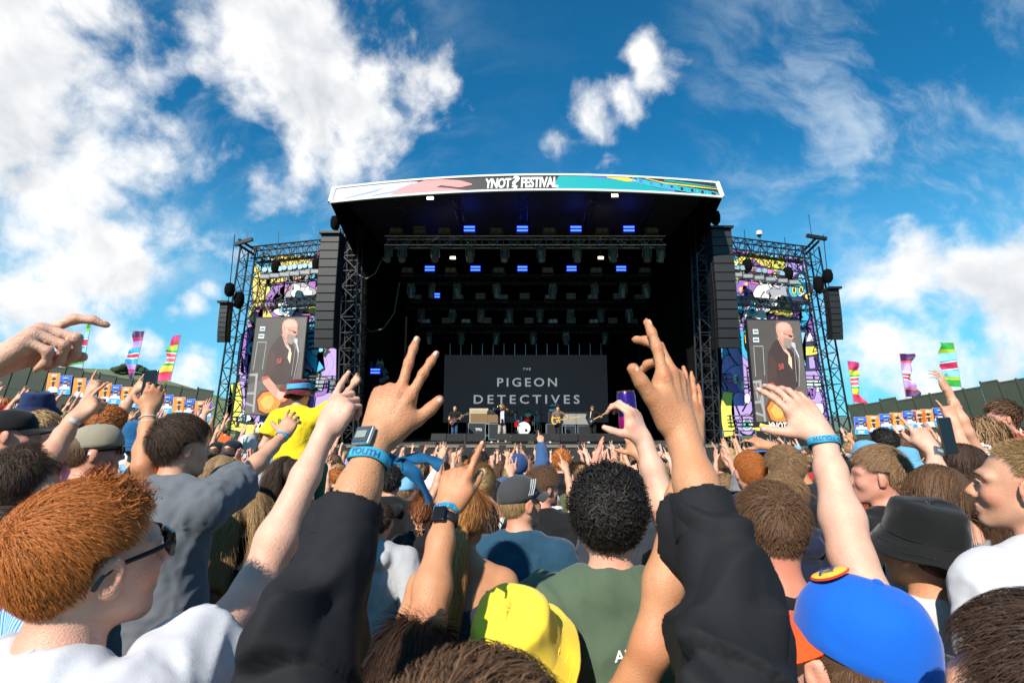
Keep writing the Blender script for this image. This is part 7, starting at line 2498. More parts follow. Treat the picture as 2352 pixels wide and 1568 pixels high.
def bangle(root, C, axis, r, material, t=.0022):
 Y = nrm(axis); X = nrm(np.cross(Y, (0, 0, 1) if abs(Y[2]) < .9 else (1, 0, 0))); Z = np.cross(Y, X)
 pts = [C + X * r * math.cos(2 * math.pi * i / 24) + Z * r * .9 * math.sin(2 * math.pi * i / 24) for i in range(25)]
 put('bracelet', MB().path([tuple(p) for p in pts], t, n=6).mesh('bracelet', material, True), None, root)

def strap_over(root, pts, width, material, name='strap', n=24, nref=(0, -1, .5)):
 """flat strap through points"""
 P_ = [np.array(p, float) for p in pts]
 q = []
 for k in range(n + 1):
  x = k / n * (len(P_) - 1); i = min(int(x), len(P_) - 2); f = x - i
  p0, p1, p2, p3 = P_[max(i - 1, 0)], P_[i], P_[i + 1], P_[min(i + 2, len(P_) - 1)]
  q.append(.5 * ((2 * p1) + (-p0 + p2) * f + (2 * p0 - 5 * p1 + 4 * p2 - p3) * f * f + (-p0 + 3 * p1 - 3 * p2 + p3) * f ** 3))
 V = []
 for k, p in enumerate(q):
  d = nrm(q[min(k + 1, n)] - q[max(k - 1, 0)])
  nr = np.array(nref(p) if callable(nref) else nref, float); nr = nrm(nr - d * nr.dot(d))
  s = np.cross(d, nr)
  for a, b in ((-1, 0), (1, 0), (1, 1), (-1, 1)):
   V.append(p + s * (a * width / 2) + nr * (b * .004))
 F = []
 for k in range(n):
  for j in range(4):
   F.append((k * 4 + j, k * 4 + (j + 1) % 4, (k + 1) * 4 + (j + 1) % 4, (k + 1) * 4 + j))
 return put(name, mesh_from(name, np.array(V), np.array(F), material=material), None, root)

def back_y(g, x, z, out=.006):
 V = g.top[0]; V = V[V[:, 1] < -.02]
 return float(V[np.argsort((V[:, 0] - x) ** 2 + (V[:, 2] - z) ** 2)[:6], 1].min() - out)

def local(g, p):
 return g.Rz.T @ (np.array(p, float) - g.root_p)

# --- the person right before the camera, both arms up in a black jacket
WL, EL = pw(866, 1008, .90), pw(712, 1430, .76)
WR, ER = pw(1566, 990, .92), pw(1682, 1430, .76)
gJ = hero('brown haired person in black jacket raising both arms, peace sign and watch on left', 0, 0, 0, at=(-.03, .46, 1.615), head=(8, -4, 0), h=1.0, vox=.0048, cvox=.0055,
    arms=(dict(wrist=WL, elbow=EL, pose=([(2, 8, 5), (0, 8, 5), (80, 100, 60), (84, 98, 60)], (8, -6, -4, -8), (38, .25, 22)), fwd=(.30, .16, .94), dorsal=(-.10, -1, .12), scale=1.0),
    dict(wrist=WR, elbow=ER, pose=([(2, 8, 5), (20, 34, 18), (40, 52, 30), (52, 58, 34)], (4, 0, -2, -4), (42, .05, 6)), fwd=(-.06, .12, 1), dorsal=(.62, -.76, .1), scale=1.12)),
    sleeve=1.56, jacket_r=.004, top='jacket', fold=.004, cloth_k=.90, seed=3, want_nails=True,
    parts=dict(skin='tan', top='#1c1c1f', topkind='shell', trousers='#14151a', hair='swept', haircol='brown', hseed=11))
for i in (0, 1):          # stitched cuffs
 E, W = gJ.elbow[i], gJ.wrist[i]
 d = nrm(W - E)
 e = E + (W - E) * .56
 s = SDF()
 s.cyl(e - d * .058, e + d * .012, .0520, .0485, k=.003); s.cyl(e + d * .001, e + d * .03, .0435, k=.001, op=1)
 V, F = s.mesh(.004)
 put('cuff', mesh_from('cuff', folds(V, F, .0016, 60, 5 + i), F, True, material=cloth_mat('#1c1c1f', 'shell')), None, gJ.root)
ax = nrm(gJ.wrist[0] - gJ.elbow[0])
dl = gJ.handframe[0][1]
digital_watch(gJ.root, gJ.wrist[0] - ax * .012, ax, dl + np.array([-.35, 0, 0]), .0325, .9)
ring_band(gJ.root, gJ.wrist[0] - ax * .040, ax, dl, .0345, .017, M_BAND, text='YOUTH', flip=1, squash=.92)
for k, pts in enumerate(([(885, 1052, .90), (930, 1056, .92), (975, 1054, .94), (1012, 1070, .95)], [(890, 1056, .90), (940, 1078, .91), (966, 1112, .92), (985, 1152, .93)])):
 strap_over(gJ.root, [local(gJ, pw(*p)) for p in pts], .024, mat('torn blue ribbon', lin('#0f5a86'), rough=.7, noise=(60, .5)), 'ribbon_tail', nref=lambda p: (math.sin(p[0] * 90), -.7 + .5 * math.sin(p[0] * 140), .8))

# --- red haired boy with sunglasses, lower left
gB = hero('red haired boy in black sunglasses and white tee pointing, nearest at lower left', 206, 1288, .88, yaw=-26, head=(2, 8, 6), vox=.0052, cvox=.008,
    arms=(None, dict(wrist=pw(748, 990, 1.34), elbow=pw(585, 1355, 1.16), pose=([(2, 6, 4), (46, 70, 40), (54, 74, 40), (58, 70, 40)], (3, 0, -3, -6), (24, .5, 25)), fwd=(.30, .35, .86), dorsal=(-.25, -1, .35), thick=1.0)),
    sleeve=.50, jacket_r=.004, seed=5, fold=.011, want_nails=True, parts=dict(skin='pale', top='#bcbcc2', trousers='#2a2f3a', hair='crop', haircol='ginger', hseed=21, glasses=True))
M_STRAP = mat('grey backpack webbing', (.045, .045, .05), rough=.8, bump=(500, .5, .002))
for sx in (-1, 1):
 zz = gB.shoulder[0][2]
 strap_over(gB.root, [(.11 * sx, -.150, zz - .30), (.115 * sx, -.125, zz - .05), (.115 * sx, -.06, zz + .075), (.115 * sx, .04, zz + .060), (.11 * sx, .14, zz - .12)], .055, M_STRAP, 'backpack_strap', nref=lambda p: (0, p[1] * 4, .9))
zz = gB.shoulder[0][2]
bp = put('backpack', bevel_mesh(MB().box((0, -.24, zz - .30), (.30, .17, .44), taper=(.86, .8)).mesh('backpack', mat('grey brown nylon', (.085, .075, .075), rough=.7, bump=(300, .4, .002))), .05, 4), None, gB.root)
for p in bp.data.polygons: p.use_smooth = True

# --- yellow hat
gY = hero('person in bright yellow bucket hat with bare raised arm, bottom centre', 1196, 1502, 1.26, yaw=10, head=(12, -6, 4), female=True, vox=.006, cvox=.009,
    arms=(None, dict(wrist=pw(1590, 1010, 1.22), elbow=pw(1498, 1480, 1.16), pose='flat', fwd=(.05, .1, 1), dorsal=(.3, -1, 0), thick=1.12)), top='tank', seed=7,
    parts=dict(skin='tan', top='#1b1c22', trousers='#1a2230', hair='fringe', haircol='dark brown', hat='bucket', hatcol='#f2cf3a', hattilt=40, hatyaw=-16, hseed=2))
# --- pointing tan arm with smart watch
gP = hero('tan person pointing up with black smartwatch and blue wristband, head hidden below', 0, 0, 0, at=(-.20, 1.16, 1.42), yaw=4, female=True, head=(0, -8, 0), vox=.0055, cvox=.010,
    arms=(dict(wrist=pw(1026, 1168, 1.34), elbow=pw(978, 1432, 1.18), pose=([(2, 8, 5), (64, 92, 50), (70, 94, 50), (74, 90, 50)], (4, 0, -3, -6), (20, .35, 20)), fwd=(.26, .30, .92), dorsal=(-.30, -1, .2), scale=1.16, thick=1.1), None),
    top='tank', seed=8, want_nails=True, parts=dict(skin='tan', top='#20222a', trousers='#22304a', hair='pony', haircol='dark brown', hseed=3))
ax = nrm(gP.wrist[0] - gP.elbow[0]); dl = gP.handframe[0][1]
smart_watch(gP.root, gP.wrist[0] - ax * .032, ax, dl, .0315, .9)
ring_band(gP.root, gP.wrist[0] - ax * .006, ax, dl, .0315, .015, M_BAND, text='YNOT? 25', flip=1, squash=.92)
# --- curly man in green tee, can in hand
cw = pw(1478, 1010, 1.62)
gC = hero('man with black curly hair in faded green tee holding a can aloft', 1398, 1195, 1.46, yaw=-4, head=(4, -2, 0), vox=.0055, cvox=.008, bulk=1.02,
    arms=(None, dict(wrist=cw, elbow=pw(1545, 1222, 1.56), pose='grip', fwd=(-.30, .10, .95), dorsal=(.72, -.66, .15), scale=1.0)),
    sleeve=.62, jacket_r=.008, seed=12, fold=.010, want_nails=True, parts=dict(skin='pale', top='#4a5a48', trousers='#22252c', hair='curly', haircol='black', hseed=31))
zz = gC.shoulder[0][2]
strap_over(gC.root, [(x, back_y(gC, x, zz + z), zz + z) for x, z in ((-.01, -.30), (.02, -.20), (.05, -.10), (.075, -.03), (.095, .03))] + [(.11, -.03, zz + .092), (.11, .09, zz + .03)], .040, mat('black bag strap', (.012, .012, .013), rough=.7), 'bag_strap', nref=lambda p: (0, -1 if p[1] < -.05 else .2, .7))
wht = mat('white shirt print', (.70, .70, .66), rough=.8)

def back_print(g, txt, x, z, hgt, material, bold=.02, tilt=0.0):
 """lettering laid on the back of a top by dropping it on the cloth"""
 V, F, w = text_geo(txt, bold)
 TV = g.top[0]
 back = TV[TV[:, 1] < np.median(TV[:, 1])]
 out = []
 for a, b in V:
  px = x + (a - w / 2) * hgt * math.cos(tilt) - (b - .5) * hgt * math.sin(tilt); pz = z + (b - .5) * hgt * math.cos(tilt) + (a - w / 2) * hgt * math.sin(tilt)
  d = (back[:, 0] - px) ** 2 + (back[:, 2] - pz) ** 2
  k = np.argsort(d)[:6]
  wt = 1 / (d[k] + 1e-6)
  out.append((px, (back[k, 1] * wt).sum() / wt.sum() - .004, pz))
 put('lettering', mesh_from('lettering', np.array(out), F, material=material), None, g.root)

back_print(gC, 'AM I FEEL', .06, zz - .05, .024, wht)
for k, (x, z, w_, h_) in enumerate(((.055, -.08, .05, .055), (.085, -.13, .07, .03), (.02, -.12, .035, .06), (.07, -.17, .09, .028))):
 V = np.array([(x - w_ / 2, 0, zz + z - h_ / 2), (x + w_ / 2, 0, zz + z - h_ * .4), (x + w_ * .4, 0, zz + z + h_ / 2), (x - w_ * .45, 0, zz + z + h_ * .4)])
 TV = gC.top[0]; back = TV[TV[:, 1] < -.03]
 for v in V:
  v[1] = back[np.argsort((back[:, 0] - v[0]) ** 2 + (back[:, 2] - v[2]) ** 2)[:3], 1].min() - .005
 put('printed_patch', mesh_from('printed_patch', V, [(0, 1, 2, 3)], material=wht), None, gC.root)
back_print(gC, 'Qonk', .07, zz - .171, .018, mat('black shirt ink', (.02, .02, .02), rough=.8))

def drink_can(label, c, axis, facing, h_=.150, r=.0305):
 Z = Vector(axis).normalized(); Yv = Vector(facing); Yv = (Yv - Z * Yv.dot(Z)).normalized(); X = Yv.cross(Z)
 M = Matrix((X, Yv, Z)).transposed().to_4x4(); M.translation = Vector(c)
 t = thing('drink_can', label, 'can', matrix=M)
 pu = mat('purple can print', lin('#3a1f78'), rough=.22, metal=.6, noise=(60, .5)); mg = mat('magenta can print', lin('#a8107a'), rough=.22, metal=.5)
 gd = mat('gold can lid', (.55, .36, .10), rough=.25, metal=1.0); gr = mat('green can print', lin('#7fae4a'), rough=.3, metal=.4, noise=(70, .5))
 MB().lathe([(r * .78, 0), (r, .012), (r, h_ * .45)], n=28).build('can_lower', mg, t, smooth=True)
 MB().lathe([(r, h_ * .45), (r, h_ * .90), (r * .93, h_ * .96)], n=28).build('can_upper', pu, t, smooth=True)
 MB().lathe([(r * .93, h_ * .96), (r * .86, h_ * .985), (r * .90, h_), (r * .84, h_), (r * .82, h_ * .985), (.001, h_ * .984)], n=28).build('can_lid', gd, t, smooth=True)
 MB().box((0, .006, h_ * .99), (.014, .020, .002)).build('ring_pull', gd, t)

 def patch(nm, a0, a1, z0, z1, m, n=8):
  V = []
  for i in range(n + 1):
   a = a0 + (a1 - a0) * i / n
   for z in (z0, z1): V.append(((r + .0008) * math.sin(a), (r + .0008) * math.cos(a), z))
  put(nm, mesh_from(nm, np.array(V), np.array([(2 * i, 2 * i + 1, 2 * i + 3, 2 * i + 2) for i in range(n)]), material=m), None, t)
 patch('barcode_panel', -.75, -.15, h_ * .08, h_ * .38, mat('white barcode', (.75, .75, .74), rough=.4))
 for k in range(8):
  z = h_ * (.13 + .026 * k)
  V = [((r + .0014) * math.sin(a), (r + .0014) * math.cos(a), zz_) for a in (-.68, -.24) for zz_ in (z, z + h_ * (.008 + .006 * (k % 2)))]
  put('barcode_line', mesh_from('barcode_line', np.array(V), np.array([(0, 1, 3, 2)]), material=mat('barcode ink', (.02, .02, .02))), None, t)
 patch('printed_leaf', -.15, .45, h_ * .52, h_ * .70, gr)
 Vt, Ft, w = text_geo('THA', .02)
 put('lettering', mesh_from('lettering', np.array([((r + .0012) * math.sin(.95 - x * .016 / r), (r + .0012) * math.cos(.95 - x * .016 / r), h_ * .55 + y * .016) for x, y in Vt]), Ft, material=M_WHITE), None, t)
 return t

drink_can('purple and magenta drink can with gold lid held up by the curly man', pw(1447, 1006, 1.655), (-.05, .06, 1), (-.12, -1, 0), .150)

# --- teal tee and grey cap
gT = hero('man in teal tee and faded grey cap with silver stripes, seen from behind', 1196, 1155, 2.55, yaw=-8, head=(48, 4, 0), vox=.008, cvox=.010, sleeve=.62, seed=14,
    parts=dict(skin='fair', top='#1f4257', trousers='#2c3038', hair='fringe', haircol='dark blond', hat='cap', hatcol='#3a3a3c', hattilt=6, hseed=5))
for k in range(3):
 M = gT.head
 pts = [(.0865, -.012 + .012 * k + .0, .045), (.078, .010 + .012 * k, .085), (.060, .030 + .012 * k, .112)]
 put('cap_stripe', MB().path(pts, .0026, n=4).mesh('cap_stripe', mat('silver stripe', (.5, .5, .5), rough=.5)), None, gT.root, matrix=M)
# --- long strawberry blond ponytail
gL = hero('woman with long strawberry blond ponytail and bare shoulders beside the pointing arm', 1066, 1195, 2.1, yaw=6, head=(10, 0, 3), female=True, top='tank', vox=.008, cvox=.010, seed=15,
    parts=dict(skin='tan', top='#232832', trousers='#2c3448', hair='pony', haircol='strawberry blond', hseed=41))
# --- grey shirt, arm out to the right
wr = pw(650, 1000, 2.75)
gG = hero('brown haired man in grey short sleeved shirt stretching his arm with blue wristband', 416, 1030, 2.25, yaw=-16, head=(20, 2, 0), vox=.007, cvox=.009,
    arms=(None, dict(wrist=wr, elbow=pw(566, 1090, 2.5), pose='claw', fwd=(.15, .45, .80), dorsal=(.2, -1, .3))), sleeve=.72, jacket_r=.012, seed=17, fold=.008,
    parts=dict(skin='fair', top='#5d6067', trousers='#24262c', hair='swept', haircol='dark brown', hseed=51))
s = SDF()                       # shirt collar
zc = gG.shoulder[0][2]
for sx in (-1, 1):
 s.cone((.0, -.078, zc + .085), (.062 * sx, -.035, zc + .080), .013, .013, k=.006); s.cone((.062 * sx, -.035, zc + .080), (.055 * sx, .055, zc + .030), .013, .011, k=.006)
put('collar', mesh_from('collar', *s.mesh(.006), smooth=True, material=cloth_mat('#5d6067')), None, gG.root)
axg = nrm(gG.wrist[1] - gG.elbow[1])
ring_band(gG.root, gG.wrist[1] - axg * .01, axg, gG.handframe[1][1], .0335, .013, M_BAND, squash=.92)
# --- yellow football shirt, on someone's shoulders
Yb = 5.0
Hs = pw(684, 905, Yb)
gS = figure(vox=.009, cvox=.011, legs=False, head=(10, 0, -4), lean=(4, 0), sleeve=.62, jacket_r=.006, seed=18,
   arms=(None, dict(wrist=pw(815, 880, Yb + .35) - Hs + np.array([0, .02, 1.625]), pole=(.6, -.2, -.8), pose='limp', fwd=(.3, .3, .8), dorsal=(0, -1, .3))))
rS = thing('person', 'person in yellow football shirt and maroon bucket hat with blue band riding on shoulders', 'person', tuple(Hs - np.array([0, .02, 1.625])), 0)
person_parts(rS, gS, skin='fair', top='#e6c51c', hair='fringe', haircol='dark brown', hat='bucket', hatcol='#5e1420', hattilt=4, hseed=8)
hb = hat_meshes('bucket', 8)
s = SDF(); s.cyl((0, -.012, .056), (0, -.012, .112), .112, .104, k=.004); s.cyl((0, -.012, .04), (0, -.012, .13), .102, .094, k=.001, op=1)
V, F = s.mesh(.006); V[:, 1] = -.012 + (V[:, 1] + .012) * 1.12; V[:, 0] *= .97
put('hat_band', mesh_from('hat_band', V, F, True, material=cloth_mat('#4d9ed0')), None, rS, matrix=gS.head @ Matrix.Rotation(R(4), 4, 'X'))
gS.root = rS; gS.Rz = np.eye(3)
back_print(gS, 'BRAZIL', -.02, gS.shoulder[0][2] - .03, .050, mat('green shirt print', (.03, .12, .05), rough=.8), .02)
s = SDF()
for sx in (-1, 1):
 s.cone((.09 * sx, .0, .93), (.17 * sx, .30, .90), .088, .066, k=.03); s.cone((.17 * sx, .30, .90), (.15 * sx, .34, .50), .062, .045, k=.02); s.cone((.15 * sx, .33, .46), (.15 * sx, .46, .44), .038, .034)
s.ell((0, 0, .95), (.16, .12, .11), k=.04)
put('trousers', mesh_from('trousers', *s.mesh(.016), smooth=True, material=cloth_mat('#1e5a3a')), None, rS)
TAKEN.append((Hs[0], Hs[1], .4))
hero('short haired carrier in white tee under the yellow shirted rider', 0, 0, 0, at=(Hs[0], Hs[1] + .12, ground_z(Hs[0], Hs[1]) + 1.50), h=.98, vox=.011, fine=False, parts=dict(skin='fair', top='#cfcfd2', hair='short', haircol='brown', hero=False))

# --- right side: short haired man, and the blue and orange hat with the pale arm before it
hero('man with short brown hair and shaved neck above the blue and orange hat', 1772, 1226, 1.50, yaw=-4, head=(0, -8, 0), vox=.0075, cvox=.010, seed=20, parts=dict(skin='pink', top='#14161c', hair='fade', haircol='brown', hseed=61))
gO = hero('person in blue cap with orange peak and round yellow badge raising a pale arm', 1946, 1528, .98, yaw=10, head=(-10, 4, 0), vox=.0055, cvox=.009,
    arms=(None, dict(wrist=pw(1888, 1000, 1.34), elbow=pw(1955, 1275, 1.22), pose=([(6, 20, 10), (16, 26, 16), (22, 30, 18), (28, 30, 18)], (10, 2, -5, -12), (56, .2, 10)), fwd=(-.42, .30, .82), dorsal=(-.10, -1, .35), thick=1.04, scale=1.05)),
    sleeve=.5, seed=21, want_nails=True, parts=dict(skin='pale', top='#1b1d24', trousers='#20242c', hair='fringe', haircol='brown', hat='cap', hatcol='#0a5cc4', hattilt=13, hatyaw=32, hseed=33))
ax = nrm(gO.wrist[1] - gO.elbow[1]); dl = gO.handframe[1][1]
ring_band(gO.root, gO.wrist[1] - ax * .022, ax, dl, .0365, .018, M_BAND, text="'25 YOUTH", flip=-1, squash=.92)
ho = [o for o in gO.root.children if o.name.startswith('hat')][0]
crumple(ho.data, .0042, 26, 9)
ho.matrix_local = ho.matrix_local @ Matrix.Translation((0, -.004, .002)) @ Matrix.Diagonal((1.04, 1.05, 1.2, 1))
for o in ho.children:
 if o.name.startswith('peak'): paint(o, cloth_mat('#ea4f1e'))
def crown_pt(u, v, lift):
 """u across, v from the front seam (0) to the top (1), in the cap's frame"""
 a = (1 - v) * math.pi * .5
 r, z = math.sin(a) ** .8, math.cos(a)
 k = math.sqrt(max(0, 1 - (u / .092) ** 2))
 n = Vector((u / .085, (.104 * r * k) / .104, z)).normalized()
 return Vector((u, -.010 + .105 * r * k, .028 + .103 * z ** .85 * (.45 + .55 * k))) + n * lift
for nm, k, mm, lf in (('badge_border', 1.0, mat('badge red', lin('#e0482a'), rough=.6), .006), ('badge_disc', .90, mat('badge yellow', lin('#f2c84a'), rough=.6), .0073)):
 V = [crown_pt(0, .62, lf)] + [crown_pt(.036 * k * math.cos(t), .62 + .20 * k * math.sin(t), lf) for t in np.linspace(0, 2 * math.pi, 24, endpoint=False)]
 put(nm, mesh_from(nm, np.array(V), [(0, 1 + i, 1 + (i + 1) % 24) for i in range(24)], material=mm), None, ho)
V, F, w = text_geo('LIDL', .03)
put('lettering', mesh_from('lettering', np.array([crown_pt(-(x / w - .5) * .044, .62 + (y - .5) * .14, .009) for x, y in V]), F, material=mat('badge blue ink', lin('#1c4a9a'), rough=.6)), None, ho)
# --- black bucket hat
gK = hero('man in black bucket hat and pale tee with black mesh straps at right', 2112, 1262, 1.62, yaw=4, head=(-14, 2, 0), vox=.0065, cvox=.009, seed=23, parts=dict(skin='tan', top='#b9b9b8', trousers='#17181c', hair='fringe', haircol='dark brown', hat='bucket', hatcol='#0d0d0e', hattilt=10, hseed=14))
zs = gK.shoulder[0][2]
for sx in (-1, 1):
 strap_over(gK.root, [(.10 * sx, -.155, zs - .35), (.125 * sx, -.14, zs - .08), (.13 * sx, -.06, zs + .075), (.13 * sx, .05, zs + .055), (.12 * sx, .13, zs - .12)], .085, mat('black mesh', (.016, .016, .018), rough=.7, bump=(350, 1, .004)), 'vest_strap', nref=lambda p: (0, p[1] * 4, .9))
put('bag', bevel_mesh(MB().box((.0, -.175, zs - .40), (.30, .10, .42)).mesh('bag', mat('black mesh', (.016, .016, .018))), .03, 3), None, gK.root)
strap_over(gK.root, [(-.16, -.235, zs - .17), (0, -.24, zs - .19), (.17, -.235, zs - .21)], .010, mat('blue piping', lin('#1c66c0'), rough=.5), 'blue_piping', n=8)
# --- buzz cut man in profile, far right
gR = hero('man with fair buzz cut in white tee, profile facing left, at right edge', 2352, 1120, 1.42, yaw=12, head=(-34, 6, 0), vox=.0052, cvox=.008, seed=25, fold=.010, sleeve=.6, parts=dict(skin='fair', top='#c2c2c8', trousers='#23252b', hair='buzz', haircol='dark blond', hseed=71))
zs = gR.shoulder[0][2]
strap_over(gR.root, [(-.17, -.05, zs + .05), (-.10, -.12, zs + .01), (.02, -.15, zs - .10), (.14, -.145, zs - .24)], .036, mat('black bag strap', (.012, .012, .013)), 'bag_strap', nref=(0, -1, .3))
pts = [(.068 * math.cos(t), -.008 + .072 * math.sin(t), zs + .078 + .012 * math.sin(t)) for t in np.linspace(0, 2 * math.pi, 33)]
put('necklace', MB().path(pts, .0024, n=5).mesh('necklace', mat('gold chain', (.6, .40, .14), rough=.25, metal=1.0), True), None, gR.root)
face_parts(gR.root, gR.head, 'dark blond')
# --- dark hair, bottom right corner
hero('blurred dark haired person in the bottom right corner', 0, 0, 0, at=tuple(pw(2440, 1665, .62)), yaw=5, head=(-20, 0, 0), vox=.009, parts=dict(skin='fair', top='#111217', hair='short', haircol='dark brown', hseed=81))
# --- big hand at the left edge
hero('person beyond the left edge with a large hand pointing right', 0, 0, 0, at=(-1.42, .62, 1.70), yaw=-20, head=(20, 0, 0), vox=.005, cvox=.011, want_nails=True,
  arms=(None, dict(wrist=pw(-34, 838, .90), elbow=(-1.18, .78, 1.74), pose=([(10, 30, 22), (56, 78, 40), (64, 80, 42), (66, 76, 40)], (2, 0, -3, -6), (20, .75, 30)), fwd=(.78, .10, .62), dorsal=(-.55, -.45, .70), scale=1.08)),
  parts=dict(skin='pale', top='#10131c', hair='short', haircol='black', hseed=82))

# ------------------------------------------------------------------ the crowd: named neighbours first, then the rest of the field
UP = lambda sx, x=.26, y=.30, z=1.92, **k: dict(wrist=(sx * x, y * .8, z + .05), pole=(sx, -.1, -.5), dorsal=(sx * .1, -1, .25), **k)
POSES = {
 'standing': (None, None),
 'right arm pointing': (None, UP(1, .30, .36, 1.90, pose='point')),
 'left arm pointing': (UP(-1, .24, .40, 1.88, pose='point'), None),
 'both hands up': (UP(-1, .30, .20, 1.95, pose='open'), UP(1, .30, .22, 1.93, pose='open')),
 'open right hand up': (None, UP(1, .20, .34, 1.94, pose='open')),
 'left hand horns': (UP(-1, .22, .30, 1.93, pose='rock'), None),
 'both arms pointing': (UP(-1, .22, .40, 1.84, pose='point'), UP(1, .30, .36, 1.90, pose='point')),
 'left fist up': (UP(-1, .26, .22, 1.90, pose='fist'), None),
 'peace sign up': (None, UP(1, .26, .26, 1.92, pose='peace')),
 'clapping overhead': (dict(wrist=(-.09, .24, 1.88), pole=(-1, .1, -.3), pose='flat', dorsal=(-1, -.2, 0), fwd=(.1, .1, 1)), dict(wrist=(.09, .24, 1.88), pole=(1, .1, -.3), pose='flat', dorsal=(1, -.2, 0), fwd=(-.1, .1, 1))),
 'limp hand forward': (UP(-1, .16, .44, 1.80, pose='limp'), None),
 'spread left hand up': (UP(-1, .34, .16, 1.93, pose='claw'), None),
}
PROTO = {}
CROOT = []

def proto(pose, kind, turn=0):
 """shared meshes: kind = (female, garment)"""
 key = (pose, kind, turn)
 if key in PROTO:
  return PROTO[key]
 fem, gar = kind
 sl = {'tee': .6, 'hoodie': 1.86, 'tank': .5, 'shirt': 1.8}[gar]
 g = figure(female=fem, head=(turn, 3, 0), arms=POSES[pose], sleeve=sl, top=gar if gar in ('tank', 'hoodie') else 'tee', vox=.0095, cvox=.0135, seed=len(PROTO) * 3 + 1, fine=False, fold=.007, armlen=1.07, jacket_r=.010 if gar in ('hoodie', 'shirt') else .003)
 m = {'body': mesh_from('body', *g.body, smooth=True), 'top': mesh_from('top', *g.top, smooth=True), 'trousers': mesh_from('trousers', *g.legs, smooth=True), 'g': g}
 PROTO[key] = m
 return m

def crowd_person(label, x, y, yaw, pose, kind, turn, skin, topc, trs, hair, hcol, hseed, scale=1.0, hat=None, hatcol='#222222', hattilt=0, hatyaw=0, group='festival crowd', glasses=False, root_z=None, hero_hair=False, topmat=None):
 m = proto(pose, kind, turn)
 r = thing('person', label, 'person', (x, y, ground_z(x, y) if root_z is None else root_z), yaw, group)
 r.scale = (scale,) * 3
 CROOT.append(r)
 paint(put('body', m['body'], None, r), skin_mat(skin))
 paint(put('top', m['top'], None, r), topmat or cloth_mat(topc))
 paint(put('trousers', m['trousers'], None, r), cloth_mat(trs))
 head_parts(r, m['g'].head, hair, hcol, hat, hatcol, hseed, hero_hair, hattilt, hatyaw, glasses)
 TAKEN.append((x, y, .26))
 return r, m['g']

COLN = {'black': '#101114', 'white': '#d2d2d4', 'navy': '#141c34', 'grey': '#6a6c70', 'pale grey': '#a4a6aa', 'sky blue': '#6fa6cc', 'pink': '#c4707a', 'red': '#a3231f', 'olive': '#4a4f32', 'cream': '#c9bd9c', 'denim blue': '#34527a',
  'lilac': '#9a86b8', 'mustard': '#c08a1c', 'forest green': '#1f4a34', 'maroon': '#571622', 'orange': '#cf5a1e', 'teal': '#14606a'}

def placed(label, hx, hy, w, yaw=0, pose='standing', fem=False, gar='tee', turn=0, skin='fair', top='black', hair='short', hcol='brown', hseed=0, hat=None, hatcol='#222222', hattilt=0, hatyaw=0, glasses=False, hero_hair=None, Y=None, topmat=None):
 """head centre and head width as in the photo"""
 r = ray(hx, hy)
 Y = Y or .185 * 1176 * r[1] / w * 1.04
 H = P(hx, hy, Y)
 gz_ = ground_z(H[0], H[1])
 sc = 1.0
 off_ = np.array([0, .02, 1.625])
 x, y = H[0], H[1] - .02
 return crowd_person(label, x, y, R(yaw), pose, (fem, gar), turn, skin, COLN.get(top, top), '#20242e', hair, hcol, hseed, 1.0, hat, hatcol, hattilt, hatyaw, None, glasses, root_z=float(H[2] - 1.625), hero_hair=(Y < 3.2) if hero_hair is None else hero_hair, topmat=topmat)

def striped_cloth():
 m = mat('blue striped cotton', lin('#5f9bd6'), rough=.85, bump=(300, .3, .001))
 nt = m.node_tree; b = nt.nodes['Principled BSDF']
 tc = [n for n in nt.nodes if n.type == 'TEX_COORD'][0]
 wv = nt.nodes.new('ShaderNodeTexWave'); wv.inputs['Scale'].default_value = 26; wv.inputs['Distortion'].default_value = .6; wv.bands_direction = 'X'
 nt.links.new(tc.outputs['Object'], wv.inputs['Vector'])
 mx = nt.nodes.new('ShaderNodeMix'); mx.data_type = 'RGBA'; mx.inputs[6].default_value = lin('#2f6fc0') + (1,); mx.inputs[7].default_value = lin('#a9cdf0') + (1,)
 nt.links.new(wv.outputs['Fac'], mx.inputs[0]); nt.links.new(mx.outputs[2], b.inputs['Base Color'])
 return m

# left of the picture
placed('man in black cap with ginger stubble in profile at the left edge', 26, 1000, 88, -20, turn=40, skin='pink', top='black', hair='fringe', hcol='ginger', hat='cap', hatcol='#0c0c0d', hatyaw=0)
placed('man in pink shirt with short sandy hair, profile to the right, left side', 92, 992, 70, -15, turn=40, skin='pink', top='pink', hair='fade', hcol='dark blond', hseed=1)
placed('person in navy bucket hat with white stripe at left', 86, 950, 62, 0, skin='fair', top='grey', hair='fringe', hcol='brown', hat='bucket', hatcol='#14264e', hseed=3)
placed('man in beige backwards cap and sunglasses in front of the blue bucket hat', 214, 1040, 96, -8, turn=40, skin='pink', top='navy', hair='fringe', hcol='brown', hat='cap', hatcol='#8f8674', hatyaw=150, hattilt=0, glasses=True)
placed('person with bright ginger curls left of the phone', 252, 985, 66, -5, skin='pink', top='white', hair='curly', hcol='ginger', hseed=4, hero_hair=True)
placed('person in blue bucket hat behind the raised phone arm', 326, 1022, 72, 0, skin='fair', top='sky blue', hair='fringe', hcol='brown', hat='bucket', hatcol='#15527f', hseed=6)
placed('person in blue striped shirt at the lower left behind the red haired boy', 40, 1215, 118, -10, skin='fair', gar='shirt', hair='short', hcol='dark brown', hseed=7, topmat=striped_cloth())
placed('woman with straight dark blond hair below the outstretched arm', 512, 1092, 66, 0, fem=True, gar='tee', skin='fair', top='sky blue', hair='long', hcol='dark blond', hseed=8, hero_hair=True)
placed('man in black cap beside the navy cap', 497, 1042, 40, 0, top='black', hair='fringe', hcol='brown', hat='cap', hatcol='#0e0e10', hatyaw=160)
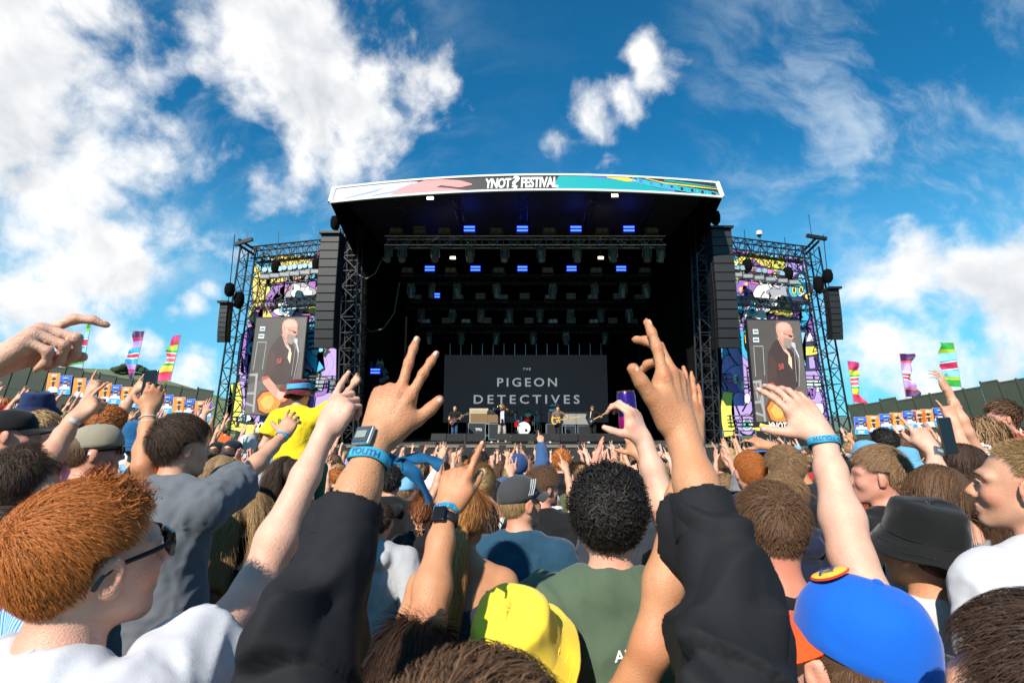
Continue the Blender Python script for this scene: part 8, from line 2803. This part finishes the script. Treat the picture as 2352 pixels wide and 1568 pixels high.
placed('man in navy cap right of the black cap', 532, 1042, 46, 0, top='sky blue', hair='fringe', hcol='brown', hat='cap', hatcol='#10182c', hatyaw=180)
placed('person in off white hood below the left screen', 572, 1022, 34, 0, gar='hoodie', top='pale grey', hair=None, hat='hood', hatcol='#b9b8b4')
placed('woman with wavy dark hair under the long bare arm', 662, 1092, 58, 0, fem=True, top='black', hair='longwavy', hcol='dark brown', hseed=9, hero_hair=True)
placed('woman with long honey hair in black tee behind the bare arm', 575, 1180, 74, 0, fem=True, top='black', hair='longwavy', hcol='dark blond', hseed=10, hero_hair=True)
placed('woman with plaited blond hair low at left', 475, 1432, 100, 10, fem=True, gar='tank', skin='fair', top='black', hair='bun', hcol='dark blond', hseed=11, hero_hair=True)
# centre
placed('man with black hair in black hoodie behind the ribbon', 897, 1108, 54, 5, gar='hoodie', top='black', hair='messy', hcol='black', hseed=12)
placed('woman with long brown hair and lilac tee beside the black hoodie', 934, 1128, 40, 15, fem=True, top='lilac', turn=40, hair='long', hcol='brown', hseed=13)
placed('person in grey marl hoodie behind the black sleeve', 872, 1200, 66, -5, gar='hoodie', top='pale grey', hair='short', hcol='dark brown', hseed=14)
placed('girl with auburn plaits left of the pointing arm', 972, 1180, 60, 0, fem=True, gar='hoodie', top='black', hair='braid', hcol='auburn', hseed=15)
placed('blond woman with tied back hair left of the grey cap', 1118, 1112, 58, 30, fem=True, gar='tank', turn=40, skin='tan', top='white', hair='bun', hcol='blond', hseed=16, hero_hair=True)
placed('young man with brown hair in profile right of the grey cap', 1246, 1122, 66, -25, turn=40, skin='pink', top='black', hair='messy', hcol='brown', hseed=17, hero_hair=True)
placed('person with dark curls in front of the singer', 1098, 1068, 44, 0, top='black', hair='curly', hcol='dark brown', hseed=18)
placed('ginger haired boy in black hoodie below the bass player', 1290, 1064, 40, 0, gar='hoodie', top='black', hair='quiff', hcol='ginger', hseed=19)
placed('person in blue hood with arm up below the drum kit', 1192, 1068, 36, 0, gar='hoodie', top='denim blue', hair=None, hat='hood', hatcol='#24406c', pose='right arm pointing')
placed('person with light brown bun below the guitarist in leather', 1335, 1096, 46, 0, fem=True, top='olive', hair='bun', hcol='light brown', hseed=20)
# right
placed('man with short ginger hair and orange shirt right of the black sleeve', 1722, 1086, 72, 0, top='navy', skin='pink', hair='short', hcol='ginger', hseed=22, hero_hair=True)
placed('man with light brown swept hair in black hoodie right of the ginger man', 1802, 1082, 78, 0, gar='hoodie', top='black', hair='swept', hcol='light brown', hseed=23, hero_hair=True)
placed('person with messy brown hair above the blue shirt', 1800, 1148, 86, -6, gar='hoodie', top='navy', hair='messy', hcol='light brown', hseed=24, hero_hair=True)
placed('person in blue cap below the right tower', 1742, 1036, 46, 0, top='grey', hair='fringe', hcol='brown', hat='cap', hatcol='#2a5f96', hatyaw=180)
placed('woman with red hair half hidden by the pale arm', 2004, 1190, 70, 0, fem=True, top='black', hair='longwavy', hcol='red', hseed=25)
placed('man with brown textured hair and faded sides above the black bucket hat', 2020, 1096, 100, 20, turn=-40, skin='pink', top='black', hair='fade', hcol='light brown', hseed=26, hero_hair=True)
placed('man with dark hair directly behind the black bucket hat', 2052, 1168, 96, 14, skin='tan', top='olive', hair='messy', hcol='black', hseed=27, hero_hair=True)
placed('woman with long dark hair and bare back at right', 2216, 1072, 76, 0, fem=True, gar='tank', skin='tan', top='black', hair='long', hcol='dark brown', hseed=28, hero_hair=True)
placed('woman with straight brunette hair behind the black printed shirt', 2070, 1030, 50, 0, fem=True, top='white', hair='long', hcol='brown', hseed=29)
placed('person with black curls before the right posters', 2030, 1022, 50, 0, top='black', hair='curly', hcol='black', hseed=30)
placed('person in pale blue straw hat at right', 2078, 1068, 52, 0, fem=True, gar='tank', skin='tan', top='white', hair='fringe', hcol='brown', hat='bucket', hatcol='#5f9cc0', hseed=31)
placed('blond woman in sunglasses facing the camera at right', 2166, 1058, 52, 150, fem=True, gar='tank', skin='tan', top='white', hair='long', hcol='blond', hseed=32, glasses=True)
placed('woman in sunglasses and white tee raising her arm at right', 2262, 1004, 66, 40, fem=True, turn=40 * 0, skin='fair', top='white', hair='longwavy', hcol='light brown', hseed=33, glasses=True, pose='spread left hand up')
placed('boy with brown hair at the upper right edge', 2304, 962, 54, 30, turn=-40, skin='pink', top='red', hair='quiff', hcol='brown', hseed=34)
placed('person in black shirt covered in white words at right', 1990, 1052, 60, 0, pose='left arm pointing', top='#14151c', hair='fringe', hcol='dark brown', hat='cap', hatcol='#5f9cc8', hseed=35)

# individual raised arms that read clearly in the photo ----------------------
def armed(label, hx, hy, Y, side, wr, el, pose, fwd, dorsal, skin, top, hair, hcol, hseed, **kw):
 A = dict(wrist=pw(*wr), elbow=pw(*el), pose=pose, fwd=fwd, dorsal=dorsal)
 arms = (A, None) if side == 'L' else (None, A)
 return hero(label, hx, hy, Y, arms=arms, vox=.008, cvox=.012, fine=False, parts=dict(skin=skin, top=top, hair=hair, hcol=None) if False else dict(skin=skin, top=top, hair=hair, haircol=hcol, hseed=hseed, hero=Y < 2.6), **kw)

gA = armed('person pointing with tattooed arm and pale watch strap at left', 60, 1110, 2.0, 'R', (170, 960, 2.1), (95, 1080, 2.0), 'point', (.45, .35, .8), (-.2, -1, .3), 'fair', '#b5525e', 'messy', 'dark brown', 41)
ax = nrm(gA.wrist[1] - gA.elbow[1])
ring_band(gA.root, gA.wrist[1] - ax * .02, ax, gA.handframe[1][1], .031, .022, mat('pale watch strap', (.55, .45, .42), rough=.6), 'watch_strap')
gPh = armed('person holding a phone high with white bracelets at left', 345, 1120, 2.35, 'R', (343, 945, 2.3), (330, 1070, 2.2), 'grip', (.06, .1, 1), (.55, -.9, .1), 'tan', '#2a3140', 'short', 'dark brown', 42)
ax = nrm(gPh.wrist[1] - gPh.elbow[1])
for k in (.035, .058):
 bangle(gPh.root, gPh.wrist[1] - ax * k, ax, .035, mat('white bead bracelet', (.72, .70, .66), rough=.4))

def phone(label, c, up, facing, h_=.150, w_=.074):
 Z = Vector(up).normalized(); Yv = Vector(facing); Yv = (Yv - Z * Yv.dot(Z)).normalized(); X = Yv.cross(Z)
 M = Matrix((X, Yv, Z)).transposed().to_4x4(); M.translation = Vector(c)
 t = thing('mobile_phone', label, 'phone', matrix=M)
 put('phone_body', bevel_mesh(MB().box((0, 0, 0), (w_, .010, h_)).mesh('phone_body', mat('phone edge', (.10, .10, .11), rough=.25, metal=.7)), .004, 2), None, t)
 MB().box((0, .0055, 0), (w_ * .93, .0012, h_ * .95)).build('phone_glass', M_GLASSB, t)
 return t

phone('black phone held upright in front of the left fence', pw(343, 888, 2.33), (.02, .05, 1), (-.25, -1, 0), .155, .076)
gW = armed('person pointing with silver digital watch and holding up a phone at right', 2160, 1150, 2.0, 'R', (2142, 1030, 2.05), (2168, 1170, 1.95), 'point', (-.30, .3, .85), (.05, -1, .2), 'pale', '#7a7d80', 'long', 'brown', 43, female=True)
ax = nrm(gW.wrist[1] - gW.elbow[1])
digital_watch(gW.root, gW.wrist[1] - ax * .02, ax, gW.handframe[1][1], .0275)
phone('phone with dark patterned back behind the pointing hand at right', pw(2175, 1000, 2.15), (-.05, .05, 1), (.3, -1, 0))
armed('person raising two fingers with a bracelet before the right fence', 2180, 1080, 3.2, 'L', (2192, 968, 3.3), (2215, 1050, 3.2), 'rock', (-.1, .2, 1), (0, -1, .2), 'fair', '#c9c9cc', 'messy', 'brown', 44)
armed('person with blue wristband waving a loose hand above the blue cap', 1790, 1090, 3.2, 'R', (1765, 1022, 3.3), (1820, 1052, 3.2), 'limp', (-.75, .3, .35), (0, -.6, .8), 'tan', '#24262c', 'short', 'brown', 45)
armed('person with open palm raised below the can', 1440, 1130, 2.9, 'R', (1468, 1045, 2.9), (1530, 1130, 2.8), 'claw', (-.35, .2, .9), (.2, -1, .1), 'tan', '#2c3038', 'short', 'black', 46)
armed('person with flat hand raised edge on before the far right wedge', 1362, 1120, 5.5, 'R', (1372, 1040, 5.6), (1362, 1075, 5.5), 'flat', (.35, .1, .93), (-1, -.2, .2), 'pink', '#343a44', 'messy', 'dark brown', 47)
armed('person reaching both ways before the left posters, inked forearm', 165, 1010, 3.4, 'R', (205, 905, 3.6), (182, 965, 3.5), 'point', (.15, .2, 1), (0, -1, .2), 'fair', '#d0d0d2', 'short', 'brown', 48)
armed('person pointing at the stage with beer bottle hand at left', 240, 1020, 4.2, 'R', (310, 900, 4.4), (275, 955, 4.3), 'point', (.3, .3, .9), (0, -1, .3), 'fair', '#3a4a6a', 'short', 'dark brown', 49)
armed('person spreading a hand before the last left posters', 445, 1010, 6.0, 'L', (470, 950, 6.1), (462, 985, 6.0), 'open', (.1, .1, 1), (0, -1, .2), 'fair', '#26303c', 'short', 'dark brown', 50)

# the rest of the field --------------------------------------------------------
rnd = random.Random(77)
KINDS = [((False, 'tee'), 40), ((False, 'hoodie'), 12), ((True, 'tee'), 20), ((True, 'tank'), 20), ((False, 'shirt'), 8)]
POSEP = [('standing', 15), ('right arm pointing', 9), ('left arm pointing', 8), ('both hands up', 6), ('open right hand up', 7), ('left hand horns', 5), ('both arms pointing', 4),
   ('left fist up', 4), ('peace sign up', 4), ('clapping overhead', 4), ('limp hand forward', 5), ('spread left hand up', 4)]
TOPP = [('black', 16), ('white', 18), ('navy', 9), ('grey', 8), ('pale grey', 6), ('sky blue', 6), ('pink', 3), ('red', 3), ('olive', 4), ('cream', 4), ('denim blue', 5), ('lilac', 2), ('mustard', 2), ('forest green', 3), ('maroon', 3), ('orange', 2), ('teal', 3)]
HM = [('short', 22), ('swept', 14), ('quiff', 12), ('messy', 16), ('fade', 14), ('curly', 8), ('buzz', 6)]
HF = [('long', 26), ('longwavy', 24), ('pony', 20), ('bun', 16), ('braid', 8)]
HC = [('brown', 26), ('dark brown', 16), ('light brown', 20), ('black', 7), ('dark blond', 14), ('blond', 11), ('ginger', 5), ('auburn', 5)]
SK = [('fair', 40), ('pale', 20), ('pink', 16), ('tan', 18), ('olive', 4), ('brown', 4)]
pick = lambda T: rnd.choices([a for a, _ in T], [b for _, b in T])[0]
# a fixed set of shared bodies keeps the scene light
COMBOS = {}
for (ps, _) in POSEP:
 for kd in (((False, 'tee'), (True, 'tee')) if ps != 'standing' else ((False, 'tee'), (False, 'hoodie'), (True, 'tee'), (True, 'tank'), (False, 'shirt'))):
  COMBOS.setdefault(ps, []).append(kd)
for ps, kd in (('right arm pointing', (False, 'hoodie')), ('both hands up', (True, 'tank')), ('left arm pointing', (True, 'tank')), ('open right hand up', (True, 'tank'))):
 COMBOS[ps].append(kd)
LABELS = set()
HN = {'short': 'short', 'swept': 'swept', 'quiff': 'quiffed', 'messy': 'messy', 'fade': 'faded', 'curly': 'curly', 'buzz': 'cropped', 'long': 'long straight', 'longwavy': 'long wavy', 'pony': 'ponytailed', 'bun': 'tied up', 'braid': 'plaited'}
GN = {'tee': 'tee', 'hoodie': 'hoodie', 'tank': 'vest', 'shirt': 'shirt'}
def where(x, y):
 u = x / y
 z = 'left edge' if u < -.80 else 'left posters' if u < -.58 else 'left screen' if u < -.38 else 'left speakers' if u < -.24 else 'bald guitarist' if u < -.08 else 'drum kit' if u < .08 else 'leather guitarist' if u < .22 else 'right speakers' if u < .42 else 'right screen' if u < .62 else 'right posters' if u < .85 else 'right edge'
 d = 'close' if y < 5 else 'midway' if y < 10 else 'far'
 return z, d

spots = []
y = 3.5
while y < 19.3:
 sp = .60 + .024 * y
 x = -y * 1.08 - .5 + rnd.uniform(0, sp)
 while x < y * 1.08 + .8:
  spots.append((x + rnd.uniform(-.20, .20) * sp, y + rnd.uniform(-.22, .22)))
  x += sp
 y += .56 + .020 * y
spots.sort(key=lambda s: s[1])
ncrowd = 0
MAXC = 290
ok = []
for x, y in spots:
 if x < -15 or x > 15: continue
 if any((x - a) ** 2 + (y - b) ** 2 < (c + .22) ** 2 for a, b, c in TAKEN): continue
 ok.append((x, y))
step = max(1.0, len(ok) / MAXC)
# thin the far rows rather than the near ones
ok2 = [s for i, s in enumerate(ok) if rnd.random() < (1.0 if s[1] < 9 else min(1.0, (MAXC - sum(1 for q in ok if q[1] < 9)) / max(1, sum(1 for q in ok if q[1] >= 9))))]
for x, y in ok2:
 for _try in range(12):
  ps = pick(POSEP)
  if y < 4.2 and rnd.random() < .75: ps = 'standing'
  kd = rnd.choice(COMBOS[ps])
  tc_, hs = pick(TOPP), pick(HF if kd[0] else HM)
  hc = pick(HC)
  hat = None
  q = rnd.random()
  if q < .07: hat = 'cap'
  elif q < .13: hat = 'bucket'
  hcol2 = rnd.choice(['black', 'navy', 'white', 'cream', 'sky blue', 'olive', 'red', 'pink'])
  zone, dist = where(x, y)
  who = f'{hcol2} {"cap" if hat == "cap" else "bucket hat"}' if hat else f'{HN[hs]} {hc} hair'
  lab = f'{who}, {tc_} {GN[kd[1]]}, {ps}, {dist} before {zone}'
  if lab not in LABELS: break
 LABELS.add(lab)
 turn = rnd.choice([0, 0, 0, 40, -40]) if ps == 'standing' and kd[1] in ('tee', 'tank') else 0
 crowd_person(lab, x, y, R(rnd.uniform(-24, 24) - math.degrees(math.atan2(x - .5, 26 - y)) * -.8), ps, kd, turn, pick(SK), COLN[tc_], rnd.choice(['#20242e', '#2c3d5a', '#141518', '#6a6250', '#38507a']),
     'fringe' if hat else hs, hc, rnd.randint(0, 2), rnd.uniform(.93, 1.05), hat, COLN[hcol2], rnd.uniform(-4, 8), rnd.choice([0, 180, 0]) if hat == 'cap' else 0, glasses=rnd.random() < .06)
 ncrowd += 1
 if ps == 'left fist up' and y > 3.8:             # some of them film
  g_ = PROTO[(ps, kd, turn)]['g']
  M_ = CROOT[-1].matrix_basis
  c_ = M_ @ Vector(g_.wrist[0] + np.array([0, .02, .10]))
  lp = f'phone held up {dist} before the {zone}, {tc_} {GN[kd[1]]} below it'
  if lp not in LABELS:
   LABELS.add(lp); phone(lp, c_, (.03, .05, 1), (.1, -1, .1))
print('crowd', ncrowd, 'protos', len(PROTO), 'spots', len(ok))
